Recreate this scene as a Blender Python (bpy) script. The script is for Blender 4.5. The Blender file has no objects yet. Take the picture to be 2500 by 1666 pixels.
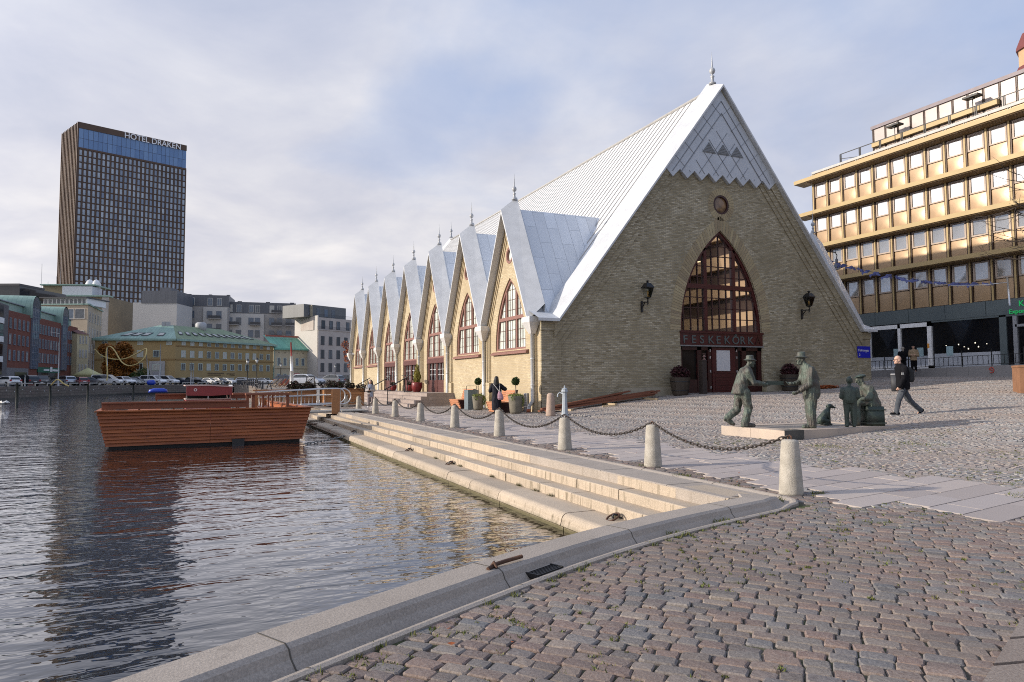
import bpy, bmesh, math, random
import numpy as np
from mathutils import Vector, Matrix
from mathutils.geometry import tessellate_polygon
R = math.radians
rnd = random.Random(11)
S = bpy.context.scene
COL = S.collection

# ---------------------------------------------------------------- camera data
F_PX, CX, CY = 1690.7, 1250.0, 833.0
YAW, PITCH, ROLL = R(23.985), R(3.287), R(-0.313)
CAM = Vector((-13.741, -27.693, 1.541))
_cy, _sy, _cp, _sp = math.cos(YAW), math.sin(YAW), math.cos(PITCH), math.sin(PITCH)
_f = Vector((_sy*_cp, _cy*_cp, _sp)); _r = Vector((_cy, -_sy, 0)); _u = _r.cross(_f)
CR = _r*math.cos(ROLL)+_u*math.sin(ROLL); CU = _u*math.cos(ROLL)-_r*math.sin(ROLL); CF = _f

def at(px, d, py=935.0):
    """point of the place seen in the photo at pixel px, py and d metres ahead"""
    return CAM + (CR*((px-CX)/F_PX) + CU*((CY-py)/F_PX) + CF)*d

def lerp(x, xs, ys):
    return float(np.interp(x, xs, ys))

# ---------------------------------------------------------------- terrain
SX = [-30, -6, -3, 0, 2.5, 5.3, 8, 13, 21, 30, 60, 400]
SZ = [0, 0, .04, .12, .27, .45, .62, .82, 1.3, 1.62, 2.2, 3.0]
BX = [0, 4, 7.7, 13, 17, 21, 30]
BZ = [.06, .2, .29, .08, .05, .2, .06]
def ground_z(x, y):
    s = np.interp(x, SX, SZ)
    w = np.clip(1+np.asarray(y, float)/12.0, 0, 1)
    s = s + np.interp(x, BX, BZ, left=.0, right=0.0)*w
    rise = np.interp(y, [25, 75], [0, 1.0])
    return s + rise*np.maximum(0, 1.0-s)
def gz(x, y):
    return float(ground_z(x, y))

# ---------------------------------------------------------------- mesh builder
class MB:
    def __init__(s):
        s.v = []; s.f = []; s.sm = []; s.mi = []
    def add(s, vs, fs, smooth=False, mi=0):
        o = len(s.v)
        s.v += [tuple(v) for v in vs]
        s.f += [tuple(i+o for i in f) for f in fs]
        s.sm += [smooth]*len(fs); s.mi += [mi]*len(fs)
        return s
    def box(s, x0, y0, z0, x1, y1, z1, M=None, mi=0):
        vs = [Vector(p) for p in ((x0,y0,z0),(x1,y0,z0),(x1,y1,z0),(x0,y1,z0),(x0,y0,z1),(x1,y0,z1),(x1,y1,z1),(x0,y1,z1))]
        if M is not None: vs = [M @ v for v in vs]
        return s.add(vs, [(0,3,2,1),(4,5,6,7),(0,1,5,4),(1,2,6,5),(2,3,7,6),(3,0,4,7)], mi=mi)
    def bar(s, a, b, w, h, up=(0,0,1), mi=0):
        """square bar from a to b, w wide, h high"""
        a = Vector(a); b = Vector(b); d = (b-a)
        if d.length < 1e-6: return s
        d.normalize(); up = Vector(up)
        if abs(d.dot(up)) > .98: up = Vector((1,0,0))
        r = d.cross(up).normalized(); u = r.cross(d)
        q = [r*(-w/2)+u*(-h/2), r*(w/2)+u*(-h/2), r*(w/2)+u*(h/2), r*(-w/2)+u*(h/2)]
        vs = [a+k for k in q]+[b+k for k in q]
        return s.add(vs, [(0,1,2,3),(7,6,5,4),(0,4,5,1),(1,5,6,2),(2,6,7,3),(3,7,4,0)], mi=mi)
    def prism(s, poly, axis, t0, t1, smooth=False, mi=0):
        def m(p, t):
            a, b = p
            return (t,a,b) if axis == 'x' else ((a,t,b) if axis == 'y' else (a,b,t))
        n = len(poly)
        vs = [m(p,t0) for p in poly]+[m(p,t1) for p in poly]
        s.add(vs, [tuple(range(n)), tuple(range(2*n-1,n-1,-1))], mi=mi)
        o = len(s.v)-2*n
        fs = [(i+o,(i+1)%n+o,(i+1)%n+n+o,i+n+o) for i in range(n)]
        s.f += fs; s.sm += [smooth]*n; s.mi += [mi]*n
        return s
    def tube(s, pts, r, n=8, cap=True, smooth=True, mi=0):
        pts = [Vector(p) for p in pts]; m = len(pts)
        rs = r if isinstance(r, (list, tuple)) else [r]*m
        vs = []; ref = None
        for i, p in enumerate(pts):
            d = (pts[min(i+1,m-1)]-pts[max(i-1,0)])
            d = d.normalized() if d.length > 1e-9 else Vector((0,0,1))
            if ref is None:
                ref = Vector((0,0,1)) if abs(d.z) < .9 else Vector((1,0,0))
            a = d.cross(ref)
            if a.length < 1e-4: a = d.cross(Vector((1,.3,.2)))
            a.normalize(); b = d.cross(a).normalized(); ref = a.cross(d)
            for k in range(n):
                t = 2*math.pi*k/n
                vs.append(p+(a*math.cos(t)+b*math.sin(t))*rs[i])
        fs = [(i*n+k, i*n+(k+1)%n, (i+1)*n+(k+1)%n, (i+1)*n+k) for i in range(m-1) for k in range(n)]
        s.add(vs, fs, smooth, mi)
        if cap:
            o = len(s.v)-len(vs)
            s.f += [tuple(o+k for k in range(n)), tuple(o+(m-1)*n+k for k in range(n-1,-1,-1))]
            s.sm += [False]*2; s.mi += [mi]*2
        return s
    def lathe(s, prof, c=(0,0,0), n=16, smooth=True, mi=0):
        vs = []; c = Vector(c)
        for r_, z in prof:
            for k in range(n):
                t = 2*math.pi*k/n
                vs.append((c.x+r_*math.cos(t), c.y+r_*math.sin(t), c.z+z))
        m = len(prof)
        fs = [(i*n+k, i*n+(k+1)%n, (i+1)*n+(k+1)%n, (i+1)*n+k) for i in range(m-1) for k in range(n)]
        s.add(vs, fs, smooth, mi)
        o = len(s.v)-len(vs)
        s.f += [tuple(o+k for k in range(n-1,-1,-1)), tuple(o+(m-1)*n+k for k in range(n))]
        s.sm += [False]*2; s.mi += [mi]*2
        return s
    def ell(s, c, r, n=14, m=9, M=None, mi=0):
        c = Vector(c); r = (r,r,r) if not isinstance(r,(tuple,list)) else r
        vs = []
        for i in range(m+1):
            p = math.pi*i/m
            for k in range(n):
                t = 2*math.pi*k/n
                v = Vector((r[0]*math.sin(p)*math.cos(t), r[1]*math.sin(p)*math.sin(t), r[2]*math.cos(p)))
                if M is not None: v = M @ v
                vs.append(c+v)
        fs = [(i*n+k, (i+1)*n+k, (i+1)*n+(k+1)%n, i*n+(k+1)%n) for i in range(m) for k in range(n)]
        return s.add(vs, fs, True, mi)
    def cap(s, a, b, ra, rb, n=12):
        """tapered capsule"""
        a = Vector(a); b = Vector(b); d = b-a; L = max(d.length, 1e-5); d = d/L
        pts = []; rs = []
        for k in range(5):
            t = math.pi/2*(1-k/4); pts.append(a-d*ra*math.sin(t)); rs.append(max(ra*math.cos(t), ra*.03))
        for k in range(5):
            t = math.pi/2*k/4; pts.append(b+d*rb*math.sin(t)); rs.append(max(rb*math.cos(t), rb*.03))
        return s.tube(pts, rs, n)
    def loft(s, rings, n=20, p=2.3):
        """rings of (cx, cy, cz, rx, ry), horizontal superellipses"""
        vs = []
        for cx, cy, cz, rx, ry in rings:
            for k in range(n):
                t = 2*math.pi*k/n; c_, s_ = math.cos(t), math.sin(t)
                vs.append((cx+rx*math.copysign(abs(c_)**(2/p), c_), cy+ry*math.copysign(abs(s_)**(2/p), s_), cz))
        m = len(rings)
        fs = [(i*n+k, i*n+(k+1)%n, (i+1)*n+(k+1)%n, (i+1)*n+k) for i in range(m-1) for k in range(n)]
        s.add(vs, fs, True)
        o = len(s.v)-len(vs)
        s.f += [tuple(o+k for k in range(n-1,-1,-1)), tuple(o+(m-1)*n+k for k in range(n))]
        s.sm += [False]*2; s.mi += [0]*2
        return s
    def mesh(s, name, uv=True):
        me = bpy.data.meshes.new(name)
        me.from_pydata(s.v, [], s.f)
        me.polygons.foreach_set('use_smooth', s.sm)
        me.polygons.foreach_set('material_index', s.mi)
        if uv: box_uv(me)
        me.update()
        return me
    def build(s, name, m, parent=None, loc=None, uv=True):
        me = s.mesh(name, uv)
        for k in (m if isinstance(m, (list, tuple)) else [m]): me.materials.append(k)
        return link(name, me, parent, loc)

def link(name, data, parent=None, loc=None):
    o = bpy.data.objects.new(name, data); COL.objects.link(o)
    if parent is not None: o.parent = parent
    if loc is not None: o.location = loc
    return o

def box_uv(me):
    """metre-scale UV from the face normal (u along the horizontal, v up the face)"""
    n = len(me.loops)
    if n == 0: return
    nv = len(me.vertices); co = np.empty(nv*3, 'f'); me.vertices.foreach_get('co', co); co = co.reshape(-1,3)
    li = np.empty(n, 'i'); me.loops.foreach_get('vertex_index', li)
    npol = len(me.polygons); no = np.empty(npol*3, 'f'); me.polygons.foreach_get('normal', no); no = no.reshape(-1,3)
    ls = np.empty(npol, 'i'); me.polygons.foreach_get('loop_start', ls)
    lt = np.empty(npol, 'i'); me.polygons.foreach_get('loop_total', lt)
    pid = np.repeat(np.arange(npol), lt)
    t = np.stack([-no[:,1], no[:,0], np.zeros(npol)], 1); l = np.linalg.norm(t, axis=1)
    t[l < .15] = (1,0,0); l[l < .15] = 1; t = t/l[:,None]
    # one fixed sense so that both sides of a wall share it
    sg = np.where((np.abs(t[:,0]) > .7) & (t[:,0] < 0) | (np.abs(t[:,0]) <= .7) & (t[:,1] < 0), -1, 1)
    t = t*sg[:,None]
    b = np.cross(no, t); b = b*np.where(b[:,2] < -1e-4, -1, 1)[:,None]
    P = co[li]; uv = np.stack([(P*t[pid]).sum(1), (P*b[pid]).sum(1)], 1).astype('f')
    lay = me.uv_layers.new(name='UVMap'); lay.data.foreach_set('uv', uv.ravel())

def np_mesh(name, verts, faces, m, smooth=False, parent=None, uv=False):
    """verts (N,3), faces (M,k) arrays"""
    me = bpy.data.meshes.new(name)
    verts = np.asarray(verts, 'f'); faces = np.asarray(faces, 'i'); M, k = faces.shape
    me.vertices.add(len(verts)); me.vertices.foreach_set('co', verts.ravel())
    me.loops.add(M*k); me.loops.foreach_set('vertex_index', faces.ravel())
    me.polygons.add(M); me.polygons.foreach_set('loop_start', np.arange(0, M*k, k, dtype='i'))
    me.polygons.foreach_set('loop_total', np.full(M, k, 'i'))
    me.polygons.foreach_set('use_smooth', np.full(M, smooth))
    me.update(calc_edges=True); me.validate()
    if uv: box_uv(me)
    me.materials.append(m)
    return link(name, me, parent)

def tag(o, label=None, cat=None, group=None, kind=None):
    if label: o['label'] = label
    if cat: o['category'] = cat
    if group: o['group'] = group
    if kind: o['kind'] = kind
    return o
def thing(name, label, cat, loc=(0,0,0), rz=0, group=None):
    o = link(name, None, None, loc); o.rotation_euler = (0,0,rz); o.empty_display_size = .2
    return tag(o, label, cat, group)
def copy_tree(o, parent=None):
    c = o.copy(); COL.objects.link(c)
    if parent is not None: c.parent = parent
    for ch in list(o.children): copy_tree(ch, c)
    return c
def dup(root, loc, rz=None, label=None, group=None):
    c = copy_tree(root); c.location = loc
    if rz is not None: c.rotation_euler = (0,0,rz)
    if label: c['label'] = label
    if group: c['group'] = group
    return c
def remesh(mb, voxel, iters=3):
    me = mb.mesh('tmp', uv=False); o = link('tmp', me)
    r_ = o.modifiers.new('r', 'REMESH'); r_.mode = 'VOXEL'; r_.voxel_size = voxel; r_.use_smooth_shade = True
    s_ = o.modifiers.new('s', 'SMOOTH'); s_.factor = .5; s_.iterations = iters
    dg = bpy.context.evaluated_depsgraph_get(); dg.update()
    out = bpy.data.meshes.new_from_object(o.evaluated_get(dg))
    bpy.data.objects.remove(o); bpy.data.meshes.remove(me)
    return out
def wrinkle(me, amp, seed=1):
    """cloth folds: move the surface in and out along its normals"""
    n = len(me.vertices); co = np.empty(n*3,'f'); me.vertices.foreach_get('co',co); co = co.reshape(-1,3)
    no = np.empty(n*3,'f'); me.vertices.foreach_get('normal',no); no = no.reshape(-1,3)
    g = np.random.default_rng(seed); f = np.zeros(n)
    for _ in range(9):
        k = g.normal(size=3)*np.array([38,38,17]); f += np.sin(co @ k+g.uniform(0,6.28))
    for _ in range(6):
        k = g.normal(size=3)*np.array([14,14,8]); f += 1.3*np.sin(co @ k+g.uniform(0,6.28))
    co = co+no*(f*amp/3.2)[:,None]; me.vertices.foreach_set('co', co.ravel().astype('f')); me.update()
WR = {'coat':.006,'jacket':.006,'jeans':.006,'trousers':.007,'scarf':.008,'hair':.006}
def blob(mb, name, m, voxel=.011, parent=None, loc=None, iters=2, wr=None):
    me = remesh(mb, voxel, iters)
    wr = WR.get(name, 0) if wr is None else wr
    if wr: wrinkle(me, wr, len(me.vertices)); 
    me.name = name; me.materials.clear(); me.materials.append(m)
    return link(name, me, parent, loc)
def text(name, body, size, m, parent, loc, rot, extrude=.01, align='LEFT', sx=1.0, bold=0.0):
    cu = bpy.data.curves.new('t', 'FONT'); cu.body = body; cu.size = size; cu.extrude = extrude
    cu.align_x = align; cu.offset = bold
    o = link('t', cu); dg = bpy.context.evaluated_depsgraph_get(); dg.update()
    me = bpy.data.meshes.new_from_object(o.evaluated_get(dg)); bpy.data.objects.remove(o)
    me.materials.clear(); me.materials.append(m); me.name = name
    t = link(name, me, parent, loc); t.rotation_euler = rot; t.scale = (sx, 1, 1)
    return t

# ---------------------------------------------------------------- materials
def nodes(name):
    m = bpy.data.materials.new(name); m.use_nodes = True
    nt = m.node_tree; b = nt.nodes['Principled BSDF']
    return m, nt, b
def N(nt, t, **kw):
    n = nt.nodes.new(t)
    for k, v in kw.items():
        if k in n.inputs: n.inputs[k].default_value = v
        else: setattr(n, k, v)
    return n
def rgba(c): return (c[0], c[1], c[2], 1.0)
def mixc(nt, fac, a, b, mode='MIX'):
    n = nt.nodes.new('ShaderNodeMix'); n.data_type = 'RGBA'; n.blend_type = mode
    for s, v in ((n.inputs[0], fac), (n.inputs[6], a), (n.inputs[7], b)):
        if hasattr(v, 'is_output'): nt.links.new(v, s)
        elif isinstance(v, (int, float)): s.default_value = v
        else: s.default_value = rgba(v)
    return n.outputs[2]
def ramp(nt, src, stops):
    n = nt.nodes.new('ShaderNodeValToRGB'); e = n.color_ramp.elements
    while len(e) < len(stops): e.new(.5)
    for k, (p, c) in enumerate(stops):
        e[k].position = p; e[k].color = rgba(c) if isinstance(c, (tuple, list)) else (c,c,c,1)
    nt.links.new(src, n.inputs[0]); return n.outputs[0]
def coords(nt, kind='Object', scale=None):
    t = nt.nodes.new('ShaderNodeTexCoord'); out = t.outputs[kind]
    if scale is not None:
        mp = nt.nodes.new('ShaderNodeMapping'); mp.inputs['Scale'].default_value = scale if isinstance(scale, (tuple,list)) else (scale,)*3
        nt.links.new(out, mp.inputs['Vector']); out = mp.outputs[0]
    return out
def noise(nt, vec, scale, detail=4, rough=.6, dist=0.0):
    n = N(nt, 'ShaderNodeTexNoise', Scale=scale, Detail=detail, Roughness=rough, Distortion=dist)
    nt.links.new(vec, n.inputs['Vector']); return n.outputs[0]
def bump(nt, b, h, strength, dist=.02):
    n = N(nt, 'ShaderNodeBump', Strength=strength, Distance=dist)
    nt.links.new(h, n.inputs['Height']); nt.links.new(n.outputs[0], b.inputs['Normal']); return n
MATS = {}
def mat(name, col, rough=.6, metal=0., var=.12, vs=3., bmp=0., bs=40., col2=None, lo=.35, hi=.65, coat=0., spec=None, stretch=None, bd=.02):
    """Principled with a large noise between two tones, a fine one for grain and bump"""
    m, nt, b = nodes(name)
    v = coords(nt, 'Object', stretch)
    c1 = col2 if col2 else tuple(x*(1-var) for x in col)
    c2 = col if col2 else tuple(min(1, x*(1+var)) for x in col)
    f = ramp(nt, noise(nt, v, vs, 5, .65), [(lo, 0.), (hi, 1.)])
    c = mixc(nt, f, c1, c2)
    g = noise(nt, v, bs, 3, .7)
    c = mixc(nt, var*1.5, c, mixc(nt, g, tuple(x*.55 for x in col), tuple(min(1,x*1.3) for x in col)))
    nt.links.new(c, b.inputs['Base Color'])
    b.inputs['Roughness'].default_value = rough; b.inputs['Metallic'].default_value = metal
    b.inputs['Coat Weight'].default_value = coat
    if spec is not None: b.inputs['Specular IOR Level'].default_value = spec
    if bmp: bump(nt, b, g, bmp, bd)
    MATS[name] = m; return m
def mat_island(name, cols, rough=.7, grain=.25, gs=60., bmp=.3, dark=None, bd=.01, spec=.3):
    """every loose piece gets its own tone"""
    m, nt, b = nodes(name)
    g = nt.nodes.new('ShaderNodeNewGeometry')
    c = ramp(nt, g.outputs['Random Per Island'], [(i/max(1,len(cols)-1), k) for i, k in enumerate(cols)])
    v = coords(nt, 'Object')
    n = noise(nt, v, gs, 4, .7)
    n2 = noise(nt, v, .35, 4, .6)
    c = mixc(nt, grain, c, mixc(nt, ramp(nt, n, [(.3,0.),(.7,1.)]), (.03,.03,.03), (.6,.57,.52)))
    c = mixc(nt, ramp(nt, n2, [(.42,.0),(.62,.45)]), c, dark if dark else tuple(sum(k[i] for k in cols)/len(cols)*1.0 for i in range(3)))
    nt.links.new(c, b.inputs['Base Color']); b.inputs['Roughness'].default_value = rough
    b.inputs['Specular IOR Level'].default_value = spec
    if bmp: bump(nt, b, n, bmp, bd)
    MATS[name] = m; return m
def mat_brick(name, cols, mortar, bw=.25, bh=.075, ms=.011, stain=(.2,.17,.12), st=.5, rough=.85, bmp=.35, sc=.22, bias=0.):
    m, nt, b = nodes(name)
    t = nt.nodes.new('ShaderNodeTexCoord'); uv = t.outputs['UV']
    br = N(nt, 'ShaderNodeTexBrick', Scale=1.0); br.offset = .5
    br.inputs['Brick Width'].default_value = bw; br.inputs['Row Height'].default_value = bh
    br.inputs['Mortar Size'].default_value = ms; br.inputs['Mortar Smooth'].default_value = .3; br.inputs['Bias'].default_value = bias
    br.inputs['Color1'].default_value = (0,0,0,1); br.inputs['Color2'].default_value = (1,1,1,1); br.inputs['Mortar'].default_value = (.5,.5,.5,1)
    nt.links.new(uv, br.inputs['Vector'])
    o = coords(nt, 'Object')
    r_ = N(nt, 'ShaderNodeSeparateColor'); nt.links.new(br.outputs['Color'], r_.inputs[0])
    c = ramp(nt, r_.outputs[0], [(i/max(1,len(cols)-1), k) for i, k in enumerate(cols)])
    patch = ramp(nt, noise(nt, o, sc*3.2, 5, .65), [(.38,0.),(.7,1.)])
    c = mixc(nt, patch, c, tuple(x*.82 for x in cols[-1]))
    c = mixc(nt, br.outputs['Fac'], c, mortar)
    big = ramp(nt, noise(nt, o, sc, 6, .68, .3), [(.45,0.),(.72,st)])
    c = mixc(nt, big, c, stain)
    fine = noise(nt, o, 18, 3, .7)
    c = mixc(nt, .25, c, mixc(nt, fine, tuple(x*.4 for x in cols[0]), tuple(min(1,x*1.25) for x in cols[-1])))
    nt.links.new(c, b.inputs['Base Color']); b.inputs['Roughness'].default_value = rough
    b.inputs['Specular IOR Level'].default_value = .25
    bump(nt, b, mixc(nt, .6, fine, mixc(nt, br.outputs['Fac'], (1,1,1), (0,0,0))), bmp, .012)
    MATS[name] = m; return m
def mat_panel(name, col, bw, bh, line=.012, lc=(.25,.26,.28), rough=.4, metal=0., var=.08, off=.5, sc=.5):
    """sheet metal laid in panels, thin dark laps"""
    m, nt, b = nodes(name)
    t = nt.nodes.new('ShaderNodeTexCoord')
    br = N(nt, 'ShaderNodeTexBrick', Scale=1.0); br.offset = off
    mp = nt.nodes.new('ShaderNodeMapping'); mp.inputs['Rotation'].default_value = (0,0,R(90))
    nt.links.new(t.outputs['UV'], mp.inputs[0]); nt.links.new(mp.outputs[0], br.inputs['Vector'])
    br.inputs['Brick Width'].default_value = bh; br.inputs['Row Height'].default_value = bw
    br.inputs['Mortar Size'].default_value = line; br.inputs['Mortar Smooth'].default_value = .2
    br.inputs['Color1'].default_value = rgba([x*(1-var) for x in col]); br.inputs['Color2'].default_value = rgba([min(1,x*(1+var)) for x in col])
    br.inputs['Mortar'].default_value = rgba(lc)
    v = coords(nt, 'Object'); n = noise(nt, v, sc, 6, .7)
    c = mixc(nt, ramp(nt, n, [(.4,0.),(.75,.35)]), br.outputs['Color'], tuple(x*.7 for x in col))
    nt.links.new(c, b.inputs['Base Color']); b.inputs['Roughness'].default_value = rough; b.inputs['Metallic'].default_value = metal
    bump(nt, b, mixc(nt, br.outputs['Fac'], n, (1,1,1)), .25, .02)
    MATS[name] = m; return m
def mat_wood(name, c1, c2, rough=.6, grain=(1.5,30,30), knot=.4):
    m, nt, b = nodes(name)
    v = coords(nt, 'Object', grain)
    n = noise(nt, v, 1.0, 6, .65, .6)
    c = mixc(nt, ramp(nt, n, [(.3,0.),(.7,1.)]), c1, c2)
    v2 = coords(nt, 'Object', (3,3,9)); k = noise(nt, v2, 1.6, 3, .5)
    c = mixc(nt, ramp(nt, k, [(.6,0.),(.75,knot)]), c, tuple(x*.35 for x in c1))
    g = nt.nodes.new('ShaderNodeNewGeometry')
    c = mixc(nt, mixc(nt, g.outputs['Random Per Island'], (0,0,0), (.45,.45,.45)), c, tuple(x*.6 for x in c1))
    nt.links.new(c, b.inputs['Base Color']); b.inputs['Roughness'].default_value = rough
    bump(nt, b, n, .25, .006); MATS[name] = m; return m
def mat_glass(name, col, rough=.05, spec=.6, metal=0., var=.3, vs=.8, wav=0.05):
    m, nt, b = nodes(name)
    v = coords(nt, 'Object'); n = noise(nt, v, vs, 3, .5)
    c = mixc(nt, ramp(nt, n, [(.35,0.),(.65,1.)]), tuple(x*(1-var) for x in col), tuple(min(1,x*(1+var)) for x in col))
    nt.links.new(c, b.inputs['Base Color']); b.inputs['Roughness'].default_value = rough
    b.inputs['Specular IOR Level'].default_value = spec; b.inputs['Metallic'].default_value = metal
    if wav: bump(nt, b, noise(nt, v, .6, 2, .5), wav, .3)
    MATS[name] = m; return m
def mat_emit(name, col, s):
    m, nt, b = nodes(name); b.inputs['Base Color'].default_value = rgba(col)
    b.inputs['Emission Color'].default_value = rgba(col); b.inputs['Emission Strength'].default_value = s
    MATS[name] = m; return m
def mat_leaf(name, cols, rough=.6):
    m, nt, b = nodes(name)
    g = nt.nodes.new('ShaderNodeNewGeometry')
    c = ramp(nt, g.outputs['Random Per Island'], [(i/max(1,len(cols)-1), k) for i, k in enumerate(cols)])
    nt.links.new(c, b.inputs['Base Color']); b.inputs['Roughness'].default_value = rough
    b.inputs['Specular IOR Level'].default_value = .25
    MATS[name] = m; return m

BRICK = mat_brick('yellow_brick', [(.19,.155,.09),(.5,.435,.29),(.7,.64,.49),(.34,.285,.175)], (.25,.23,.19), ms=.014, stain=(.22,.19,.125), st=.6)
BRICKL = mat_brick('yellow_brick_sunlit', [(.4,.315,.19),(.58,.475,.3),(.68,.585,.4),(.5,.4,.25)], (.42,.36,.27), ms=.013, stain=(.42,.335,.2), st=.45)  # copy of the yellow brick with the canal side's sunlight put into its tones
METAL = mat('roof_paint', (.68,.69,.7), .45, 0, .09, 1.2, .1, 25)
METALC = mat('coping_dimmed', (.56,.575,.59), .5, 0, .1, 1.4, .1, 25)  # roof paint darkened to put the tilted copings' weaker sunlight into the colour
SEAM = mat('seam_paint', (.72,.70,.66), .45, 0, .05, 1.5, .05, 25)
SHEET = mat_panel('roof_sheet', (.66,.7,.75), .62, 1.9, .01, (.3,.32,.35), .38)
TILEM = mat('gable_sheet', (.5,.53,.57), .45, 0, .08, 1.1, .08, 20)
SEAMD = mat('dark_seam', (.2,.21,.23), .5)
PIPE = mat('pipe_zinc', (.6,.61,.61), .4, .2, .08, 3)
HOPPER = mat('hopper_zinc', (.64,.63,.61), .5, .1, .12, 3)
MAUVE = mat('mauve_paint', (.24,.115,.09), .55, 0, .1, 5)
DKRED = mat('dark_red_paint', (.055,.006,.007), .35, 0, .2, 3)
DKRED2 = mat('deep_red_paint', (.03,.004,.004), .35, 0, .2, 3)
MUNT = mat('muntin_paint', (.16,.1,.08), .5)
BLIND = mat_glass('blind_glass', (.62,.66,.6), .12, .5, 0, .25, .9)
DGLASS = mat_glass('dark_glass', (.014,.013,.012), .03, .5, 0, .5, .7)
LETTER = mat('letter_zinc', (.1,.125,.125), .4, .3)
BLACKIRON = mat('black_iron', (.012,.012,.013), .45, 0, .2, 6)
def mat_granite(name, light, dark, streak=.5, wet=None):
    m, nt, b = nodes(name); v = coords(nt, 'Object')
    c = mixc(nt, ramp(nt, noise(nt, v, 1.1, 5, .65), [(.35,0.),(.65,1.)]), dark, light)
    g = nt.nodes.new('ShaderNodeNewGeometry')
    c = mixc(nt, .35, c, mixc(nt, g.outputs['Random Per Island'], tuple(x*.72 for x in dark), tuple(min(1,x*1.25) for x in light)))
    n = noise(nt, v, 70, 3, .75); c = mixc(nt, .3, c, mixc(nt, ramp(nt, n, [(.35,0.),(.65,1.)]), tuple(x*.35 for x in dark), tuple(min(1,x*1.35) for x in light)))
    st = ramp(nt, noise(nt, coords(nt, 'Object', (5,5,.5)), 2.2, 5, .7), [(.52,0.),(.68,streak)])
    sg = N(nt, 'ShaderNodeSeparateXYZ'); nt.links.new(g.outputs['Normal'], sg.inputs[0])
    vert = N(nt, 'ShaderNodeMapRange'); vert.inputs[1].default_value = .7; vert.inputs[2].default_value = .2; nt.links.new(sg.outputs[2], vert.inputs[0])
    mu = N(nt, 'ShaderNodeMath', operation='MULTIPLY'); nt.links.new(st, mu.inputs[0]); nt.links.new(vert.outputs[0], mu.inputs[1])
    c = mixc(nt, mu.outputs[0], c, (.13,.105,.065))
    sp = ramp(nt, noise(nt, v, 3.2, 6, .75), [(.62,0.),(.75,.5)]); c = mixc(nt, sp, c, tuple(x*.5 for x in dark))
    if wet is not None:
        sz = N(nt, 'ShaderNodeSeparateXYZ'); nt.links.new(v, sz.inputs[0]); wn = N(nt, 'ShaderNodeMath', operation='MULTIPLY_ADD'); nt.links.new(noise(nt, v, 4, 4, .7), wn.inputs[0]); wn.inputs[1].default_value = .12; nt.links.new(sz.outputs[2], wn.inputs[2])
        wm = N(nt, 'ShaderNodeMapRange'); wm.inputs[1].default_value = wet+.1; wm.inputs[2].default_value = wet+.0; nt.links.new(wn.outputs[0], wm.inputs[0])
        c = mixc(nt, wm.outputs[0], c, (.12,.105,.055))
    nt.links.new(c, b.inputs['Base Color']); b.inputs['Roughness'].default_value = .75; b.inputs['Specular IOR Level'].default_value = .3
    bump(nt, b, n, .35, .01); MATS[name] = m; return m
STONE = mat_granite('granite_step', (.5,.41,.31), (.35,.29,.22), .8, -.56)
STONEP = mat_granite('granite_coping', (.41,.355,.3), (.29,.25,.21), .3)
BOLL = mat('granite_bollard', (.5,.46,.39), .85, 0, .2, 6, .8, 70, (.3,.27,.22), bd=.012)
SLAB = mat_island('slab_stone', [(.33,.285,.265),(.42,.36,.33),(.48,.41,.36),(.37,.33,.32)], .75, .15, 90, .15)
COB = mat_island('cobble_stone', [(.085,.078,.075),(.175,.1,.08),(.225,.145,.112),(.12,.122,.13),(.26,.205,.165),(.15,.09,.072),(.2,.165,.135),(.085,.09,.1)], .72, .28, 55, .5, (.17,.125,.1))
COBP = mat_island('plaza_stone', [(.14,.135,.13),(.27,.26,.25),(.28,.21,.18),(.2,.195,.2),(.34,.32,.3),(.22,.17,.15),(.34,.34,.34)], .75, .25, 40, .3, (.27,.215,.18))
JOINT = mat('joint_sand', (.11,.095,.07), .95, 0, .3, 2.2, .5, 60, (.05,.06,.02), .4, .62)
BRONZE = mat('bronze_patina', (.075,.066,.055), .55, .2, .35, 3.2, .7, 28, (.12,.185,.145), .4, .58)
BRONZED = mat('bronze_dark', (.04,.038,.034), .48, .3, .3, 4, .5, 30, (.06,.095,.075), .5, .7)
RUST = mat('rusty_iron', (.1,.05,.03), .7, .3, .35, 12, .3, 80)
WOODR = mat_wood('red_stained_wood', (.24,.055,.011), (.5,.15,.035), .5, (1.2,18,18), .6)
WOODD = mat_wood('deck_wood', (.2,.06,.025), (.3,.1,.04), .5)
WOODB = mat_wood('bench_wood', (.5,.2,.09), (.6,.27,.14), .5, (30,1.5,30))
WOODP = mat_wood('planter_wood', (.32,.14,.05), (.42,.2,.08), .55)
WOODT = mat_wood('dark_timber', (.17,.06,.03), (.28,.1,.05), .6)
REDP = mat('red_cabin_paint', (.24,.035,.035), .5, 0, .08, 2)
GALV = mat('galvanised_steel', (.55,.56,.57), .35, .6, .08, 8)
WHITE = mat('white_paint', (.75,.75,.74), .5, 0, .05, 2)
TYRE = mat('tyre_rubber', (.012,.012,.012), .8)
RIM = mat('rim_alloy', (.45,.46,.47), .3, .8)
CGLASS = mat_glass('car_glass', (.02,.025,.03), .04, .6, 0, .3, 2, 0)
SKIN = mat('skin', (.6,.37,.27), .5, 0, .08, 10)
BLACKC = mat('black_cloth', (.008,.008,.01), .9, 0, .3, 12, .4, 60, spec=.15)
NAVYC = mat('navy_padded_cloth', (.008,.008,.015), .7, 0, .3, 10, .5, 30, spec=.25)
JEANS = mat('jeans_cloth', (.06,.068,.08), .85, 0, .3, 8, .3, 90)
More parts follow.
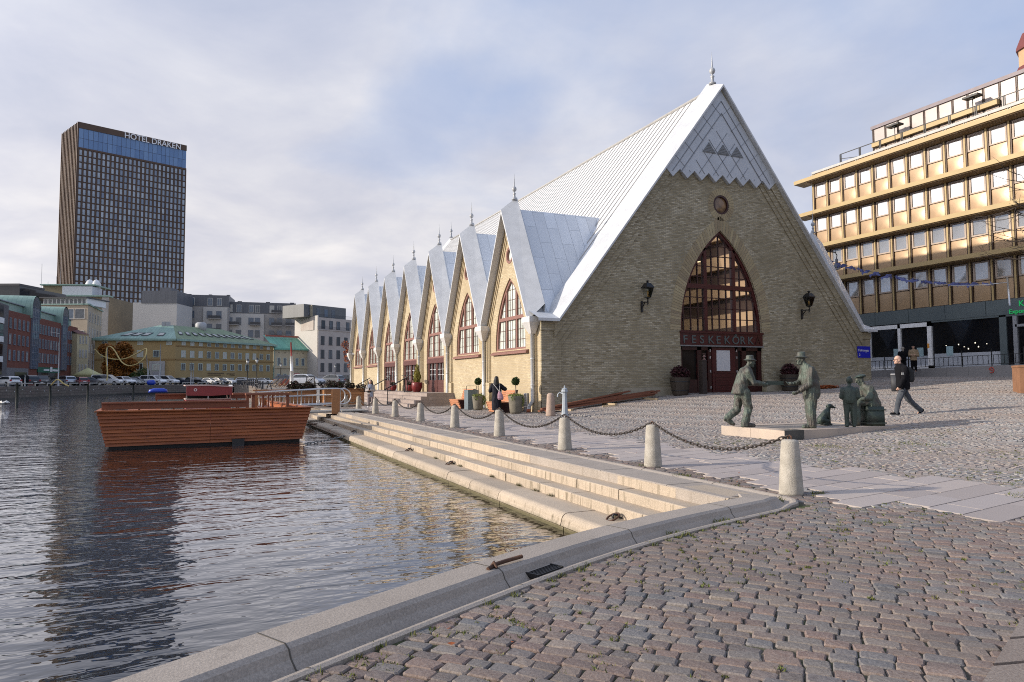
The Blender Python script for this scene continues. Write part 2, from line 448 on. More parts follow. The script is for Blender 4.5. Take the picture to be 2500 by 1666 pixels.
# ================================================================ SETTING
# quay edge: the water side line of the near coping (z about .1)
WL = [(-7.6,-20.95),(-9.3,-21.42),(-10.816,-22.0),(-12.369,-22.782),(-14.134,-23.766),(-16.2,-25.0),(-19.2,-27.0),(-25,-31.0)]
def catmull(P, k=8):
    out = []; n = len(P)
    for i in range(n-1):
        p0, p1, p2, p3 = (np.array(P[max(0,i-1)],float), np.array(P[i],float), np.array(P[i+1],float), np.array(P[min(n-1,i+2)],float))
        for j in range(k):
            t = j/k
            out.append(.5*((2*p1)+(-p0+p2)*t+(2*p0-5*p1+4*p2-p3)*t*t+(-p0+3*p1-3*p2+p3)*t**3))
    out.append(np.array(P[-1],float)); return out
WLS = catmull(WL)
def offset(P, d):
    out = []
    for i, p in enumerate(P):
        a = P[max(0,i-1)]; b = P[min(len(P)-1,i+1)]; t = (b-a)/np.linalg.norm(b-a)
        out.append(p+np.array([-t[1], t[0]])*d)     # to the land side (line runs west)
    return out
LIP = offset(WLS, .5)
LIPX = np.array([p[0] for p in LIP][::-1]); LIPY = np.array([p[1] for p in LIP][::-1])
QX = -6.82
def on_land(x, y):
    """true where the ground is paved (arrays)"""
    return np.where(x > QX, y > -60, (x <= -7.0) & (y < np.interp(x, LIPX, LIPY)) | (x > -7.0) & (y < -21.35))

# --- ground: one sheet to the horizon on the near bank
ys = np.concatenate([np.arange(-45,-31,3.5), np.arange(-31,-21.4,.2), np.arange(-21.4,-15,.5), np.arange(-15,48,1.5), np.arange(48,120,4), [130,150,200,300,500,900,1600]])
us = np.concatenate([np.linspace(0,.25,60)**1.0, np.linspace(.25,1,26)[1:]**1.0])
rows = []
for y in ys:
    if y < -21.35:
        x0 = float(np.interp(y, LIPY, LIPX)) if y > LIPY[0] else -60.0
        if y <= LIPY[0]: x0 = -25+(y-LIPY[0])*1.4
    elif y < 145: x0 = QX
    else: x0 = QX-(y-145)*.6
    x1 = 60.0 if y < 60 else 60+(y-60)*2.0
    rows.append(np.stack([x0+(x1-x0)*us, np.full(len(us), y)], 1))
P = np.array(rows); Z = ground_z(P[...,0], P[...,1])
near = (P[...,1] < 14) & (P[...,0] < 40)
V = np.dstack([P, Z-np.where(near, .017, 0.0)]).reshape(-1,3)
nu, nv_ = len(us), len(ys)
ii = np.arange((nv_-1)*(nu-1)); r0 = ii//(nu-1); c0 = ii%(nu-1); q = r0*nu+c0
Fq = np.stack([q, q+1, q+nu+1, q+nu], 1)
GROUND = mat('ground_paving', (.27,.24,.21), .85, 0, .25, 1.2, .4, 25, (.2,.17,.15))
# near the camera the joints show sand and moss, farther off plain setts
m, nt, b = nodes('joint_ground')
v = coords(nt, 'Object'); f = ramp(nt, noise(nt, v, 1.6, 6, .7), [(.5,0.),(.6,1.)])
c = mixc(nt, f, (.085,.075,.055), (.06,.075,.018))
f2 = ramp(nt, noise(nt, v, 2.3, 4, .7), [(.62,0.),(.72,.8)])
c = mixc(nt, f2, c, (.12,.05,.02))
sx = N(nt, 'ShaderNodeSeparateXYZ'); nt.links.new(v, sx.inputs[0])
far = N(nt, 'ShaderNodeMapRange'); far.inputs[1].default_value = 6; far.inputs[2].default_value = 16; nt.links.new(sx.outputs[1], far.inputs[0])
c = mixc(nt, far.outputs[0], c, mixc(nt, noise(nt, v, 9, 4, .8), (.17,.15,.13), (.36,.32,.28)))
nt.links.new(c, b.inputs['Base Color']); b.inputs['Roughness'].default_value = .95
bump(nt, b, noise(nt, v, 40, 3, .7), .6, .02)
tag(np_mesh('ground', V, Fq, m), kind='structure')

# --- water: one sheet
m, nt, b = nodes('canal_water'); nt.nodes.remove(b)
dif = N(nt, 'ShaderNodeBsdfDiffuse'); dif.inputs['Color'].default_value = (.006,.006,.004,1)
glo = N(nt, 'ShaderNodeBsdfGlossy'); glo.inputs['Roughness'].default_value = .025; glo.inputs['Color'].default_value = (.97,.97,1,1)
frs = N(nt, 'ShaderNodeFresnel'); frs.inputs['IOR'].default_value = 1.4
fm = N(nt, 'ShaderNodeMath', operation='MULTIPLY_ADD', use_clamp=True); nt.links.new(frs.outputs[0], fm.inputs[0]); fm.inputs[1].default_value = 1.75; fm.inputs[2].default_value = .0
mxs = nt.nodes.new('ShaderNodeMixShader'); nt.links.new(fm.outputs[0], mxs.inputs[0]); nt.links.new(dif.outputs[0], mxs.inputs[1]); nt.links.new(glo.outputs[0], mxs.inputs[2]); nt.links.new(mxs.outputs[0], nt.nodes['Material Output'].inputs['Surface'])
tc = nt.nodes.new('ShaderNodeTexCoord')
def wv(rot, sc, scale, det=2, rough=.5, dist=0.):
    mp = nt.nodes.new('ShaderNodeMapping'); mp.inputs['Rotation'].default_value = (0,0,rot); mp.inputs['Scale'].default_value = sc
    nt.links.new(tc.outputs['Object'], mp.inputs[0]); return noise(nt, mp.outputs[0], scale, det, rough, dist)
h1 = wv(R(38), (.42,1,1), 2.6, 3, .5, .3); h2 = wv(R(20), (.5,1,1), 8.0, 2, .5); h3 = wv(R(60), (.6,1,1), .5, 2, .5)
ad = N(nt, 'ShaderNodeMath', operation='MULTIPLY_ADD'); nt.links.new(h2, ad.inputs[0]); ad.inputs[1].default_value = .17; nt.links.new(h1, ad.inputs[2])
ad2 = N(nt, 'ShaderNodeMath', operation='MULTIPLY_ADD'); nt.links.new(h3, ad2.inputs[0]); ad2.inputs[1].default_value = 1.3; nt.links.new(ad.outputs[0], ad2.inputs[2])
# gusts: calmer and rougher patches
gust = ramp(nt, wv(R(30), (.35,1,1), .09, 3, .6), [(.3,.45),(.7,1.)])
bm = N(nt, 'ShaderNodeBump', Distance=.06); nt.links.new(ad2.outputs[0], bm.inputs['Height']); nt.links.new(gust, bm.inputs['Strength'])
for q_ in (frs, glo, dif): nt.links.new(bm.outputs[0], q_.inputs['Normal'])
wz = -.65
tag(np_mesh('water', [(-400,-400,wz),(-7.4,-400,wz),(-7.4,420,wz),(-400,420,wz)], [(0,1,2,3)], m), kind='structure')

# --- quay coping with its gutter, swept round the corner
lipN = [np.array(p) for p in LIP if p[0] < -7.35][::-1]       # west to east
corner = [np.array(p) for p in [(-7.22,-21.28),(-7.02,-21.2),(-6.88,-21.05),(-6.83,-20.8)]]
north = [np.array((QX, y)) for y in np.concatenate([np.arange(-20.4,12.2,.9), [12.4]])]
path = lipN+corner+north
w_ = [0]*len(lipN)+[.3,.55,.8,1]+[1]*len(north)
pA = [(-.03,-.4),(-.03,.012),(.0,.022),(.03,.018),(.05,-.012),(.12,-.022),(.168,.03),(.19,.08),(.225,.101),(.485,.104),(.5,.09),(.5,-1.2)]
pB = [(-.03,-.4),(-.03,.02),(.0,.035),(.04,.03),(.1,.004),(.16,.0),(.2,.02),(.23,.04),(.26,.05),(.87,.052),(.89,.04),(.89,-.12)]
sv = []
for i, p in enumerate(path):
    a = path[max(0,i-1)]; bb = path[min(len(path)-1,i+1)]; t = (bb-a)/np.linalg.norm(bb-a); nrm = np.array([-t[1], t[0]])
    for (da, za), (db, zb) in zip(pA, pB):
        k = w_[i]; d = da*(1-k)+db*k; z = za*(1-k)+zb*k
        sv.append((p[0]+nrm[0]*d, p[1]+nrm[1]*d, z))
k = len(pA); sf = [(i*k+j, (i+1)*k+j, (i+1)*k+j+1, i*k+j+1) for i in range(len(path)-1) for j in range(k-1)]
mb = MB(); mb.add(sv, sf)
cop = thing('quay_coping', 'pale granite coping with a hollowed gutter along the near edge of the canal', 'quay edge')
cop_s = mb.build('coping_stone', STONEP, cop)
# joints between the coping stones: dark thin slots
mb = MB(); acc = 0; nxt = 1.6
for i in range(1, len(path)):
    acc += np.linalg.norm(path[i]-path[i-1])
    if acc > nxt:
        nxt = acc+1.75; a = path[i-1]; bb = path[i]; t = (bb-a)/np.linalg.norm(bb-a); nrm = np.array([-t[1], t[0]])
        kk = w_[i]
        pr = [((da*(1-kk)+db*kk), (za*(1-kk)+zb*kk)) for (da,za),(db,zb) in zip(pA, pB)][2:11]
        for (d0,z0),(d1,z1) in zip(pr[:-1], pr[1:]):
            mb.bar((a[0]+nrm[0]*d0, a[1]+nrm[1]*d0, z0), (a[0]+nrm[0]*d1, a[1]+nrm[1]*d1, z1), .008, .006)
mb.build('stone_joint', mat('joint_dark', (.09,.08,.065), .9), cop)
# drain grate and the hinged iron of the gutter
ip = min(range(len(lipN)), key=lambda i: abs(lipN[i][0]+11.25))
a = lipN[ip]; t = (lipN[ip+1]-lipN[ip-1]); t = t/np.linalg.norm(t); nrm = np.array([-t[1], t[0]])
ang = math.atan2(t[1], t[0])
gr = thing('drain_grate', 'black iron drain grate let into the gutter of the near coping', 'drain', (a[0]+nrm[0]*.11, a[1]+nrm[1]*.11, -.02), ang); gr.scale = (.62,.5,.9)
mb = MB(); mb.box(-.27,-.14,.012,.27,.13,.022); mb.build('sump', mat('sump_black', (.006,.006,.006), .9), gr)
mb = MB()
for i in range(6): mb.box(-.26,-.13+i*.045,.02,.26,-.108+i*.045,.05)
mb.box(-.275,-.14,.02,-.25,.13,.056); mb.box(.25,-.14,.02,.275,.13,.056)
mb.build('bar', BLACKIRON, gr)
a2 = lipN[ip-3]; hk = thing('iron_handle', 'rusty iron handle lying across the near coping beside the drain', 'handle', (a2[0]+nrm[0]*.27+.33*t[0], a2[1]+nrm[1]*.27+.33*t[1], .108), ang)
mb = MB(); mb.tube([(-.2,.0,.0),(-.1,.01,.015),(.0,.0,.02),(.2,-.01,.02)], .016, 7); mb.build('rod', RUST, hk)
mb = MB(); mb.tube([(-.13,-.03,0),(-.13,.0,.04),(-.13,.03,0)], .012, 6); mb.build('staple', RUST, hk)

# --- the broad stone steps down to the water
st = thing('stone_steps', 'broad pale granite steps running down from the square into the canal', 'steps')
Y0, Y1 = -21.6, 11.2
def step(name, x0, x1, ztop, zbot, seed, rounded=False, ya=-21.05):
    r_ = random.Random(seed); y = ya
    mb = MB()
    while y < Y1:
        L = r_.uniform(1.15, 2.5); y2 = min(Y1, y+L)
        jx, jz = r_.uniform(-.008,.008), r_.uniform(-.006,.004)
        if rounded:
            prof = [(x1, zbot), (x1, ztop+jz), (x0+.11, ztop+jz)]+[(x0+.11-.11*math.sin(R(a_)), ztop+jz-.11+.11*math.cos(R(a_))) for a_ in (15,30,45,60,75,90)]+[(x0-.02, ztop-.17), (x0+.03, ztop-.2), (x0+.03, zbot)]
        else:
            prof = [(x1, zbot), (x1, ztop+jz), (x0+jx+.016, ztop+jz), (x0+jx+.004, ztop+jz-.006), (x0+jx, ztop+jz-.018), (x0+jx-.004, zbot)]
        prof = prof[::-1]
        jg = .011 if rounded else .007; mb.prism(prof, 'y', y+jg, y2-jg)
        y = y2
    return mb.build(name, STONE, st)
step('step', -7.71, -7.2, .05, -.2, 1); step('step', -8.01, -7.5, -.101, -.34, 2, False, -21.15); step('step', -8.35, -7.9, -.247, -.5, 3, False, -21.3)
step('landing', -8.93, -8.2, -.397, -1.1, 4, True, -21.45)
mb = MB(); mb.box(-8.9,-21.3,-1.5,-7.3,Y1,-.7); mb.build('footing', STONE, st)
# mooring rings on the lowest tread
def on_z(px, py, z):
    d = CR*((px-CX)/F_PX)+CU*((CY-py)/F_PX)+CF; q = CAM+d*((z-CAM.z)/d.z); return (q.x,q.y,z)
for px_, py_, wh in [(1530,1264,'iron mooring ring on the lowest step in the near corner'),(1112.6,1133,'iron mooring ring on the lowest step in the middle stretch'),(1007,1100,'iron mooring ring on the lowest step between the middle one and the chained one'),(876,1055,'iron mooring ring on the lowest step where a chain ends'),(831,1040,'iron mooring ring on the lowest step nearest the wooden float')]:
    yy = on_z(px_,py_,-.39)[1]
    rg = thing('mooring_ring', wh, 'ring', (-8.42, yy, -.39), 0, 'mooring rings on the steps')
    mb = MB(); mb.tube([(.06,0,.0),(.0,0,.05),(-.05,0,.06),(-.08,0,.03),(-.06,0,-.0)], .017, 7); mb.build('eye', BLACKIRON, rg)
    mb = MB(); mb.tube([(-.07+.09*math.cos(2*math.pi*i/14), .09*math.sin(2*math.pi*i/14), .025+.045*math.cos(2*math.pi*i/14)) for i in range(15)], .014, 6, False); mb.build('ring', RUST, rg)

# --- quay wall beyond the steps
qw = thing('quay_wall', 'low granite quay wall on the hall side beyond the steps', 'wall')
WALLST = mat_brick('quay_stone', [(.16,.14,.12),(.25,.22,.18),(.2,.18,.15),(.22,.17,.15)], (.07,.06,.05), .95, .38, .03, (.09,.09,.06), .6, .9, .5, .3)
mb = MB()
yy = list(np.arange(11.2, 146, 6.0))
for a_, b_ in zip(yy[:-1], yy[1:]):
    za, zb = gz(-6.8,a_), gz(-6.8,b_)
    mb.add([(-7.7,a_,-1.2),(-7.7,b_,-1.2),(-7.7,b_,zb+.05),(-7.7,a_,za+.05),(-6.8,a_,za+.03),(-6.8,b_,zb+.03)], [(0,1,2,3),(3,2,5,4)])
mb.add([(-7.7,11.2,-1.2),(-6.8,11.2,-1.2),(-6.8,11.2,.06),(-7.7,11.2,.06)], [(0,1,2,3)])
mb.build('wall_face', WALLST, qw)

# --- granite slab path along the bollards
CWD = .44; SL = []; a8 = R(8); cs, sn = math.cos(a8), math.sin(a8)
def path_l(y): return lerp(y, [-26,-22.9,-22.2,-21.5,-17,-5,10,20], [-5.2,-5.75,-6.0,-6.35,-6.25,-5.9,-5.6,-5.2])
def path_r(y): return lerp(y, [-26,-22,-21,-19,-5,10,20], [-2.7,-3.3,-3.6,-3.95,-3.7,-3.4,-3.0])
ranges = []
mb = MB(); k = 0; yc = -25.5
while yc < 16:
    j = ((k%3)-1)*.24+rnd.uniform(-.08,.08); x0 = path_l(yc)+j+.1; x1 = path_r(yc)+((k+1)%3-1)*.22+rnd.uniform(-.05,.05)
    ranges.append((yc, x0, x1)); x = x0
    first = True
    while x < x1-.2:
        L = min(x1-x, rnd.choice([.7,.95,1.2]) if not first else rnd.choice([.45,.8,1.1])); first = False
        if x1-x-L < .3: L = x1-x
        xm = x-path_l(yc); dy0 = (x+5.2)*math.tan(a8); dy1 = (x+L+5.2)*math.tan(a8)
        zz = [gz(px, yc)+.004+rnd.uniform(-.003,.003) for px in (x, x+L)]
        g_ = .009
        mb.add([(x+g_,yc+dy0+g_,zz[0]),(x+L-g_,yc+dy1+g_,zz[1]),(x+L-g_,yc+dy1+CWD-g_,zz[1]),(x+g_,yc+dy0+CWD-g_,zz[0]),
                (x+g_,yc+dy0+g_,zz[0]-.06),(x+L-g_,yc+dy1+g_,zz[1]-.06),(x+L-g_,yc+dy1+CWD-g_,zz[1]-.06),(x+g_,yc+dy0+CWD-g_,zz[0]-.06)],
               [(0,1,2,3),(0,4,5,1),(1,5,6,2),(2,6,7,3),(3,7,4,0)])
        x += L
    k += 1; yc += CWD
tag(mb.build('stone_path', SLAB), kind='structure')
RY = np.array([r_[0] for r_ in ranges]); RX0 = np.array([r_[1] for r_ in ranges]); RX1 = np.array([r_[2] for r_ in ranges])
def in_path(x, y):
    yy = y-(x+5.2)*math.tan(a8); i = np.floor((yy-RY[0])/CWD).astype(int); ok = (i >= 0) & (i < len(RY)); i = np.clip(i, 0, len(RY)-1)
    return ok & (x > RX0[i]-.03) & (x < RX1[i]+.03)

# --- cobbles, every one a small rounded block
PLINTH = (-1.16, -15.25, 2.5, -13.05)
def setts(cx, cy, ang, hx, hy, top, name, m, seg, seed, rise):
    g = np.random.default_rng(seed); n = len(cx)
    if seg == 8:
        base = np.array([(-1,-.76),(-.85,-1),(.85,-1),(1,-.76),(1,.76),(.85,1),(-.85,1),(-1,.76)])
    else:
        base = np.array([(-1,-1),(1,-1),(1,1),(-1,1)], float)
    k = len(base); ca, sa = np.cos(ang)[:,None], np.sin(ang)[:,None]
    jit = g.uniform(-.085,.085,(n,k,2))
    out = []
    tilt = g.normal(0, .024, (n,2))
    for sc, dz in ((1.015,-.05),(1.0,-.009),(.89,0.0)):
        lx = (base[:,0]+jit[:,:,0])*sc*hx[:,None]; ly = (base[:,1]+jit[:,:,1])*sc*hy[:,None]
        X = cx[:,None]+lx*ca-ly*sa; Y = cy[:,None]+lx*sa+ly*ca
        Zt = (top+rise*g.uniform(-1,1,n)*0+0)[:,None]+dz+(tilt[:,:1]*lx+tilt[:,1:]*ly)
        out.append(np.stack([X,Y,np.broadcast_to(Zt,X.shape)],-1))
    V = np.concatenate(out, 1)                                # n, 3k, 3
    if seg == 8:
        cen = np.stack([cx,cy,top+.003],-1)[:,None,:]; V = np.concatenate([V,cen],1)
    kk = V.shape[1]; o = (np.arange(n)*kk)[:,None,None]
    side = np.array([[r_*k+i, r_*k+(i+1)%k, (r_+1)*k+(i+1)%k, (r_+1)*k+i] for r_ in (0,1) for i in range(k)])
    if seg == 8:
        capf = np.array([[2*k+i, 2*k+i+1, 2*k+(i+2)%k, 3*k] for i in range(0,k,2)])
    else:
        capf = np.array([[2*k,2*k+1,2*k+2,2*k+3]])
    Fq = (np.concatenate([side,capf])[None]+o).reshape(-1,4)
    return tag(np_mesh(name, V.reshape(-1,3), Fq, m, smooth=False), kind='structure')
def lay(xr, yr, th, L, Wd, seed, mask, bow=.0, arc=0.0, arcw=1.3):
    """running bond rotated by th over a rectangle of its own frame; arc bends the courses into fans"""
    g = np.random.default_rng(seed); c_, s_ = math.cos(th), math.sin(th)
    vs_ = np.arange(yr[0], yr[1], Wd); cx = []; cy = []; an = []; hx = []; hy = []
    for j, v in enumerate(vs_):
        n = int((xr[1]-xr[0])/L*1.15); ln = g.uniform(.72,1.28,n)*L; u = xr[0]+np.cumsum(ln)-ln/2+g.uniform(0,L)
        wob = .05*np.sin(u*.9+j*.07)+.03*np.sin(u*2.3+1.3*j*.1)
        vv = v+wob+g.normal(0,.005,n); da = np.zeros(n)
        if arc:
            ph = ((u/arcw)%1)*2-1; vv = vv+arc*(1-ph**2); da = np.arctan(-2*ph*arc*2/arcw)
        cx.append(u*c_-vv*s_); cy.append(u*s_+vv*c_); an.append(th+da+g.normal(0,.045,n)); hx.append(ln/2*.962); hy.append(np.full(n, Wd/2*.958)*g.uniform(.92,1.02,n))
    cx, cy, an, hx, hy = map(np.concatenate, (cx,cy,an,hx,hy))
    k = mask(cx, cy); cx, cy, an, hx, hy = cx[k], cy[k], an[k], hx[k], hy[k]
    top = ground_z(cx, cy)+g.normal(0,.0035,len(cx))
    return cx, cy, an, hx, hy, top
# the view cone, a little wider than the lens
def in_view(x, y, pad=.06, far=60):
    dx = x-CAM.x; dy = y-CAM.y; d = dx*_sy+dy*_cy; l = dx*_cy-dy*_sy
    return (d > 1.6) & (d < far) & (np.abs(l) < d*(1250/F_PX+pad)+1.2)
edge = lambda x: np.interp(x, [-8,-6.4,-5.7,-5.2,-3,0,6], [-21,-20.5,-22.9,-24.0,-24.6,-24.2,-23.8])
def m_near(x, y):
    k = on_land(x, y) & in_view(x, y, .25) & ~in_path(x, y)
    return k & ((x < RX_left(x, y)) | (y < -25.3))
def RX_left(x, y):
    yy = y-(x+5.2)*math.tan(a8); return np.interp(yy, RY, RX0)
def m_plaza(x, y):
    k = (x > -6.8) & in_view(x, y, .12) & ~in_path(x, y) & (x > RX_left(x, y)) & (y > -26)
    k &= ~((x > PLINTH[0]) & (x < PLINTH[2]) & (y > PLINTH[1]) & (y < PLINTH[3]))
    k &= ~((x > -.1) & (x < 21) & (y > -.05))
    k &= ~((x > -2.9) & (x < 0) & (y > 11.3))
    return k & (y < 15) & (x < 31)
c_ = lay((-34,30), (-40,30), R(-48), .162, .11, 5, m_near)
setts(*c_, 'cobblestones', COB, 8, 6, .006)
c_ = lay((-60,60), (-60,60), R(12), .112, .088, 6, m_plaza, 0, .28, 1.3)
setts(*c_, 'plaza_setts', COBP, 4, 7, .004)
# ================================================================ MARKET HALL
W = 20.8; XC = 10.35; SL_ = 1.285; D_ = 6.06; YC0 = 3.43; YB = 42.85
hall = thing('market_hall', 'pale yellow brick market hall with steep white metal roof and a row of pointed gables', 'building')
def zl(x): return 3.236+SL_*x                                # lower front line of the coping
def zr(x): return 3.4+SL_*x                                  # roof plane
def lancet(c, z0, w0, zs, Rr, n=14):
    """outline of a pointed opening, bottom left round to bottom right"""
    k = Rr-w0; h = math.sqrt(Rr*Rr-k*k); pts = [(c-w0, z0)]
    L = [(-(math.sqrt(Rr*Rr-(h*i/n)**2)-k), h*i/n) for i in range(n+1)]
    pts += [(c+a, zs+b) for a, b in L]; pts += [(c-a, zs+b) for a, b in L[::-1][1:]]
    pts.append((c+w0, z0)); return pts
def lancet_hw(z, w0, zs, Rr):
    if z <= zs: return w0
    k = Rr-w0; q = Rr*Rr-(z-zs)**2
    return max(0, math.sqrt(q)-k) if q > 0 else 0
def circ(c, z, r, n=20): return [(c+r*math.cos(2*math.pi*i/n), z+r*math.sin(2*math.pi*i/n)) for i in range(n)]
def wall_holes(mb, outer, holes, mp, depth):
    loops = [[Vector((a,b_,0)) for a,b_ in outer]]+[[Vector((a,b_,0)) for a,b_ in h] for h in holes]
    flat = [p for l in loops for p in l]
    tri = tessellate_polygon(loops)
    mb.add([mp(p.x,p.y,0) for p in flat], [tuple(t) for t in tri])
    for h in holes:
        n = len(h); vs = [mp(a,b_,0) for a,b_ in h]+[mp(a,b_,depth) for a,b_ in h]
        mb.add(vs, [(i,(i+1)%n,(i+1)%n+n,i+n) for i in range(n)])
def ring(mb, outer, inner, mp, d0, d1):
    n = len(outer); vs = [mp(*p,d0) for p in outer]+[mp(*p,d0) for p in inner]+[mp(*p,d1) for p in outer]+[mp(*p,d1) for p in inner]
    fs = []
    for i in range(n):
        j = (i+1)%n; fs += [(i,j,j+n,i+n), (i+n,j+n,j+3*n,i+3*n), (i,j,j+2*n,i+2*n)]
    mb.add(vs, fs)
mF = lambda a,z,d: (a, d, z)                                 # front wall, d inward
mS = lambda a,z,d: (d, a, z)                                 # canal side wall

# ---- front wall
FW = dict(c=10.27, w0=2.6, zs=4.0, Rr=6.42)
zapex = FW['zs']+math.sqrt(FW['Rr']**2-(FW['Rr']-FW['w0'])**2)
mb = MB()
hole = lancet(FW['c'], .86, FW['w0'], FW['zs'], FW['Rr'])
rw = circ(10.37, 10.5, .5, 24)
def rakex(z): return (z-3.236)/SL_
outer = [(0,-.6),(W,-.6),(W,4.15),(W-.75,4.15),(XC,16.3),(.75,4.15),(0,4.15)]
wall_holes(mb, outer, [hole, rw], mF, .35)
# rake bands under the coping and the end piers, stepped out
for (i0, i1, pr) in ((.0,.42,.16),(.42,.72,.09),(.72,.95,.045)):
    k0, k1 = i0*1.63, i1*1.63
    for s in (1,-1):
        X = lambda x: XC+s*(x-XC)
        mb.prism([(X(.6), 4.15-k0+.0), (X(.6), 4.15-k1), (X(XC-.0), 16.55-k1), (X(XC), 16.55-k0)], 'y', -pr, .02)
for x0, x1 in ((-.02,.98),(W-.98,W+.02)):
    mb.box(x0,-.07,-.6,x1,.02,4.15)
    mb.box(x0-.03,-.13,3.78,x1+.0,-.0,4.17)
mb.box(-.02,-.05,-.6,FW['c']-FW['w0']-.02,.02,1.95-.0); mb.box(FW['c']+FW['w0']+.02,-.05,-.6,W+.0,.02,1.95)
fw = mb.build('front_wall', BRICK, hall)
mb = MB()                                                    # voussoirs round the openings
o1 = lancet(FW['c'], 4.0, FW['w0']+.62, FW['zs'], FW['Rr']+.62); i1 = lancet(FW['c'], 4.0, FW['w0'], FW['zs'], FW['Rr'])
n = len(o1)
for a_ in range(1, n-2):
    for q in range(3):
        def L(p0,p1,t): return (p0[0]+(p1[0]-p0[0])*t, p0[1]+(p1[1]-p0[1])*t)
        t0, t1 = q/3+.04, (q+1)/3-.04
        A, B_ = L(i1[a_],i1[a_+1],t0), L(i1[a_],i1[a_+1],t1); Cc, Dd = L(o1[a_],o1[a_+1],t1), L(o1[a_],o1[a_+1],t0)
        mb.prism([A,B_,Cc,Dd], 'y', -.012, .03)
for a_ in range(32):
    t0, t1 = 2*math.pi*(a_+.08)/32, 2*math.pi*(a_+.92)/32
    mb.prism([(10.37+r_*math.cos(t), 10.5+r_*math.sin(t)) for r_, t in ((.5,t0),(.5,t1),(.84,t1),(.84,t0))], 'y', -.012, .03)
mb.build('arch_brick', mat_island('arch_brickwork', [(.3,.23,.12),(.46,.38,.21),(.38,.3,.17),(.25,.19,.11)], .85, .2, 30, .3, (.28,.22,.13)), hall)
BASER = mat('base_render', (.36,.32,.24), .9, 0, .2, 2, .3, 40)
for poly_, d_ in (([(13.0,.4),(W-.9,.4),(W-.9,1.95),(18.5,1.55),(16.5,1.5),(13.0,1.5)], -.13), ([(0.9,-.3),(7.5,-.3),(7.5,1.22),(4.2,1.15),(4.2,.75),(.9,.45)], -.085)):
    mb = MB(); mb.prism(poly_, 'y', d_, -.051); mb.build('base_ledge', BASER, hall)

# ---- metal gable with its zigzag lower edge
mb = MB(); zt, zb = 12.0, 11.58; hwz = (16.35-zb)/SL_-.15; npt = 8; pw = 2*hwz/npt
poly = [(XC+hwz, zt)]
for i in range(npt): 
    poly.append((XC+hwz-pw*(i+.5), zb)); poly.append((XC+hwz-pw*(i+1), zt))
poly += [(XC-hwz, zt), (XC, 16.4)]
poly = [p for k, p in enumerate(poly) if k == 0 or p != poly[k-1]]
mb.prism(poly, 'y', -.2, .0)
gm = mb.build('gable_cladding', TILEM, hall)
mb = MB()
def clip(x0,z0,x1,z1,m=.95):
    out = []
    for k in range(61):
        t = k/60; x = x0+(x1-x0)*t; z = z0+(z1-z0)*t
        if z < 16.4-m*1.63-abs(x-XC)*SL_ and z > zb+.02+ (zt-zb)*abs((((x-XC+hwz)/pw)%1)*2-1): out.append((x,z))
    return (out[0], out[-1]) if len(out) > 1 else None
for i in range(-10, 20):
    for s in (1,-1):
        x0 = XC+s*(i*pw); seg = clip(x0, zb, x0+s*-4.0, zb+4.0*SL_*.97)
        if seg: mb.bar((seg[0][0],-.205,seg[0][1]), (seg[1][0],-.205,seg[1][1]), .02, .028, (0,1,0))
for s in (1,-1):
    for off, w in ((.42,.03),(.92,.045)):
        mb.bar((XC+s*(hwz-off), -.21, zt-.15), (XC, -.21, 16.4-off*SL_), .03, w, (0,1,0))
    for k in range(1,6):
        t = k/6; x = XC+s*hwz*(1-t); z = zt+(16.4-zt)*t
        mb.bar((x,-.205,z-.05),(x-s*.6,-.205,z-.6),.015,.02,(0,1,0))
mb.build('seam', SEAMD, gm)
for i in (-1,0,1):
    mb = MB()
    cx_, cz = 10.4+i*.92*.98, 13.05
    mb.prism([(cx_-.42,cz),(cx_+.42,cz),(cx_,cz+.54)], 'y', -.235, -.2)
    for q in range(6):
        zz = cz+.04+q*.08; hw = .42*(1-(zz-cz)/.54)-.03
        if hw > .03: mb.box(cx_-hw,-.25,zz,cx_+hw,-.236,zz+.035)
    mb.build('louvre', mat('louvre_grey', (.2,.21,.22), .5) if i == -1 else MATS['louvre_grey'], gm)

# ---- front coping: a broad chamfered metal band
mb = MB()
def band(mb, P, y0, y1, up, thick):
    """P: lower front polyline (x,z); rises by up to the back edge at y1"""
    n = len(P); vs = []
    for x, z in P: vs += [(x,y0,z),(x,y1,z+up),(x,y0,z-thick),(x,y0+.32,z-thick),(x,y1,z-.3)]
    fs = []
    for i in range(n-1):
        a, b_ = i*5, (i+1)*5
        fs += [(a,b_,b_+1,a+1), (a+2,b_+2,b_,a), (a+3,b_+3,b_+2,a+2), (a+1,b_+1,b_+4,a+4)]
    mb.add(vs, fs)
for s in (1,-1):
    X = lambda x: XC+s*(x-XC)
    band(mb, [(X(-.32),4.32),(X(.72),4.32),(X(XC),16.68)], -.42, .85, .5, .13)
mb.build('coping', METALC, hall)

# ---- finials
FINM = mat('finial_zinc', (.4,.41,.42), .45, .1, .1, 5)
def finial(h, r, parent, loc):
    mb = MB(); mb.lathe([(r*1.5,0),(r*1.5,.04*h),(r*.75,.06*h),(r*.6,.2*h),(r*.95,.24*h),(r*.4,.27*h),(r*.4,.31*h),(r*.95,.34*h),(r*1.3,.41*h),(r*.95,.48*h),(r*.4,.51*h),(r*.34,.55*h),(r*.12,.85*h),(.004,h)], n=14)
    return mb.build('finial', FINM, parent, loc)
finial(1.75, .125, hall, (XC,.42,17.0)); finial(1.75, .125, hall, (XC,YB-.4,17.0))
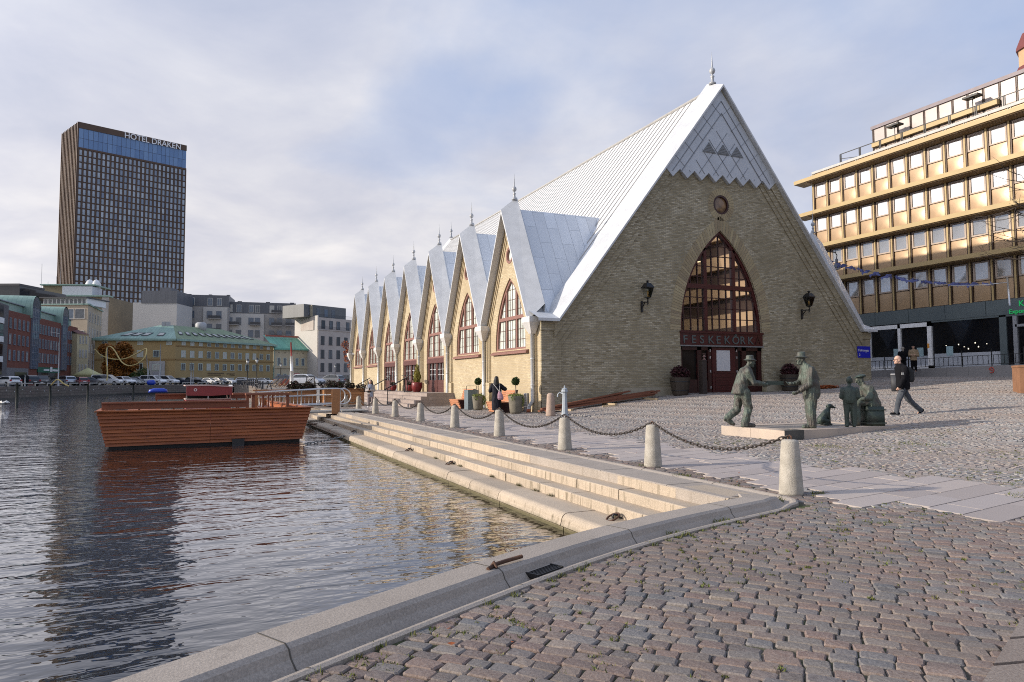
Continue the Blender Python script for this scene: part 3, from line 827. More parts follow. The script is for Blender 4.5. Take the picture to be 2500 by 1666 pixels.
# ---- main roof with standing seams
mb = MB()
for s in (1,-1):
    X = lambda x: XC+s*(x-XC)
    xe = .3
    mb.add([(X(xe),.2,zr(xe)),(X(XC),.2,zr(XC)),(X(XC),YB,zr(XC)),(X(xe),YB,zr(xe))], [(0,1,2,3)])
rf = mb.build('roof', METAL, hall)
mb = MB()
for s in (1,-1):
    X = lambda x: XC+s*(x-XC)
    y = .95
    while y < YB-.3:
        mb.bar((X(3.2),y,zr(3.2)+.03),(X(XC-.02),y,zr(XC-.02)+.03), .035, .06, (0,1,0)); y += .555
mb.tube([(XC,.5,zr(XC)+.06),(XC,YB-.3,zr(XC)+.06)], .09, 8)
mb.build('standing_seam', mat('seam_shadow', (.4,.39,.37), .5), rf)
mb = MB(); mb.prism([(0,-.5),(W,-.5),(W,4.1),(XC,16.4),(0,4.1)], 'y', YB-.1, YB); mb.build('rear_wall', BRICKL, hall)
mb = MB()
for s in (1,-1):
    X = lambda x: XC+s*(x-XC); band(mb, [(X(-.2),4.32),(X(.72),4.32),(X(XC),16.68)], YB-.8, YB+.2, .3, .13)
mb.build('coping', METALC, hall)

# ---- side gables
SIDED = mat('side_door_paint', (.1,.035,.03), .5, 0, .12, 4)
GZ0, GZ1 = 4.3, 10.1; HW = D_/2
def side_gable(k, side):
    yc = YC0+k*D_; y0, y1 = yc-HW, yc+HW
    X = (lambda x: x) if side < 0 else (lambda x: W-x)
    door = k in (2,3,4) and side < 0
    # wall
    wp = dict(w0=1.82, zs=3.25, Rr=4.05)
    mb = MB(); mp = lambda a,z,d: (X(d), a, z)
    holes = []
    if side < 0: holes = [lancet(yc, .78 if door else 3.05, **wp), circ(yc, 7.75, .4)]
    ya, yb_ = y0+(.0 if k else -.38), y1+(.0 if k < 6 else .4)
    wall_holes(mb, [(ya,-.6),(yb_,-.6),(yb_,GZ0),(y1,GZ0),(yc,GZ1-.15),(y0,GZ0),(ya,GZ0)], holes, mp, .3)
    if side < 0:
        sl = (GZ1-GZ0)/HW
        for i, (d0, d1, pr) in enumerate(((.0,.2,.11),(.27,.39,.075),(.46,.55,.045))):
            for s in (1,-1):
                e = lambda d, z: yc+s*((GZ1-z)/sl-d)
                mb.prism([(e(d0,GZ0),GZ0),(e(d1,GZ0),GZ0),(e(d1,GZ1-d1*sl-.1),GZ1-d1*sl-.1),(e(d0,GZ1-d0*sl-.1),GZ1-d0*sl-.1)], 'x', X(-pr), X(.02))
                yA, yB2 = e(d0,GZ0), e(d1,GZ0); mb.box(min(X(-pr),X(.02)), min(yA,yB2), 1.5 if i else -.5, max(X(-pr),X(.02)), max(yA,yB2), GZ0)
        for s in (-1,1):
            yq = yc+s*(HW-.31); mb.box(-.135, yq-.29, -.55, .02, yq+.29, 1.45)
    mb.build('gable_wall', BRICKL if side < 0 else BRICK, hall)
    # roof
    xb = (GZ1-3.4)/SL_; xe = (GZ0-3.4)/SL_
    mb = MB()
    for s in (-1,1):
        ye = yc+s*HW
        mb.add([(X(-.3),ye,GZ0),(X(-.3),yc,GZ1),(X(xb+.1),yc,GZ1),(X(xe+.1),ye,GZ0)], [(0,1,2,3)])
        # valley flashing on the main roof
        mb.add([(X(xe+.05),ye,GZ0+.12),(X(xb+.05),yc,GZ1+.06),(X(xb+.55),yc,GZ1+.64),(X(xe+.5),ye,GZ0+.6)], [(0,1,2,3)])
    mb.build('gable_roof', SHEET, hall)
    # coping
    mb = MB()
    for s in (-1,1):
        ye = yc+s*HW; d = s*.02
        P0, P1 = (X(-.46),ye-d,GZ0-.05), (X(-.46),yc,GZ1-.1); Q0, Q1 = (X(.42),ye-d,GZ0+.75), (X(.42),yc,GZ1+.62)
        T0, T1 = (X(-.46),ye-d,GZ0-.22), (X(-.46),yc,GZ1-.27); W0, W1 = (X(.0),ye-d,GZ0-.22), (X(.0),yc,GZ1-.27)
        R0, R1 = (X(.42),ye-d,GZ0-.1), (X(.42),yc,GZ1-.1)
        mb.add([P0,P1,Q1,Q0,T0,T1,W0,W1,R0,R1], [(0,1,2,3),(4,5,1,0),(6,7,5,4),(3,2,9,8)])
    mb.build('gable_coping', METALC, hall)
    finial(1.35, .095, hall, (X(.28),yc,GZ1+.45))
    if side > 0: return
    # vent
    mb = MB(); ring(mb, circ(yc,7.75,.42), circ(yc,7.75,.3), mS, -.02, .2); fr = mb.build('round_vent', MAUVE, hall)
    mb = MB(); mb.prism(circ(yc,7.75,.33), 'x', .1, .14); mb.build('pane', BLIND, fr)
    mb = MB(); mb.prism(circ(yc,8.42,.07,10), 'x', -.03, .05); mb.build('vent_hole', BLACKIRON, hall)
    # window
    mb = MB(); o = lancet(yc,3.02,**wp); i_ = lancet(yc,3.02+.13,wp['w0']-.13,wp['zs'],wp['Rr']-.13)
    ring(mb, o, i_, mS, .06, .24)
    hwf = lambda z: lancet_hw(z, wp['w0']-.1, wp['zs'], wp['Rr']-.1)
    for yy in (-.6,.6):
        zt_ = 3.1
        while hwf(zt_) > abs(yy) and zt_ < 7: zt_ += .02
        mb.box(.07, yc+yy-.06, 3.1, .24, yc+yy+.06, zt_+.02)
    for zz, hh in ((4.62,.17),):
        mb.box(.05, yc-hwf(zz), zz-hh/2, .25, yc+hwf(zz), zz+hh/2)
    win = mb.build('side_window', MAUVE, hall)
    mb = MB()
    for j in range(-6,7):
        yy = j*.3
        if abs(abs(yy)-.6) < .05: continue
        zt_ = 3.1
        while hwf(zt_) > abs(yy) and zt_ < 7: zt_ += .03
        if zt_ > 3.15: mb.box(.135, yc+yy-.011, 3.1, .155, yc+yy+.011, zt_)
    zz = 3.55
    while zz < 6.5:
        if abs(zz-4.62) > .1 and hwf(zz) > .1: mb.box(.135, yc-hwf(zz), zz-.011, .155, yc+hwf(zz), zz+.011)
        zz += .5
    mb.build('glazing_bar', MUNT, win)
    mb = MB(); mb.prism(lancet(yc,3.06,wp['w0']-.05,wp['zs'],wp['Rr']-.05), 'x', .16, .2); mb.build('pane', BLIND, win)
    if not door:
        mb = MB(); mb.prism([(-.16,2.84),(-.16,2.93),(.1,3.06),(.1,2.84)], 'y', yc-2.15, yc+2.15); mb.build('sill', MAUVE, win)
    else:
        mb = MB(); w0 = wp['w0']
        mb.box(.0, yc-w0, 2.72, .26, yc+w0, 3.04)
        for a_, b_ in ((-w0,-w0+.16),(w0-.16,w0),(-.09,.09)): mb.box(.1, yc+a_, .78, .26, yc+b_, 2.74)
        for a_, b_ in ((-w0+.14,-.07),(.07,w0-.14)):
            mb.box(.13, yc+a_, .8, .24, yc+b_, 1.62)
            for q in range(4): mb.box(.115, yc+a_+.12, .9+q*.16, .135, yc+b_-.12, 1.03+q*.16)
            for e_ in (a_, b_-.12, (a_+b_)/2-.04): mb.box(.12, yc+e_, 1.6, .24, yc+e_+.1, 2.74)
        dr = mb.build('side_door', SIDED, hall)
        mb = MB(); mb.box(.2, yc-w0+.1, 1.6, .23, yc+w0-.1, 2.75); mb.build('pane', DGLASS, dr)
        mb = MB()
        for zq in (1.95,2.3): mb.box(.15, yc-w0+.15, zq, .19, yc+w0-.15, zq+.025)
        for yq in np.arange(-w0+.4, w0, .34): mb.box(.15, yc+yq, 1.62, .19, yc+yq+.022, 2.74)
        mb.build('glazing_bar', WHITE, dr)
for k in range(7): side_gable(k, -1); side_gable(k, 1)
mb = MB(); mb.box(W-.02,.02,-.5,W+.02,YB,4.2); mb.build('street_wall', BRICK, hall)
# hoppers and downpipes between the gables
for k in range(8):
    y = YC0-HW+k*D_ + (.12 if k == 0 else 0)
    mb = MB()
    t = [(-.52,y-.42,4.42),(.0,y-.42,4.42),(.0,y+.42,4.42),(-.52,y+.42,4.42)]; b_ = [(-.3,y-.12,3.66),(-.08,y-.12,3.66),(-.08,y+.12,3.66),(-.3,y+.12,3.66)]
    t2 = [(p[0],p[1],4.18) for p in t]
    vs = t+t2+b_; mb.add(vs, [(0,1,2,3),(0,4,5,1),(1,5,6,2),(2,6,7,3),(3,7,4,0),(4,8,9,5),(5,9,10,6),(6,10,11,7),(7,11,8,4),(8,11,10,9)])
    mb.build('gutter_hopper', HOPPER, hall)
    g0 = .8 if 2 <= k <= 5 else gz(-.3,y)
    mb = MB(); mb.tube([(-.19,y,3.7),(-.19,y,g0+.75),(-.19,y+.0,g0+.5),(-.3,y+.12,g0+.28),(-.32,y+.14,g0+.0)] if k == 0 else [(-.19,y,3.7),(-.19,y,g0)], .085, 10)
    for zz in (1.2,2.4): mb.lathe([(.1,0),(.1,.05)], (-.19,y,g0+zz), 10)
    dp = mb.build('downpipe', PIPE, hall)
    if k == 0:
        mb = MB(); mb.lathe([(.1,0),(.1,.16)], (-.32,y+.14,g0), 10); mb.build('pipe_shoe', mat('shoe_orange', (.42,.13,.06), .7), dp)

# ---- the big front window, sign board and doors
mb = MB(); c0 = FW['c']; kw = dict(zs=FW['zs'], Rr=FW['Rr']); w0 = FW['w0']
ring(mb, lancet(c0,3.8,w0,**kw), lancet(c0,4.0,w0-.15,FW['zs'],FW['Rr']-.15), mF, .1, .3)
hwF = lambda z: lancet_hw(z, w0-.1, FW['zs'], FW['Rr']-.1)
for x in (-.92,.92):
    zt_ = 4.0
    while hwF(zt_) > abs(x) and zt_ < 9.2: zt_ += .02
    mb.box(c0+x-.09,.1,3.9,c0+x+.09,.3,zt_+.02)
mb.box(c0-hwF(6.25),.08,6.13,c0+hwF(6.25),.31,6.36)
bw = mb.build('front_window', DKRED, hall)
mb = MB()
for x in np.arange(-2.28,2.4,.455):
    if min(abs(x-.92),abs(x+.92)) < .2: continue
    zt_ = 4.0
    while hwF(zt_) > abs(x) and zt_ < 9.2: zt_ += .03
    mb.box(c0+x-.018,.16,4.0,c0+x+.018,.2,zt_)
zz = 4.62
while zz < 8.9:
    if abs(zz-6.24) > .2 and hwF(zz) > .2: mb.box(c0-hwF(zz),.16,zz-.018,c0+hwF(zz),.2,zz+.018)
    zz += .535
mb.build('glazing_bar', mat('bar_dark', (.05,.015,.012), .5), bw)
mb = MB()
for x in (-.92,.92): mb.box(c0+x-.13,.26,4.0,c0+x-.1,.3,8.0)
mb.build('inner_frame', mat('frame_white', (.6,.6,.58), .5), bw)
m, nt, b = nodes('clear_glass')
mixs = nt.nodes.new('ShaderNodeMixShader'); tr = nt.nodes.new('ShaderNodeBsdfTransparent'); gl = nt.nodes.new('ShaderNodeBsdfGlossy')
gl.inputs['Roughness'].default_value = .02; tr.inputs['Color'].default_value = (.62,.6,.56,1); fz = nt.nodes.new('ShaderNodeFresnel'); fz.inputs['IOR'].default_value = 1.5
nt.links.new(fz.outputs[0], mixs.inputs[0]); nt.links.new(tr.outputs[0], mixs.inputs[1]); nt.links.new(gl.outputs[0], mixs.inputs[2])
nt.links.new(mixs.outputs[0], nt.nodes['Material Output'].inputs['Surface']); CLEAR = m
mb = MB(); mb.prism(lancet(c0,3.95,w0-.08,FW['zs'],FW['Rr']-.08), 'y', .21, .22); mb.build('pane', CLEAR, bw)
mb = MB(); ring(mb, circ(10.37,10.5,.52), circ(10.37,10.5,.41), mF, .0, .25); rw_ = mb.build('round_window', DKRED2, hall)
mb = MB(); mb.prism(circ(10.37,10.5,.45), 'y', .1, .13); mb.build('pane', mat_glass('amber_glass', (.16,.1,.055), .05, .5, 0, .8, 2.2), rw_)
# room behind the glass
OCH = mat('ochre_room', (.3,.16,.05), .8, 0, .5, .7, .0, 20, (.11,.06,.02))
room = MB(); room.box(6.5,4.5,.8,14.2,4.7,9.6); room.box(6.4,.4,.8,6.5,4.6,9.6); room.box(14.2,.4,.8,14.3,4.6,9.6); room.box(6.4,.4,9.5,14.3,4.7,9.6); room.box(6.4,.4,.7,14.3,4.7,.8)
rm = room.build('interior_wall', OCH, hall)
mb = MB(); mb.box(6.6,1.9,4.86,14.1,4.4,4.98); mb.box(6.6,2.8,3.0,14.1,4.4,3.2); mb.build('gallery_floor', mat('gallery_pale', (.5,.44,.34), .7), hall)
mb = MB()
for i in range(9): 
    x = 6.8+i*.75+rnd.uniform(-.3,.3); zz = rnd.choice([3.2,4.98,4.98]); mb.box(x,3.2,zz,x+rnd.uniform(.3,.9),3.9,zz+rnd.uniform(.5,2.1))
for i in range(10): mb.tube([(9.0+i*.2,2.2,6.1),(9.0+i*.2,2.2,5.75)], [.05,.02], 6)
mb.build('furnishing', mat('furnishing_dark', (.035,.025,.018), .8, 0, .5, 2), hall)
mb = MB(); mb.box(8.5,.4,4.05,9.25,.6,4.28); mb.box(9.45,.4,4.05,11.05,.6,4.28); mb.box(11.3,.4,4.05,11.6,.6,4.28); mb.build('sill_box', mat('sill_white', (.7,.72,.72), .5), hall)
mb = MB(); mb.bar((9.6,2.2,7.75),(10.9,2.0,7.95),.07,.05); mb.bar((8.6,2.3,7.1),(9.1,2.2,7.2),.06,.05); mb.build('strip_light', mat_emit('strip_lit', (1,.8,.55), 5.0), hall)
mb = MB()
for i in range(4): mb.tube([(12.0+i*.14,.7,8.0),(12.15+i*.12,.7,6.0),(12.1+i*.12,.75,4.0)], .07, 6)
mb.build('curtain', mat('curtain_grey', (.4,.37,.3), .8), hall)
# sign board
mb = MB(); mb.box(7.63,-.02,3.27,12.9,.3,3.86); mb.box(7.6,-.08,3.86,12.93,.3,3.96)
sb = mb.build('sign_board', DKRED, hall)
mb = MB(); mb.box(7.6,-.075,3.2,12.93,.3,3.262); mb.build('sign_trim', mat('trim_grey', (.2,.2,.2), .5), sb)
tx = 'FESKEKÔRK'
for i, ch in enumerate(tx): text('letter', ch, .56, LETTER, sb, (7.77+i*.512, -.035, 3.36), (R(90),0,0), .012, 'LEFT', 1.08, .006)
text('letter', 'A', .56, DKRED2, sb, (7.77+9*.512, -.035, 3.36), (R(90),0,0), .012, 'LEFT', 1.08, .006)
# doors
mb = MB()
for x0, x1 in ((7.67,7.8),(8.72,8.98),(9.38,9.62),(11.1,11.3),(11.56,11.86),(12.62,12.87)): mb.box(x0,.08,.88,x1,.26,3.2)
mb.box(7.67,.08,3.02,12.87,.26,3.2); mb.box(7.75,.1,.88,8.8,.24,1.55); mb.box(8.9,.1,.88,9.4,.24,1.5); mb.box(11.25,.1,.88,11.6,.24,1.5); mb.box(11.8,.1,.88,12.7,.24,1.5)
ef = mb.build('entrance_frame', DKRED2, hall)
mb = MB(); mb.box(7.75,.2,1.5,12.7,.23,3.1); mb.build('pane', DGLASS, ef)
mb = MB(); mb.box(9.62,.04,.9,11.1,.14,3.15)
for q in range(6): mb.box(9.78,.02,1.0+q*.13,10.94,.045,1.1+q*.13)
mb.box(9.74,.015,1.86,10.98,.05,1.92)
ed = mb.build('entrance_door', DKRED, hall)
mb = MB()
for zz in (1.1,1.9,2.6,2.95):
    for x in (9.5,11.2): mb.box(x-.02,.03,zz,x+.02,.09,zz+.12)
mb.build('hinge', GALV, ed)
mb = MB(); mb.box(9.88,.0,1.98,10.72,.038,3.02); pn = mb.build('notice_sheet', mat('paper_print', (.62,.62,.62), .6, 0, .22, 9, 0, 40, (.45,.45,.47)), ed)
mb = MB()
for zz in (2.05,2.2,2.35,2.5,2.62): mb.box(9.1,.09,zz+.1,9.22,.11,zz+.14); mb.box(9.06,.09,zz+.2,9.26,.11,zz+.22)
mb.build('door_sticker', mat('sticker', (.4,.25,.22), .6), ef)
mb = MB()
for k in range(2): mb.tube([(12.0+k*.45,.3,2.95),(11.95+k*.5,.3,2.5),(12.15+k*.3,.3,2.0),(12.1+k*.3,.3,1.6)], .03, 6)
mb.build('inner_curtain', mat('curtain_dim', (.12,.1,.09), .8), ef)
# ================================================================ HELPERS FOR PLACED THINGS
def on_x(px, py, X):
    d = CR*((px-CX)/F_PX)+CU*((CY-py)/F_PX)+CF; return CAM+d*((X-CAM.x)/d.x)
def adopt(o, root):
    o.parent = root; o.matrix_parent_inverse = Matrix.Translation(-Vector(root.location)); return o
# ================================================================ OFFICE BUILDING across the street
XB = 30.0
GOLD = mat('gold_tone_panel', (.42,.285,.165), .32, .25, .1, .5, .05, 6)
GOLDM = mat('gold_trim', (.4,.29,.13), .5, .05, .08, .6)
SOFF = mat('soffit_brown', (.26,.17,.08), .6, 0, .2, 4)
DKBR = mat('dark_bronze', (.05,.028,.018), .4, .3, .2, 3)
SKYGL = mat_glass('mirror_glass', (.8,.78,.74), .07, .6, .8, .1, .3, .08)
FASC = mat('slate_fascia', (.1,.125,.13), .5, 0, .25, .8, .1, 20, (.07,.09,.1))
SHOPGL = mat_glass('shop_glass', (.006,.007,.01), .03, .5, 0, .5, .4, .02)
ob = thing('office_building', 'long office block with gold panels, white mirrored windows and jutting ledges', 'building', (XB,11.8,1.6))
Y1B = 11.8; NB = 14; BW = 1.32; YE = Y1B-NB*BW
mb = MB(); mb.box(XB+.05, YE, 1.2, XB+14, Y1B, 17.2); adopt(mb.build('wall', DKBR), ob)
zs = [6.28, 9.15, 11.85, 14.55]; ztop = [8.8, 11.5, 14.2, 16.9]
pw = None; ww = None; pwL = None
for fi, (z0, z1) in enumerate(zip(zs, ztop)):
    hp = (z1-z0)*.49
    mb = MB(); mb.box(-.1,-.13,z0-.05,.05,-.06,z1); mb.box(-.1,.06,z0-.05,.05,.13,z1); mull = mb.mesh('mullion'); mull.materials.append(DKBR)
    mb = MB(); mb.box(-.14,-.055,z0-.05,.05,.055,z1); ribm = mb.mesh('rib'); ribm.materials.append(GOLDM)
    for i in range(NB+1):
        for nm_, me_ in (('mullion',mull),('rib',ribm)): o = link(nm_, me_, ob); o.location = Vector((XB,Y1B-i*BW,0))-Vector(ob.location)
    mb = MB(); mb.box(XB-.04, YE, z0-.1, XB+.05, Y1B, z0+.02); adopt(mb.build('sill_band', DKBR), ob)
    for i in range(NB):
        y = Y1B-(i+.5)*BW; zp = z0+hp/2; zw = (z0+hp+z1)/2-.02
        if pw is None:
            hh = hp/2
            vs = []; nn = 7
            for a in range(nn):
                for b_ in range(nn):
                    u, v_ = a/(nn-1)*2-1, b_/(nn-1)*2-1; vs.append((-.03-.035*(1-u*u)*(1-v_*v_), u*.51, v_*(hh-.05)))
            mb = MB(); mb.add(vs, [(a*nn+b_, a*nn+b_+1, (a+1)*nn+b_+1, (a+1)*nn+b_) for a in range(nn-1) for b_ in range(nn-1)], True)
            mb.box(.0,-.52,-hh+.0,.04,.52,hh)
            mb.box(-.05,-.52,-hh-.0,.02,.52,-hh+.06); mb.box(-.04,-.52,-hh+.14,.02,.52,-hh+.165)
            pwL = mb.build('panel', GOLD); hw = (z1-z0-hp)/2-.05
            mb = MB(); ring(mb, [(-.5,-hw),(.5,-hw),(.5,hw),(-.5,hw)], [(-.4,-hw+.09),(.4,-hw+.09),(.4,hw-.09),(-.4,hw-.09)], lambda a,z,d: (d,a,z), -.07, .05)
            ww = mb.build('window', mat('window_frame_tan', (.38,.3,.24), .5, .1))
            mb = MB(); mb.add([(-.02,-.41,-hw+.08),(-.02,.41,-hw+.08),(-.02,.41,hw-.08),(-.02,-.41,hw-.08)], [(0,1,2,3)]); mb.build('pane', SKYGL, ww)
            p, w = pwL, ww
        else:
            p = pwL.copy(); COL.objects.link(p); w = copy_tree(ww)
        p.parent = ob; w.parent = ob
        p.location = Vector((XB, y, zp))-Vector(ob.location); w.location = Vector((XB, y, zw))-Vector(ob.location)
        w.rotation_euler = (rnd.uniform(-.003,.003),0,rnd.uniform(-.012,.012))
        w.rotation_euler[1] = rnd.uniform(-.012,.012)
        p.rotation_euler[1] = rnd.uniform(-.02,.02); p.rotation_euler[2] = rnd.uniform(-.02,.02)
    # ledge over the storey
    mb = MB(); mb.prism([(XB-1.0,z1+.08),(XB-1.0,z1+.36),(XB+.1,z1+.36),(XB+.1,z1-.02)], 'y', YE, Y1B+(1.1 if fi > 1 else .2)); lg = adopt(mb.build('ledge', GOLDM), ob)
    mb = MB()
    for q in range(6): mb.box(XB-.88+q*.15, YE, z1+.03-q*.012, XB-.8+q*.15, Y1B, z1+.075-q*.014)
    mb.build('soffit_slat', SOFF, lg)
mb = MB(); mb.box(XB-.25, YE, 17.26, XB+1, Y1B, 17.6); adopt(mb.build('parapet', GOLD), ob)
mb = MB(); mb.box(XB-.35, YE, 17.6, XB-.1, Y1B-.1, 17.78)
for i in range(NB*1+1):
    y = Y1B-.2-i*BW; mb.box(XB-.3,y-.1,17.26,XB-.2,y-.06,17.6); mb.box(XB-.3,y+.06,17.26,XB-.2,y+.1,17.6)
adopt(mb.build('parapet_rail', mat('rail_grey', (.42,.42,.4), .5)), ob)
mb = MB()
yr_ = on_x(2052,380,XB+.6).y
for i in range(12):
    y = yr_-i*1.7
    mb.bar((XB+.6,y-.05,17.6),(XB+.6,y-.05,18.75),.05,.05); mb.bar((XB+.6,y+.05,17.6),(XB+.6,y+.05,18.75),.05,.05)
mb.bar((XB+.6,yr_,18.75),(XB+.6,YE,18.75),.05,.05); mb.bar((XB+.6,yr_,18.4),(XB+.6,yr_-1.6,18.1),.04,.04)
adopt(mb.build('roof_railing', BLACKIRON), ob)
# set back penthouse
XP = XB+2.6; yp = on_x(2131,310,XP).y; zp1 = on_x(2131,310,XP).z
mb = MB(); mb.box(XP,YE,17.2,XP+8,yp,zp1-.25); ph = adopt(mb.build('penthouse', mat('penthouse_sheet', (.33,.29,.27), .4, .3, .1, 1)), ob)
mb = MB(); mb.box(XP-.12,YE,zp1-.25,XP+8,yp+.12,zp1); mb.build('roof_edge', mat('roof_edge_plum', (.2,.16,.17), .5), ph)
mb = MB()
y = yp
while y > YE: mb.box(XP-.05,y-.09,18.0,XP,y-.05,zp1-.25); mb.box(XP-.05,y+.0,18.0,XP,y+.04,zp1-.25); y -= 1.02
mb.build('seam', DKBR, ph)
mb = MB(); mb.box(XP-.35,yp-9.2,19.05,XP,yp-.1,19.4); mb.box(XP-.35,YE,19.3,XP,yp-13.0,19.65); mb.build('sun_ledge', GOLDM, ph)
y = yp-.6; first = None
while y > YE+1:
    if first is None:
        mb = MB(); ring(mb, [(-.42,-.6),(.42,-.6),(.42,.6),(-.42,.6)], [(-.36,-.54),(.36,-.54),(.36,.54),(-.36,.54)], lambda a,z,d: (d,a,z), -.05, .0)
        first = mb.build('window', MATS['window_frame_tan'], ph, (XP,y,18.35)); mb = MB(); mb.add([(-.02,-.38,-.56),(-.02,.38,-.56),(-.02,.38,.56),(-.02,-.38,.56)], [(0,1,2,3)]); mb.build('pane', SKYGL, first)
    else:
        w = first.copy(); COL.objects.link(w); w.location = (XP,y,18.35)
        w.parent = ph
        for ch in first.children: c2 = ch.copy(); COL.objects.link(c2); c2.parent = w
    y -= 1.02
for px, py in ((2184,307),(2374,237)):
    p = on_x(px,py,XB+1.8); mb = MB(); mb.tube([(p.x,p.y,p.z-1.6),(p.x,p.y,p.z+.2)], .03, 6); mb.box(p.x-.3,p.y-.5,p.z-.06,p.x+.3,p.y+.5,p.z+.06); mb.box(p.x-.12,p.y-.1,p.z-.15,p.x+.12,p.y+.1,p.z+.15)
    adopt(mb.build('floodlight', BLACKIRON), ob)
# shop storey
mb = MB()
for i in range(8):
    a = Y1B+.0-i*2.55; mb.box(XB-.12,a-2.52,5.32,XB+.06,a,6.24)
adopt(mb.build('fascia', FASC), ob)
mb = MB(); yw0, yw1 = on_x(2122,860,XB).y, on_x(2279,860,XB).y; ymid = on_x(2200,860,XB).y
for a, b_ in ((yw0+.9,yw0-.25),(ymid+.1,ymid-.1),(yw1+.28,yw1)): mb.box(XB-.16,b_,2.2,XB+.05,a,5.25)
mb.box(XB-.16,yw1,4.98,XB+.05,yw0+.9,5.25); mb.box(XB-.16,yw1,2.1,XB+.05,yw0+.9,2.4)
shf = adopt(mb.build('shop_frame', mat('frame_white_alu', (.82,.82,.82), .4)), ob)
mb = MB(); mb.box(XB-.02,YE,1.9,XB+.02,yw0+.8,5.3); mb.build('shop_pane', SHOPGL, shf)
mb = MB(); mb.box(XB-.05,yw1+.25,2.4,XB-.025,yw0-.2,3.05); mb.box(XB-.05,on_x(2462,860,XB).y,2.2,XB-.025,yw1-.05,3.15); mb.build('frosted_band', mat('frost_band', (.4,.42,.46), .5), shf)
mb = MB(); yq = on_x(2440,850,XB).y; mb.box(XB-.1,yq-.5,2.2,XB+.03,yq-.1,5.3); mb.box(XB-.1,YE,5.2,XB+.03,yw1,5.33); mb.build('shop_pillar', FASC, shf)
mb = MB(); yq = on_x(2484,850,XB).y; mb.box(XB-.14,yq-.1,1.8,XB+.05,yq+.12,5.2); mb.box(XB-.14,yq-2,4.55,XB+.05,yq,4.7); mb.build('shop_door_frame', mat('alu_grey', (.3,.31,.33), .4, .3), shf)
SLM = mat_emit('shop_lit', (1,.9,.7), 1.2)
for k in range(8): mb = MB(); yy = on_x(2310+k*14+rnd.uniform(-5,5),845,XB).y; zz = rnd.uniform(3.2,3.8); mb.box(XB-.035,yy-.03,zz,XB-.025,yy+.03,zz+rnd.choice([.04,.08])); mb.build('shop_lamp', SLM, shf)
mb = MB(); yq = on_x(2275,845,XB).y; mb.box(XB-.165,yq+.06,3.55,XB-.155,yq+.2,3.85); mb.build('shop_sticker', mat('sticker_orange', (.7,.3,.05), .5), shf)
POST = mat('poster_teal', (.3,.42,.45), .5)
for px in (2190,2248,2320): mb = MB(); yq = on_x(px,855,XB).y; mb.box(XB-.06,yq-.22,3.0,XB-.045,yq+.22,3.6); mb.build('window_poster', POST, shf)
NEON = mat_emit('neon_green', (.01,.4,.1), .42)
yq = on_x(2466,735,XB-.15).y; zq = on_x(2466,748,XB-.15).z
ns = adopt(text('sign_lettering', 'KAP', .48, NEON, None, (0,0,0), (R(90),0,R(-90)), .015), ob); ns.location = Vector((XB-.15, yq-.45, zq-.05)); 
ns2 = adopt(text('sign_lettering', 'Exporthandel', .36, NEON, None, (0,0,0), (R(90),0,R(-90)), .015), ob); ns2.location = Vector((XB-.15, yq+.1, zq-.45))
# ramp wall and railing
yl, yrr = 12.0, -6.0
mb = MB(); mb.add([(28.4,yl,1.0),(28.4,yrr,1.0),(28.4,yrr,2.36),(28.4,yl,1.98),(28.75,yl,1.0),(28.75,yrr,1.0),(28.75,yrr,2.36),(28.75,yl,1.98)], [(0,1,2,3),(4,5,6,7),(3,2,6,7),(0,3,7,4),(1,2,6,5)])
mb.box(28.75,yrr,1.2,30.2,yl,1.95)
rw2 = thing('ramp_wall', 'grey concrete ramp wall with a red scrawl below the shop windows', 'wall', (28.4,3,1.6))
adopt(mb.build('wall', mat_brick('ramp_concrete', [(.25,.24,.24),(.29,.28,.28)], (.14,.13,.13), 1.35, 3.0, .015, (.17,.16,.16), .5, .85, .1, .5)), rw2)
pr_ = on_x(2421,904,28.4); mb = MB(); mb.tube([(28.385,pr_.y+.13*math.cos(t),pr_.z+.16*math.sin(t)) for t in np.linspace(0,5.6,14)], .028, 5); mb.tube([(28.385,pr_.y+.06,pr_.z+.05),(28.385,pr_.y-.04,pr_.z-.03)], .035, 5)
adopt(mb.build('paint_scrawl', mat('scrawl_red', (.5,.07,.05), .6)), rw2)
fe = thing('railing', 'thin black iron railing along the ramp in front of the shop windows', 'fence', (28.5,3,2.1))
mb = MB(); y = yl
while y > yrr:
    zt_ = lerp(y,[yrr,yl],[2.36,1.98]); mb.bar((28.5,y,zt_-.3),(28.5,y,zt_+1.0),.045,.045); y -= 1.75
adopt(mb.build('post', BLACKIRON), fe)
mb = MB(); y = yl
while y > yrr:
    zt_ = lerp(y,[yrr,yl],[2.36,1.98]); mb.bar((28.5,y,zt_+.1),(28.5,y,zt_+.62),.022,.022); y -= .3
mb.bar((28.5,yl,2.98-.36),(28.5,yrr,2.98),.04,.03); mb.bar((28.5,yl,2.08),(28.5,yrr,2.46),.03,.03)
adopt(mb.build('rail', BLACKIRON), fe)

# the wing of the office block that runs on beyond the frame (seen only mirrored in the hall window)
mb = MB(); YW = YE-26
for z0, z1 in zip(zs, ztop):
    mb.box(XB-.02, YW, z0, XB+.3, YE-.02, z0+(z1-z0)*.5); mb.box(XB-.9, YW, z1+.08, XB+.3, YE-.02, z1+.36)
adopt(mb.build('panel_wing', GOLD), ob)
mb = MB(); mb.box(XB+.05, YW, 1.2, XB+10, YE-.02, 17.2); adopt(mb.build('wall', DKBR), ob)
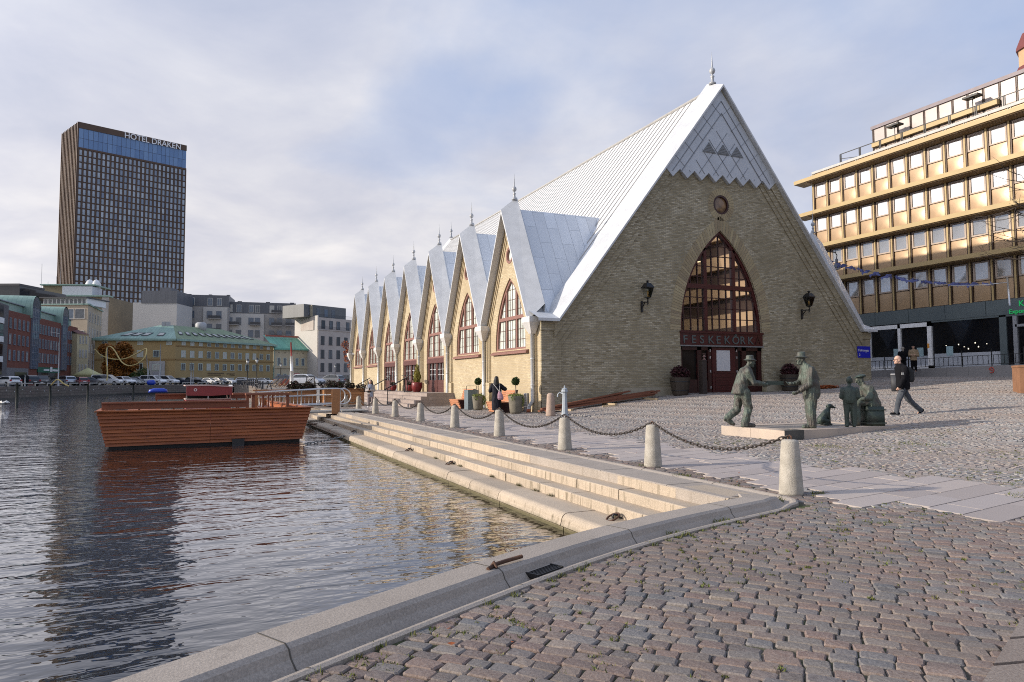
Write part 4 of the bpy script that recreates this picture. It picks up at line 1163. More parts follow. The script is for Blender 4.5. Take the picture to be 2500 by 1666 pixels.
# bits in the street
p = at(2186, 31.5); zb_ = gz(p.x,p.y)
bn = thing('litter_bin', 'dark grey street bin with a pale lid behind the walking man', 'bin', (p.x,p.y,zb_), R(40))
mb = MB(); mb.loft([(0,0,0,.17,.17),(0,0,.72,.19,.19)], 12, 6); mb.build('body', mat('bin_grey', (.05,.052,.058), .6), bn)
mb = MB(); mb.loft([(0,0,.74,.2,.2),(0,0,.8,.17,.17)], 12, 6); mb.build('lid', mat('bin_lid', (.3,.3,.31), .5), bn)
p = at(2503, 27.0); cb = thing('corten_planter', 'rust brown steel box standing at the right edge of the square', 'planter box', (p.x,p.y,gz(p.x,p.y)-.02), R(-50))
mb = MB(); mb.box(-.25,-.5,0,1.2,.9,1.05); mb.box(-.27,-.52,1.0,1.22,.92,1.08); mb.build('box', mat('corten', (.3,.15,.08), .75, .2, .2, 3), cb)
# hanging street lamp beside the hall gable
p = at(2043, 45, 655)
hl = thing('hanging_lamp', 'bell shaped street lamp on a curled arm beside the right gable', 'street lamp', (p.x,p.y,p.z))
mb = MB(); mb.tube([(-2.0,.2,1.0),(-.9,.1,1.05),(-.1,0,1.02),(.05,0,.85),(0,0,.62)], .03, 7); mb.tube([(-.05,0,1.02),(-.02,0,1.3),(.12,0,1.32),(.16,0,1.15)], .025, 6); mb.build('arm', BLACKIRON, hl)
mb = MB(); mb.lathe([(.05,.62),(.09,.58),(.09,.35),(.16,.25),(.33,.02),(.35,0)], n=14); mb.build('shade', mat('lamp_shade_grey', (.12,.12,.13), .4, .3), hl)
mb = MB(); mb.lathe([(.3,.01),(.2,-.08),(.02,-.13)], n=12); mb.build('bowl', mat('lamp_bowl', (.7,.7,.7), .3), hl)
# string of blue cloth fish across the street
FISH = mat('fish_blue', (.1,.12,.3), .6, 0, .3, 3)
fs_ = thing('fish_garland', 'string of blue cloth fish hanging across the street before the office block', 'garland', tuple(at(2250,42,700)))
A = at(2030,43,637); B_ = at(2460,36,690); pts = []
for i in range(41):
    t = i/40; q = A.lerp(B_, t); q.z -= 1.15*4*t*(1-t)*.42; pts.append(q)
mb = MB(); mb.tube(pts, .012, 5); adopt(mb.build('line', BLACKIRON), fs_)
for i in range(26):
    t = (i+.6)/27; k = int(t*40); q = pts[k]; s_ = rnd.uniform(.15,.27); a_ = rnd.uniform(-.7,.7); tl = rnd.uniform(-.5,.5)
    M = Matrix.Translation(q) @ Matrix.Rotation(R(-30)+a_,4,'Z') @ Matrix.Rotation(tl,4,'Y')
    ol = [(-1.3,0,.35),(-1.3,0,-.35),(-.75,0,-.0),(-.1,0,-.38),(.7,0,-.2),(1,0,.02),(.6,0,.26),(.1,0,.55),(-.4,0,.3)]
    mb = MB(); n = len(ol); vs = [M @ (Vector(v)*s_+Vector((0,-.012,-s_*.4))) for v in ol]+[M @ (Vector(v)*s_+Vector((0,.012,-s_*.4))) for v in ol]
    mb.add(vs, [tuple(range(n)), tuple(range(2*n-1,n-1,-1))]+[(j,(j+1)%n,(j+1)%n+n,j+n) for j in range(n)]); adopt(mb.build('cloth_fish', FISH), fs_)
q = pts[-1]; 
mb = MB(); mb.tube([q+Vector((0,0,.3)),q+Vector((.1,0,-1.2))], .05, 7); mb.tube([q,q+Vector((-.6,.9,-.05)),q+Vector((-1.2,2.2,.05))], .02, 5); adopt(mb.build('bracket', GALV), fs_)
# red roofed corner turret over the roofs at the far right
p = at(2552, 62, 300)
tu = thing('corner_turret', 'tan brick turret with a dark red roof peeping over the office block', 'building', (p.x,p.y,2.0))
mb = MB(); mb.lathe([(2.1,0),(2.1,26.6),(1.75,27.4),(1.75,29.4)], n=8, smooth=False); mb.build('wall', mat('turret_brick', (.5,.32,.18), .8, 0, .15, 1), tu)
mb = MB(); mb.lathe([(2.25,26.5),(2.2,26.8),(1.8,27.7)], n=8, smooth=False); mb.lathe([(1.95,29.2),(1.9,29.5),(1.4,30.8),(.1,31.6)], n=8, smooth=False); mb.build('roof', mat('turret_roof', (.16,.04,.035), .6), tu)
mb = MB()
for k in range(8):
    a_ = 2*math.pi*(k+.5)/8; M = Matrix.Rotation(a_,4,'Z'); mb.box(1.93,-.3,24.2,2.0,.3,26.2,M)
mb.build('window', DGLASS, tu)

# ================================================================ FIGURES
def hand(mb, p, d, palm_n, s=1.0, curl=.5, side=1):
    """palm, four unequal bent fingers and a thumb"""
    p = Vector(p); d = Vector(d).normalized(); n = Vector(palm_n); n = (n-d*n.dot(d)).normalized(); w = d.cross(n)*side
    mb.cap(p, p+d*.05*s, .03*s, .036*s); mb.cap(p+d*.04*s-w*.02*s, p+d*.085*s-w*.022*s, .022*s, .02*s); mb.cap(p+d*.04*s+w*.02*s, p+d*.085*s+w*.022*s, .022*s, .02*s)
    for k, L in enumerate((.068,.078,.073,.056)):
        o = p+d*.085*s+w*(.03-.02*k)*s
        d1 = (d*math.cos(curl*.6)+n*math.sin(curl*.6)); d2 = (d*math.cos(curl*1.7)+n*math.sin(curl*1.7))
        m_ = o+d1*L*.55*s; mb.cap(o, m_, .0115*s, .011*s); mb.cap(m_, m_+d2*L*.5*s, .011*s, .0095*s)
    o = p+d*.02*s+w*.033*s; t1 = o+(d*.6+w*.7+n*.3).normalized()*.045*s; mb.cap(o, t1, .014*s, .0125*s); mb.cap(t1, t1+(d*.9+w*.2+n*.35).normalized()*.035*s, .0125*s, .0105*s)
def head(mb, c, s=1.0, tilt=0.0, hair=False):
    """a head looking along +x"""
    c = Vector(c); M = Matrix.Rotation(tilt,3,'Y'); q = lambda x,y,z: c+M @ (Vector((x,y,z))*s)
    mb.ell(q(0,0,.025), (.098*s,.077*s,.1*s), M=M); mb.ell(q(.022,0,-.045), (.07*s,.06*s,.075*s), M=M)
    mb.cap(q(.085,0,-.09), q(.06,0,-.095), .028*s, .03*s)                    # chin
    mb.cap(q(.094,0,.02), q(.115,0,-.022), .012*s, .018*s)                   # nose
    for y in (-1,1):
        mb.cap(q(.085,y*.015,.042), q(.07,y*.05,.038), .014*s, .012*s)       # brow
        mb.ell(q(.078,y*.032,.015), .014*s, 8, 6)                            # eye
        mb.ell(q(.06,y*.045,-.025), (.026*s,.02*s,.024*s), 8, 6, M=M)        # cheek
        mb.ell(q(-.005,y*.078,-.01), (.022*s,.011*s,.034*s), 8, 6, M=M)      # ear
    mb.cap(q(.088,-.02,-.052), q(.088,.02,-.052), .011*s, .011*s); mb.cap(q(.085,-.015,-.066), q(.085,.015,-.066), .011*s, .011*s)
    return q
def limb(mb, pts, rs):
    for i in range(len(pts)-1): mb.cap(pts[i], pts[i+1], rs[i], rs[i+1])
def felt_hat(root, c, s=1.0, m=None, cap=False, tilt=0):
    mb = MB(); M = Matrix.Rotation(tilt,3,'Y'); c = Vector(c)
    if cap:
        mb.ell(c+Vector((-.01,0,.03)), (.125*s,.12*s,.045*s), M=M); mb.ell(c+Vector((.1,0,.0))*s, (.075*s,.085*s,.016*s), M=M); mb.ell(c, (.1*s,.085*s,.045*s), M=M)
    else:
        mb.ell(c, (.175*s,.155*s,.017*s), 24, 8, M=M)
        mb.loft([(c.x-.005,c.y,c.z-.03,.104*s,.09*s),(c.x-.005,c.y,c.z+.02,.106*s,.092*s),(c.x-.005,c.y,c.z+.11*s,.094*s,.08*s),(c.x-.005,c.y,c.z+.13*s,.07*s,.055*s)], 18, 2)
        mb.ell(c+Vector((0,0,.028)), (.112*s,.098*s,.016), 18, 6)
    return blob(mb, 'hat', m, .01, root, None, 1)
ZP = .325
def on_z(px, py, z):
    d = CR*((px-CX)/F_PX)+CU*((CY-py)/F_PX)+CF; q = CAM+d*((z-CAM.z)/d.z); return (q.x,q.y,z)
# plinth
pl = thing('statue_plinth', 'low granite plinth carrying the group of bronze figures', 'plinth', (PLINTH[0],PLINTH[1],.1))
PLM = mat('plinth_granite', (.52,.42,.33), .75, 0, .14, 1.4, .2, 60, (.38,.32,.27))
PLD = mat('plinth_dark', (.07,.07,.06), .8, 0, .4, 3, .2, 60, (.16,.14,.12))
x0, y0, x1, y1 = PLINTH
mb = MB(); kk = [y0, y0+1.12, y1]
for a, b_ in zip(kk[:-1], kk[1:]): mb.box(x0, a+.004, -.2, x0+.45, b_-.004, ZP)
xs = [x0+.62, x0+1.75, x0+2.6, x1+.3]
for a, b_ in zip(xs[:-1], xs[1:]): mb.box(a+.004, y0, -.2, b_-.004, y0+.45, ZP-.002)
mb.box(x1-.1,y0+.45,-.2,x1+.3,y1,ZP); mb.box(x0+.45,y1-.4,-.2,x1-.1,y1,ZP)
adopt(mb.build('border_stone', PLM), pl)
mb = MB(); mb.box(x0+.004,y0-.003,-.2,x0+.615,y0+.3,ZP+.001); adopt(mb.build('corner_stone', PLD), pl)
mb = MB(); mb.box(x0+.44,y0+.44,-.2,x1-.09,y1-.39,ZP-.015); adopt(mb.build('top_paving', mat('plinth_top', (.27,.24,.21), .85, 0, .25, 3, .4, 30)), pl)

def statue_walker():
    t = thing('bronze_statue', 'bronze man in a brimmed hat leaning forward and holding out a flat crate', 'statue', on_z(1823,1043,ZP), R(-24), 'bronze figures on the plinth')
    mb = MB()
    limb(mb, [(-.06,-.09,.9),(.035,-.1,.5),(-.08,-.1,.1)], [.135,.105,.1]); mb.loft([(-.08,-.1,.02,.1,.08),(-.08,-.1,.12,.105,.085)], 14, 2)
    mb.cap((-.12,-.1,.05), (.14,-.1,.045), .06, .052)
    limb(mb, [(-.13,.1,.88),(-.2,.11,.44),(-.45,.11,.24)], [.13,.1,.085]); mb.cap((-.5,.11,.2), (-.3,.11,.07), .055, .05)
    mb.loft([(-.19,0,.86,.165,.21),(-.17,0,.93,.175,.215),(-.12,0,1.08,.185,.22),(-.06,0,1.26,.18,.225),(-.02,0,1.4,.16,.225),(.02,0,1.5,.12,.18),(.06,0,1.57,.06,.08)], 22, 2.2)
    for s in (-1,1):
        limb(mb, [(-.0,s*.2,1.42),(.13,s*.24,1.13),(.44,s*.13,1.1)], [.095,.075,.055])
        hand(mb, (.46,s*.12,1.09), (1,-s*.15,.05), (0,-s*1,.3), 1.1, .35, s)
    mb.cap((.05,0,1.5), (.1,0,1.62), .07, .065); head(mb, (.14,0,1.66), 1.0, .15)
    blob(mb, 'body', BRONZE, .0105, t, wr=.009)
    felt_hat(t, (.13,0,1.715), 1.0, BRONZE, False, .05)
    mb = MB(); mb.box(.52,-.12,1.09,.93,.12,1.17); mb.box(.5,-.13,1.075,.94,.13,1.1); mb.build('held_crate', BRONZED, t)
    return t
def statue_stander():
    t = thing('bronze_statue', 'tall bronze man in a brimmed hat and long coat holding his hands open', 'statue', on_z(1977,1045,ZP), R(156), 'bronze figures on the plinth')
    mb = MB()
    for s, dx in ((1,.0),(-1,-.1)):
        limb(mb, [(-.04+dx*.3,s*.1,.95),(.0+dx*.6,s*.105,.5),(-.0+dx,s*.11,.1)], [.145,.125,.105]); mb.loft([(dx,s*.11,.015,.1,.085),(dx,s*.11,.13,.11,.095)], 14, 2)
        mb.cap((dx-.06,s*.11,.045), (dx+.2,s*.12,.04), .055, .045)
    mb.loft([(-.05,0,.72,.17,.2),(-.06,0,.85,.2,.23),(-.06,0,1.0,.205,.235),(-.04,0,1.2,.19,.23),(-.02,0,1.38,.175,.235),(.02,0,1.5,.14,.21),(.06,0,1.58,.09,.12),(.1,0,1.62,.05,.06)], 22, 2.3)
    limb(mb, [(.02,.22,1.44),(.06,.25,1.1),(.27,.19,.95)], [.09,.075,.052]); hand(mb, (.29,.19,.93), (.9,-.1,-.5), (.2,-.6,.7), 1.15, .45, 1)
    limb(mb, [(.02,-.22,1.44),(.1,-.26,1.14),(.3,-.2,1.1)], [.09,.075,.052]); hand(mb, (.32,-.2,1.1), (1,.0,.12), (.0,.5,.9), 1.15, .45, -1)
    mb.cap((.08,0,1.55), (.14,0,1.66), .07, .065); head(mb, (.18,0,1.7), 1.03, .08)
    blob(mb, 'body', BRONZE, .0105, t, wr=.009); felt_hat(t, (.165,0,1.765), 1.1, BRONZE, False, -.03)
    return t
def statue_boy():
    t = thing('bronze_statue', 'small bronze boy with bare head standing with his back turned', 'statue', on_z(2077,1043,ZP), R(46), 'bronze figures on the plinth')
    mb = MB()
    for s in (1,-1):
        limb(mb, [(0,s*.075,.64),(.0,s*.08,.34),(.0,s*.085,.07)], [.092,.07,.055]); mb.cap((-.03,s*.085,.035), (.1,s*.09,.03), .04, .036)
    mb.loft([(0,0,.6,.105,.155),(0,0,.68,.12,.165),(.0,0,.8,.115,.165),(0,0,.93,.105,.175),(.01,0,1.0,.08,.13),(.015,0,1.04,.04,.05)], 18, 2.3)
    for s in (1,-1): limb(mb, [(0,s*.16,.95),(-.01,s*.2,.76),(.1,s*.13,.7)], [.06,.052,.04]); hand(mb, (.1,s*.12,.7), (1,-s*.4,0), (0,-s,.2), .75, .8, s)
    mb.cap((.01,0,1.0), (.015,0,1.1), .045, .042); head(mb, (.02,0,1.165), .88, .15); mb.ell((.0,0,1.19), (.088,.078,.085))
    blob(mb, 'body', BRONZED, .009, t, wr=.005); return t
def statue_sitter():
    t = thing('bronze_statue', 'bronze man in a flat cap seated on a crate beside the boy', 'statue', on_z(2124,1039,ZP), R(152), 'bronze figures on the plinth')
    mb = MB()
    for s in (1,-1): limb(mb, [(-.02,s*.1,.6),(.36,s*.13,.6),(.37,s*.13,.3),(.36,s*.13,.08)], [.12,.095,.085,.075]); mb.cap((.34,s*.13,.045), (.5,s*.14,.04), .052, .045)
    mb.loft([(-.1,0,.42,.17,.23),(-.08,0,.56,.18,.235),(-.03,0,.74,.17,.23),(.02,0,.92,.155,.225),(.06,0,1.0,.13,.2),(.1,0,1.07,.08,.11)], 20, 2.3)
    for s in (1,-1): limb(mb, [(.05,s*.2,.97),(.1,s*.25,.72),(.32,s*.16,.68)], [.085,.07,.05]); hand(mb, (.34,s*.15,.69), (1,-s*.2,-.2), (0,0,-1), 1.05, .5, s)
    mb.cap((.1,0,1.0), (.16,0,1.12), .065, .06); head(mb, (.21,0,1.17), 1.0, .25)
    blob(mb, 'body', BRONZE, .0105, t, wr=.009); felt_hat(t, (.2,0,1.26), 1.05, BRONZED, True, .15)
    mb = MB(); mb.loft([(-.06,0,0,.24,.26),(-.06,0,.5,.235,.25)], 20, 7); mb.box(-.31,-.27,.06,.19,.27,.09); mb.box(-.31,-.27,.4,.19,.27,.43); mb.build('seat_crate', BRONZED, t); return t
def statue_dog():
    t = thing('bronze_statue', 'small bronze dog sitting upright between the standing man and the boy', 'statue', on_z(2017,1038,ZP), R(-22), 'bronze figures on the plinth')
    mb = MB()
    mb.ell((-.1,0,.13), (.14,.105,.13)); limb(mb, [(-.1,0,.17),(.02,0,.33),(.07,0,.42)], [.115,.095,.06])     # haunch to neck
    for s in (1,-1):
        limb(mb, [(.03,s*.06,.33),(.06,s*.062,.18),(.07,s*.062,.03)], [.055,.034,.025]); mb.cap((.07,s*.062,.022), (.12,s*.064,.02), .026, .022)
        limb(mb, [(-.12,s*.08,.14),(.0,s*.1,.1),(-.08,s*.1,.03)], [.085,.05,.03]); mb.cap((-.08,s*.1,.025), (.03,s*.105,.022), .028, .024)
        mb.ell((.07,s*.062,.5), (.035,.016,.05), 8, 6, M=Matrix.Rotation(s*.35,3,'X'))
    mb.ell((.12,0,.5), (.078,.06,.062)); limb(mb, [(.15,0,.49),(.235,0,.46)], [.042,.026]); mb.ell((.26,0,.47), .018, 8, 6)
    limb(mb, [(-.2,0,.05),(-.3,.03,.035),(-.34,.08,.03)], [.035,.026,.015])
    blob(mb, 'body', BRONZED, .008, t); return t
statue_walker(); statue_stander(); statue_boy(); statue_sitter(); statue_dog()

def ring_glasses(root, q, m):
    mb = MB()
    for y in (-.032,.032): 
        c = q(.105,y,.015); mb.tube([c+Vector((0,.022*math.cos(a),.018*math.sin(a))) for a in np.linspace(0,6.28,9)], .0035, 4)
    for s in (-1,1): mb.tube([q(.105,s*.055,.02), q(.0,s*.082,.02)], .003, 4)
    return mb.build('glasses', m, root)
# the man walking across the square
p = Vector((5.27,-13.3,0)); p.z = gz(5.27,-13.3)+.005
wm = thing('person', 'bald man in a black jacket with a backpack striding across the square', 'person', p, R(156))
mb = MB(); q = head(mb, (-.11,0,1.655), 1.02, .05); mb.cap((-.17,0,1.45), (-.135,0,1.58), .06, .058)
mb.loft([(-.24,0,.82,.11,.15),(-.24,0,1.0,.11,.15),(-.21,0,1.3,.11,.17),(-.19,0,1.45,.08,.12),(-.17,0,1.5,.05,.06)], 16)
LG = {1: [(-.22,.09,.86),(-.03,.1,.44),(.055,.1,.08)], -1: [(-.24,-.09,.86),(-.46,-.09,.44),(-.78,-.09,.14)]}
AR = {1: [(-.19,.2,1.4),(-.14,.25,1.1),(-.0,.24,.86)], -1: [(-.2,-.2,1.4),(-.33,-.25,1.12),(-.26,-.25,.88)]}
for s in (1,-1):
    limb(mb, LG[s], [.075,.055,.04]); limb(mb, AR[s], [.05,.042,.032]); hand(mb, AR[s][2], Vector(AR[s][2])-Vector(AR[s][1]), (0,-s,0), 1.0, .9, s)
mb.cap((.04,.1,.06), (.2,.1,.03), .035, .03); mb.cap((-.8,-.09,.12), (-.7,-.09,.03), .035, .03)
bd = blob(mb, 'body', SKIN, .009, wm)
mb = MB()
for s in (1,-1): limb(mb, LG[s], [.105,.083,.068])
mb.loft([(-.23,0,.8,.12,.16),(-.23,0,.98,.12,.165)], 16); blob(mb, 'jeans', JEANS, .012, wm)
mb = MB(); mb.loft([(-.22,0,.77,.17,.2),(-.23,0,.9,.165,.2),(-.22,0,1.15,.16,.2),(-.2,0,1.36,.15,.21),(-.18,0,1.47,.11,.16),(-.16,0,1.54,.08,.085)], 20, 2.3)
for s in (1,-1): limb(mb, AR[s], [.088,.075,.06])
blob(mb, 'jacket', BLACKC, .012, wm)
mb = MB(); mb.loft([(-.43,0,.98,.08,.13),(-.44,0,1.05,.105,.16),(-.43,0,1.3,.1,.155),(-.39,0,1.44,.06,.11)], 16, 3); blob(mb, 'backpack', mat('backpack_black', (.009,.009,.01), .7), .014, wm)
mb = MB(); mb.box(-.11,.285,1.2,-.04,.3,1.27); mb.build('sleeve_badge', mat('badge_grey', (.35,.35,.33), .6), wm)
for a, b_ in (((-.0,.1,.05),(.2,.1,.035)),((-.83,-.09,.14),(-.72,-.09,.025))):
    mb = MB(); mb.cap(a, b_, .055, .042); mb.cap(a, (Vector(a)+Vector(b_))/2, .058, .05); sh = blob(mb, 'shoe', BLACKC, .01, wm)
    mb = MB(); d = (Vector(b_)-Vector(a)); mb.bar(Vector(a)-d*.25+Vector((0,0,-.047)), Vector(b_)+d*.15+Vector((0,0,-.03)), .075, .014); mb.build('sole', WHITE, sh)
ring_glasses(wm, q, BLACKIRON)
# the woman in black from behind
p = Vector((-1.75,1.0,0)); p.z = gz(p.x,p.y)
wo = thing('person', 'woman in a long dark padded coat with a flowered bag seen from behind', 'person', p, R(62))
mb = MB(); head(mb, (.02,0,1.53), .98, .2); mb.cap((0,0,1.32), (.01,0,1.45), .055, .05)
mb.loft([(0,0,.75,.11,.15),(0,0,1.0,.1,.14),(0,0,1.25,.1,.17),(0,0,1.36,.06,.09)], 16)
AR = {1: [(0,.18,1.27),(.0,.28,1.02),(.19,.16,1.06)], -1: [(0,-.18,1.27),(.02,-.38,1.1),(.2,-.2,1.16)]}
for s in (1,-1):
    limb(mb, [(0,s*.08,.8),(0,s*.085,.42),(0,s*.085,.07)], [.075,.055,.04]); mb.cap((0,s*.085,.04), (.14,s*.09,.03), .035, .028)
    limb(mb, AR[s], [.045,.038,.03]); hand(mb, AR[s][2], (1,-s*.5,.1), (0,-s,0), .9, .8, s)
blob(mb, 'body', SKIN, .0095, wo)
mb = MB(); mb.loft([(0,0,.16,.17,.21),(0,0,.4,.175,.215),(0,0,.7,.17,.21),(0,0,.95,.155,.2),(0,0,1.15,.155,.205),(0,0,1.29,.13,.19),(.0,0,1.37,.1,.11),(.02,0,1.42,.08,.085)], 22, 2.3)
for s in (1,-1): limb(mb, AR[s], [.085,.085,.065])
blob(mb, 'coat', NAVYC, .012, wo)
mb = MB(); mb.ell((-.015,0,1.56), (.115,.105,.125)); mb.cap((-.06,0,1.5), (-.085,0,1.3), .1, .085); mb.cap((-.03,.06,1.5), (-.03,.1,1.28), .06, .04); mb.cap((-.03,-.06,1.5), (-.04,-.1,1.28), .06, .04); blob(mb, 'hair', mat('hair_black', (.008,.007,.007), .45, 0, .3, 20, .3, 60), .011, wo)
mb = MB(); mb.loft([(-.16,-.2,.62,.04,.1),(-.17,-.2,.7,.07,.14),(-.17,-.18,.85,.065,.12),(-.15,-.15,1.0,.03,.05)], 14); bg = blob(mb, 'bag', mat('bag_flowered', (.36,.33,.4), .7, 0, .3, 30, 0, 60, (.42,.12,.16), .56, .6), .01, wo)
mb = MB(); mb.tube([(-.15,-.14,1.0),(-.17,.0,1.18),(-.1,.12,1.32),(.02,.1,1.38)], .016, 6); mb.tube([(-.16,-.16,1.0),(-.15,-.16,1.2),(-.06,-.14,1.36)], .014, 6); mb.build('strap', mat('strap_pale', (.4,.38,.36), .7), bg)
mb = MB()
for s in (1,-1): mb.cap((0,s*.085,.06), (.13,s*.09,.035), .05, .04)
blob(mb, 'shoe', BLACKC, .012, wo)
# the tourist facing the camera
p = Vector((-4.92,12.3,0)); p.z = gz(p.x,p.y)+.03
to = thing('person', 'long haired woman in a pale jacket looking down at her phone near the chain', 'person', p, R(-114))
mb = MB(); head(mb, (.03,0,1.46), .95, .35); mb.cap((0,0,1.28), (.02,0,1.4), .05, .05); mb.loft([(0,0,.75,.1,.15),(0,0,1.0,.1,.14),(0,0,1.22,.1,.17),(0,0,1.32,.06,.09)], 16)
AR = {1: [(0,.17,1.24),(.04,.24,.98),(.24,.07,1.0)], -1: [(0,-.17,1.24),(.04,-.24,.98),(.24,-.07,1.0)]}
for s in (1,-1):
    limb(mb, [(0,s*.09,.8),(.0,s*.1,.42),(0,s*.105,.07)], [.075,.055,.04]); mb.cap((0,s*.105,.04), (.14,s*.11,.03), .035, .028); limb(mb, AR[s], [.045,.038,.03]); hand(mb, AR[s][2], (.7,-s*.8,.1), (-.4,-s,.3), .9, .8, s)
blob(mb, 'body', SKIN, .01, to)
mb = MB(); mb.loft([(0,0,.78,.15,.19),(0,0,.95,.145,.185),(0,0,1.15,.14,.19),(0,0,1.27,.11,.16),(0,0,1.35,.07,.08)], 18)
for s in (1,-1): limb(mb, AR[s], [.075,.07,.055])
blob(mb, 'jacket', mat('cloth_pale_grey', (.36,.33,.31), .85, 0, .2, 8), .013, to)
mb = MB()
for s in (1,-1): limb(mb, [(0,s*.09,.82),(.0,s*.1,.42),(0,s*.105,.1)], [.1,.085,.075])
blob(mb, 'trousers', mat('cloth_mauve', (.27,.22,.21), .85, 0, .2, 8), .013, to)
mb = MB(); mb.ell((-.01,0,1.5), (.11,.11,.11)); mb.cap((-.05,.0,1.48), (-.07,0,1.2), .09, .09)
for s in (1,-1): mb.cap((.0,s*.09,1.48), (.02,s*.13,1.18), .05, .05)
blob(mb, 'hair', MATS['hair_black'], .012, to)
mb = MB(); mb.loft([(.11,.08,.62,.03,.1),(.12,.08,.9,.04,.1),(.1,.0,1.2,.07,.12),(.04,0,1.34,.1,.11)], 14); blob(mb, 'scarf', mat('cloth_bluegrey', (.25,.28,.36), .9, 0, .2, 14), .012, to)
mb = MB(); mb.loft([(.1,-.05,.88,.08,.17),(.1,-.05,1.0,.08,.17)], 14); mb.cap((-.03,-.28,1.0), (-.03,-.28,1.15), .09, .08); blob(mb, 'bag', BLACKC, .013, to)
mb = MB()
for s in (1,-1): mb.cap((0,s*.105,.05), (.14,s*.11,.035), .05, .04)
blob(mb, 'shoe', WHITE, .012, to)
mb = MB(); mb.box(.3,-.035,1.0,.31,.035,1.14); mb.build('phone', BLACKIRON, to)
# two people behind the railing
def stander(px, d, lab, coat, trouser, rz, hatc=None, hair=None, h=1.0):
    p = at(px, d); t = thing('person', lab, 'person', (p.x,p.y,1.98), rz)
    mb = MB(); head(mb, (.02,0,1.55*h), .97, .2); mb.cap((0,0,1.33*h), (.01,0,1.47*h), .055, .05); mb.loft([(0,0,.75,.1,.15),(0,0,1.0,.1,.14),(0,0,1.25*h,.1,.17),(0,0,1.37*h,.06,.09)], 14)
    for s in (1,-1):
        A = [(0,s*.19,1.3*h),(.0,s*.25,1.02),(.2,s*.12,1.05)]; limb(mb, [(0,s*.09,.8),(0,s*.09,.42),(0,s*.09,.07)], [.075,.055,.04]); limb(mb, A, [.045,.038,.03]); hand(mb, A[2], (1,-s*.5,.1), (0,-s,0), .9, .8, s); mb.cap((0,s*.09,.04), (.14,s*.09,.03), .04, .03)
    blob(mb, 'body', SKIN, .0105, t)
    mb = MB(); mb.loft([(0,0,.72,.15,.2),(0,0,1.0,.15,.2),(0,0,1.25*h,.14,.2),(0,0,1.36*h,.09,.13),(0,0,1.42*h,.07,.08)], 16)
    for s in (1,-1): limb(mb, [(0,s*.19,1.3*h),(.0,s*.25,1.02),(.18,s*.13,1.04)], [.085,.075,.06])
    blob(mb, 'jacket', coat, .014, t)
    mb = MB()
    for s in (1,-1): limb(mb, [(0,s*.09,.85),(0,s*.09,.42),(0,s*.09,.08)], [.1,.085,.075])
    blob(mb, 'trousers', trouser, .014, t)
    mb = MB()
    if hatc: mb.ell((-.0,0,1.61*h), (.11,.1,.075)); mb.ell((.09,0,1.59*h), (.06,.07,.013)); blob(mb, 'cap', hatc, .012, t)
    else: mb.ell((-.015,0,1.58*h), (.11,.095,.1)); mb.cap((-.05,0,1.52*h), (-.05,0,1.42*h), .07, .06); blob(mb, 'hair', hair, .012, t)
    return t
stander(2207, 44.3, 'grey haired person in black behind the railing by the shop window', BLACKC, BLACKC, R(40), None, mat('hair_grey', (.3,.26,.22), .7), .95)
tp = stander(2233, 44.0, 'person in a tan jacket and dark cap behind the railing by the shop window', mat('tan_cloth', (.33,.24,.15), .85), BLACKC, R(-150), BLACKC, None, 1.02)
# ================================================================ QUAY FURNITURE
BPOS = [(-6.48,-20.6),(-6.37,-17.3),(-6.34,-13.93),(-6.16,-9.75),(-6.07,-5.73),(-6.03,-1.6),(-6.07,2.15),(-6.15,5.6),(-5.98,10.4),(-5.72,15.5),(-5.6,20.0)]
BLAB = ['pale granite bollard nearest the camera, at the end of the chain','second granite bollard along the chain, rusty ring on its top',
 'third granite bollard along the chain, opposite the water pump','granite bollard with a brown rust stain down its side, before the woman in black',
 'granite bollard in front of the benches by the hall','granite bollard in front of the stair side','granite bollard in front of the hall stair near its middle',
 'granite bollard just right of the tourist with the phone','granite bollard just left of the tourist with the phone','round topped bollard before the big wooden planter box','far round topped bollard behind the wooden planter box']
bol = thing('stone_bollard', BLAB[0], 'bollard', (BPOS[0][0],BPOS[0][1],gz(*BPOS[0])), 0, 'granite bollards along the quay')
mb = MB(); mb.lathe([(.158,-.02),(.16,.03),(.118,.66),(.112,.7),(.098,.722),(.05,.73),(.004,.732)], n=20); mb.build('stone', BOLL, bol)
mb = MB(); mb.tube([(0,.03,.72),(0,.03,.765),(0,0,.785),(0,-.03,.765),(0,-.03,.72)], .011, 6); mb.build('ring', RUST, bol)
for i, (x, y) in enumerate(BPOS[1:], 1):
    o = dup(bol, (x,y,gz(x,y)), rnd.uniform(0,.5), BLAB[i])
    o.scale = (1,1,rnd.uniform(.96,1.03))
CHL = ['heavy rusty chain hanging from the nearest bollard to the second','chain hanging between the second and third bollard','chain hanging between the third bollard and the rust stained one','chain sagging before the woman in black and the benches','chain sagging before the grey steel box and first bench','chain sagging before the stair side','chain sagging before the hall stair','chain hanging in front of the legs of the tourist','chain left of the tourist towards the planter','chain across the face of the wooden planter box']
lk = MB(); lk.tube([(.045*math.cos(a)+ (.018 if math.cos(a) > 0 else -.018), .021*math.sin(a), 0) for a in np.linspace(0,2*math.pi,13)], .0095, 5, False); LINKM = lk
def hang(A, B, sag, step_):
    A = Vector(A); B = Vector(B); n = 60; P = []
    for i in range(n+1): t = i/n; q = A.lerp(B,t); q.z -= sag*4*t*(1-t); P.append(q)
    L = [0]
    for i in range(n): L.append(L[-1]+(P[i+1]-P[i]).length)
    out = []; s_ = step_/2
    while s_ < L[-1]:
        k = max(0, min(n-1, int(np.searchsorted(L, s_))-1)); f_ = (s_-L[k])/max(1e-6,L[k+1]-L[k]); out.append((P[k].lerp(P[k+1],f_), (P[k+1]-P[k]).normalized())); s_ += step_
    return out
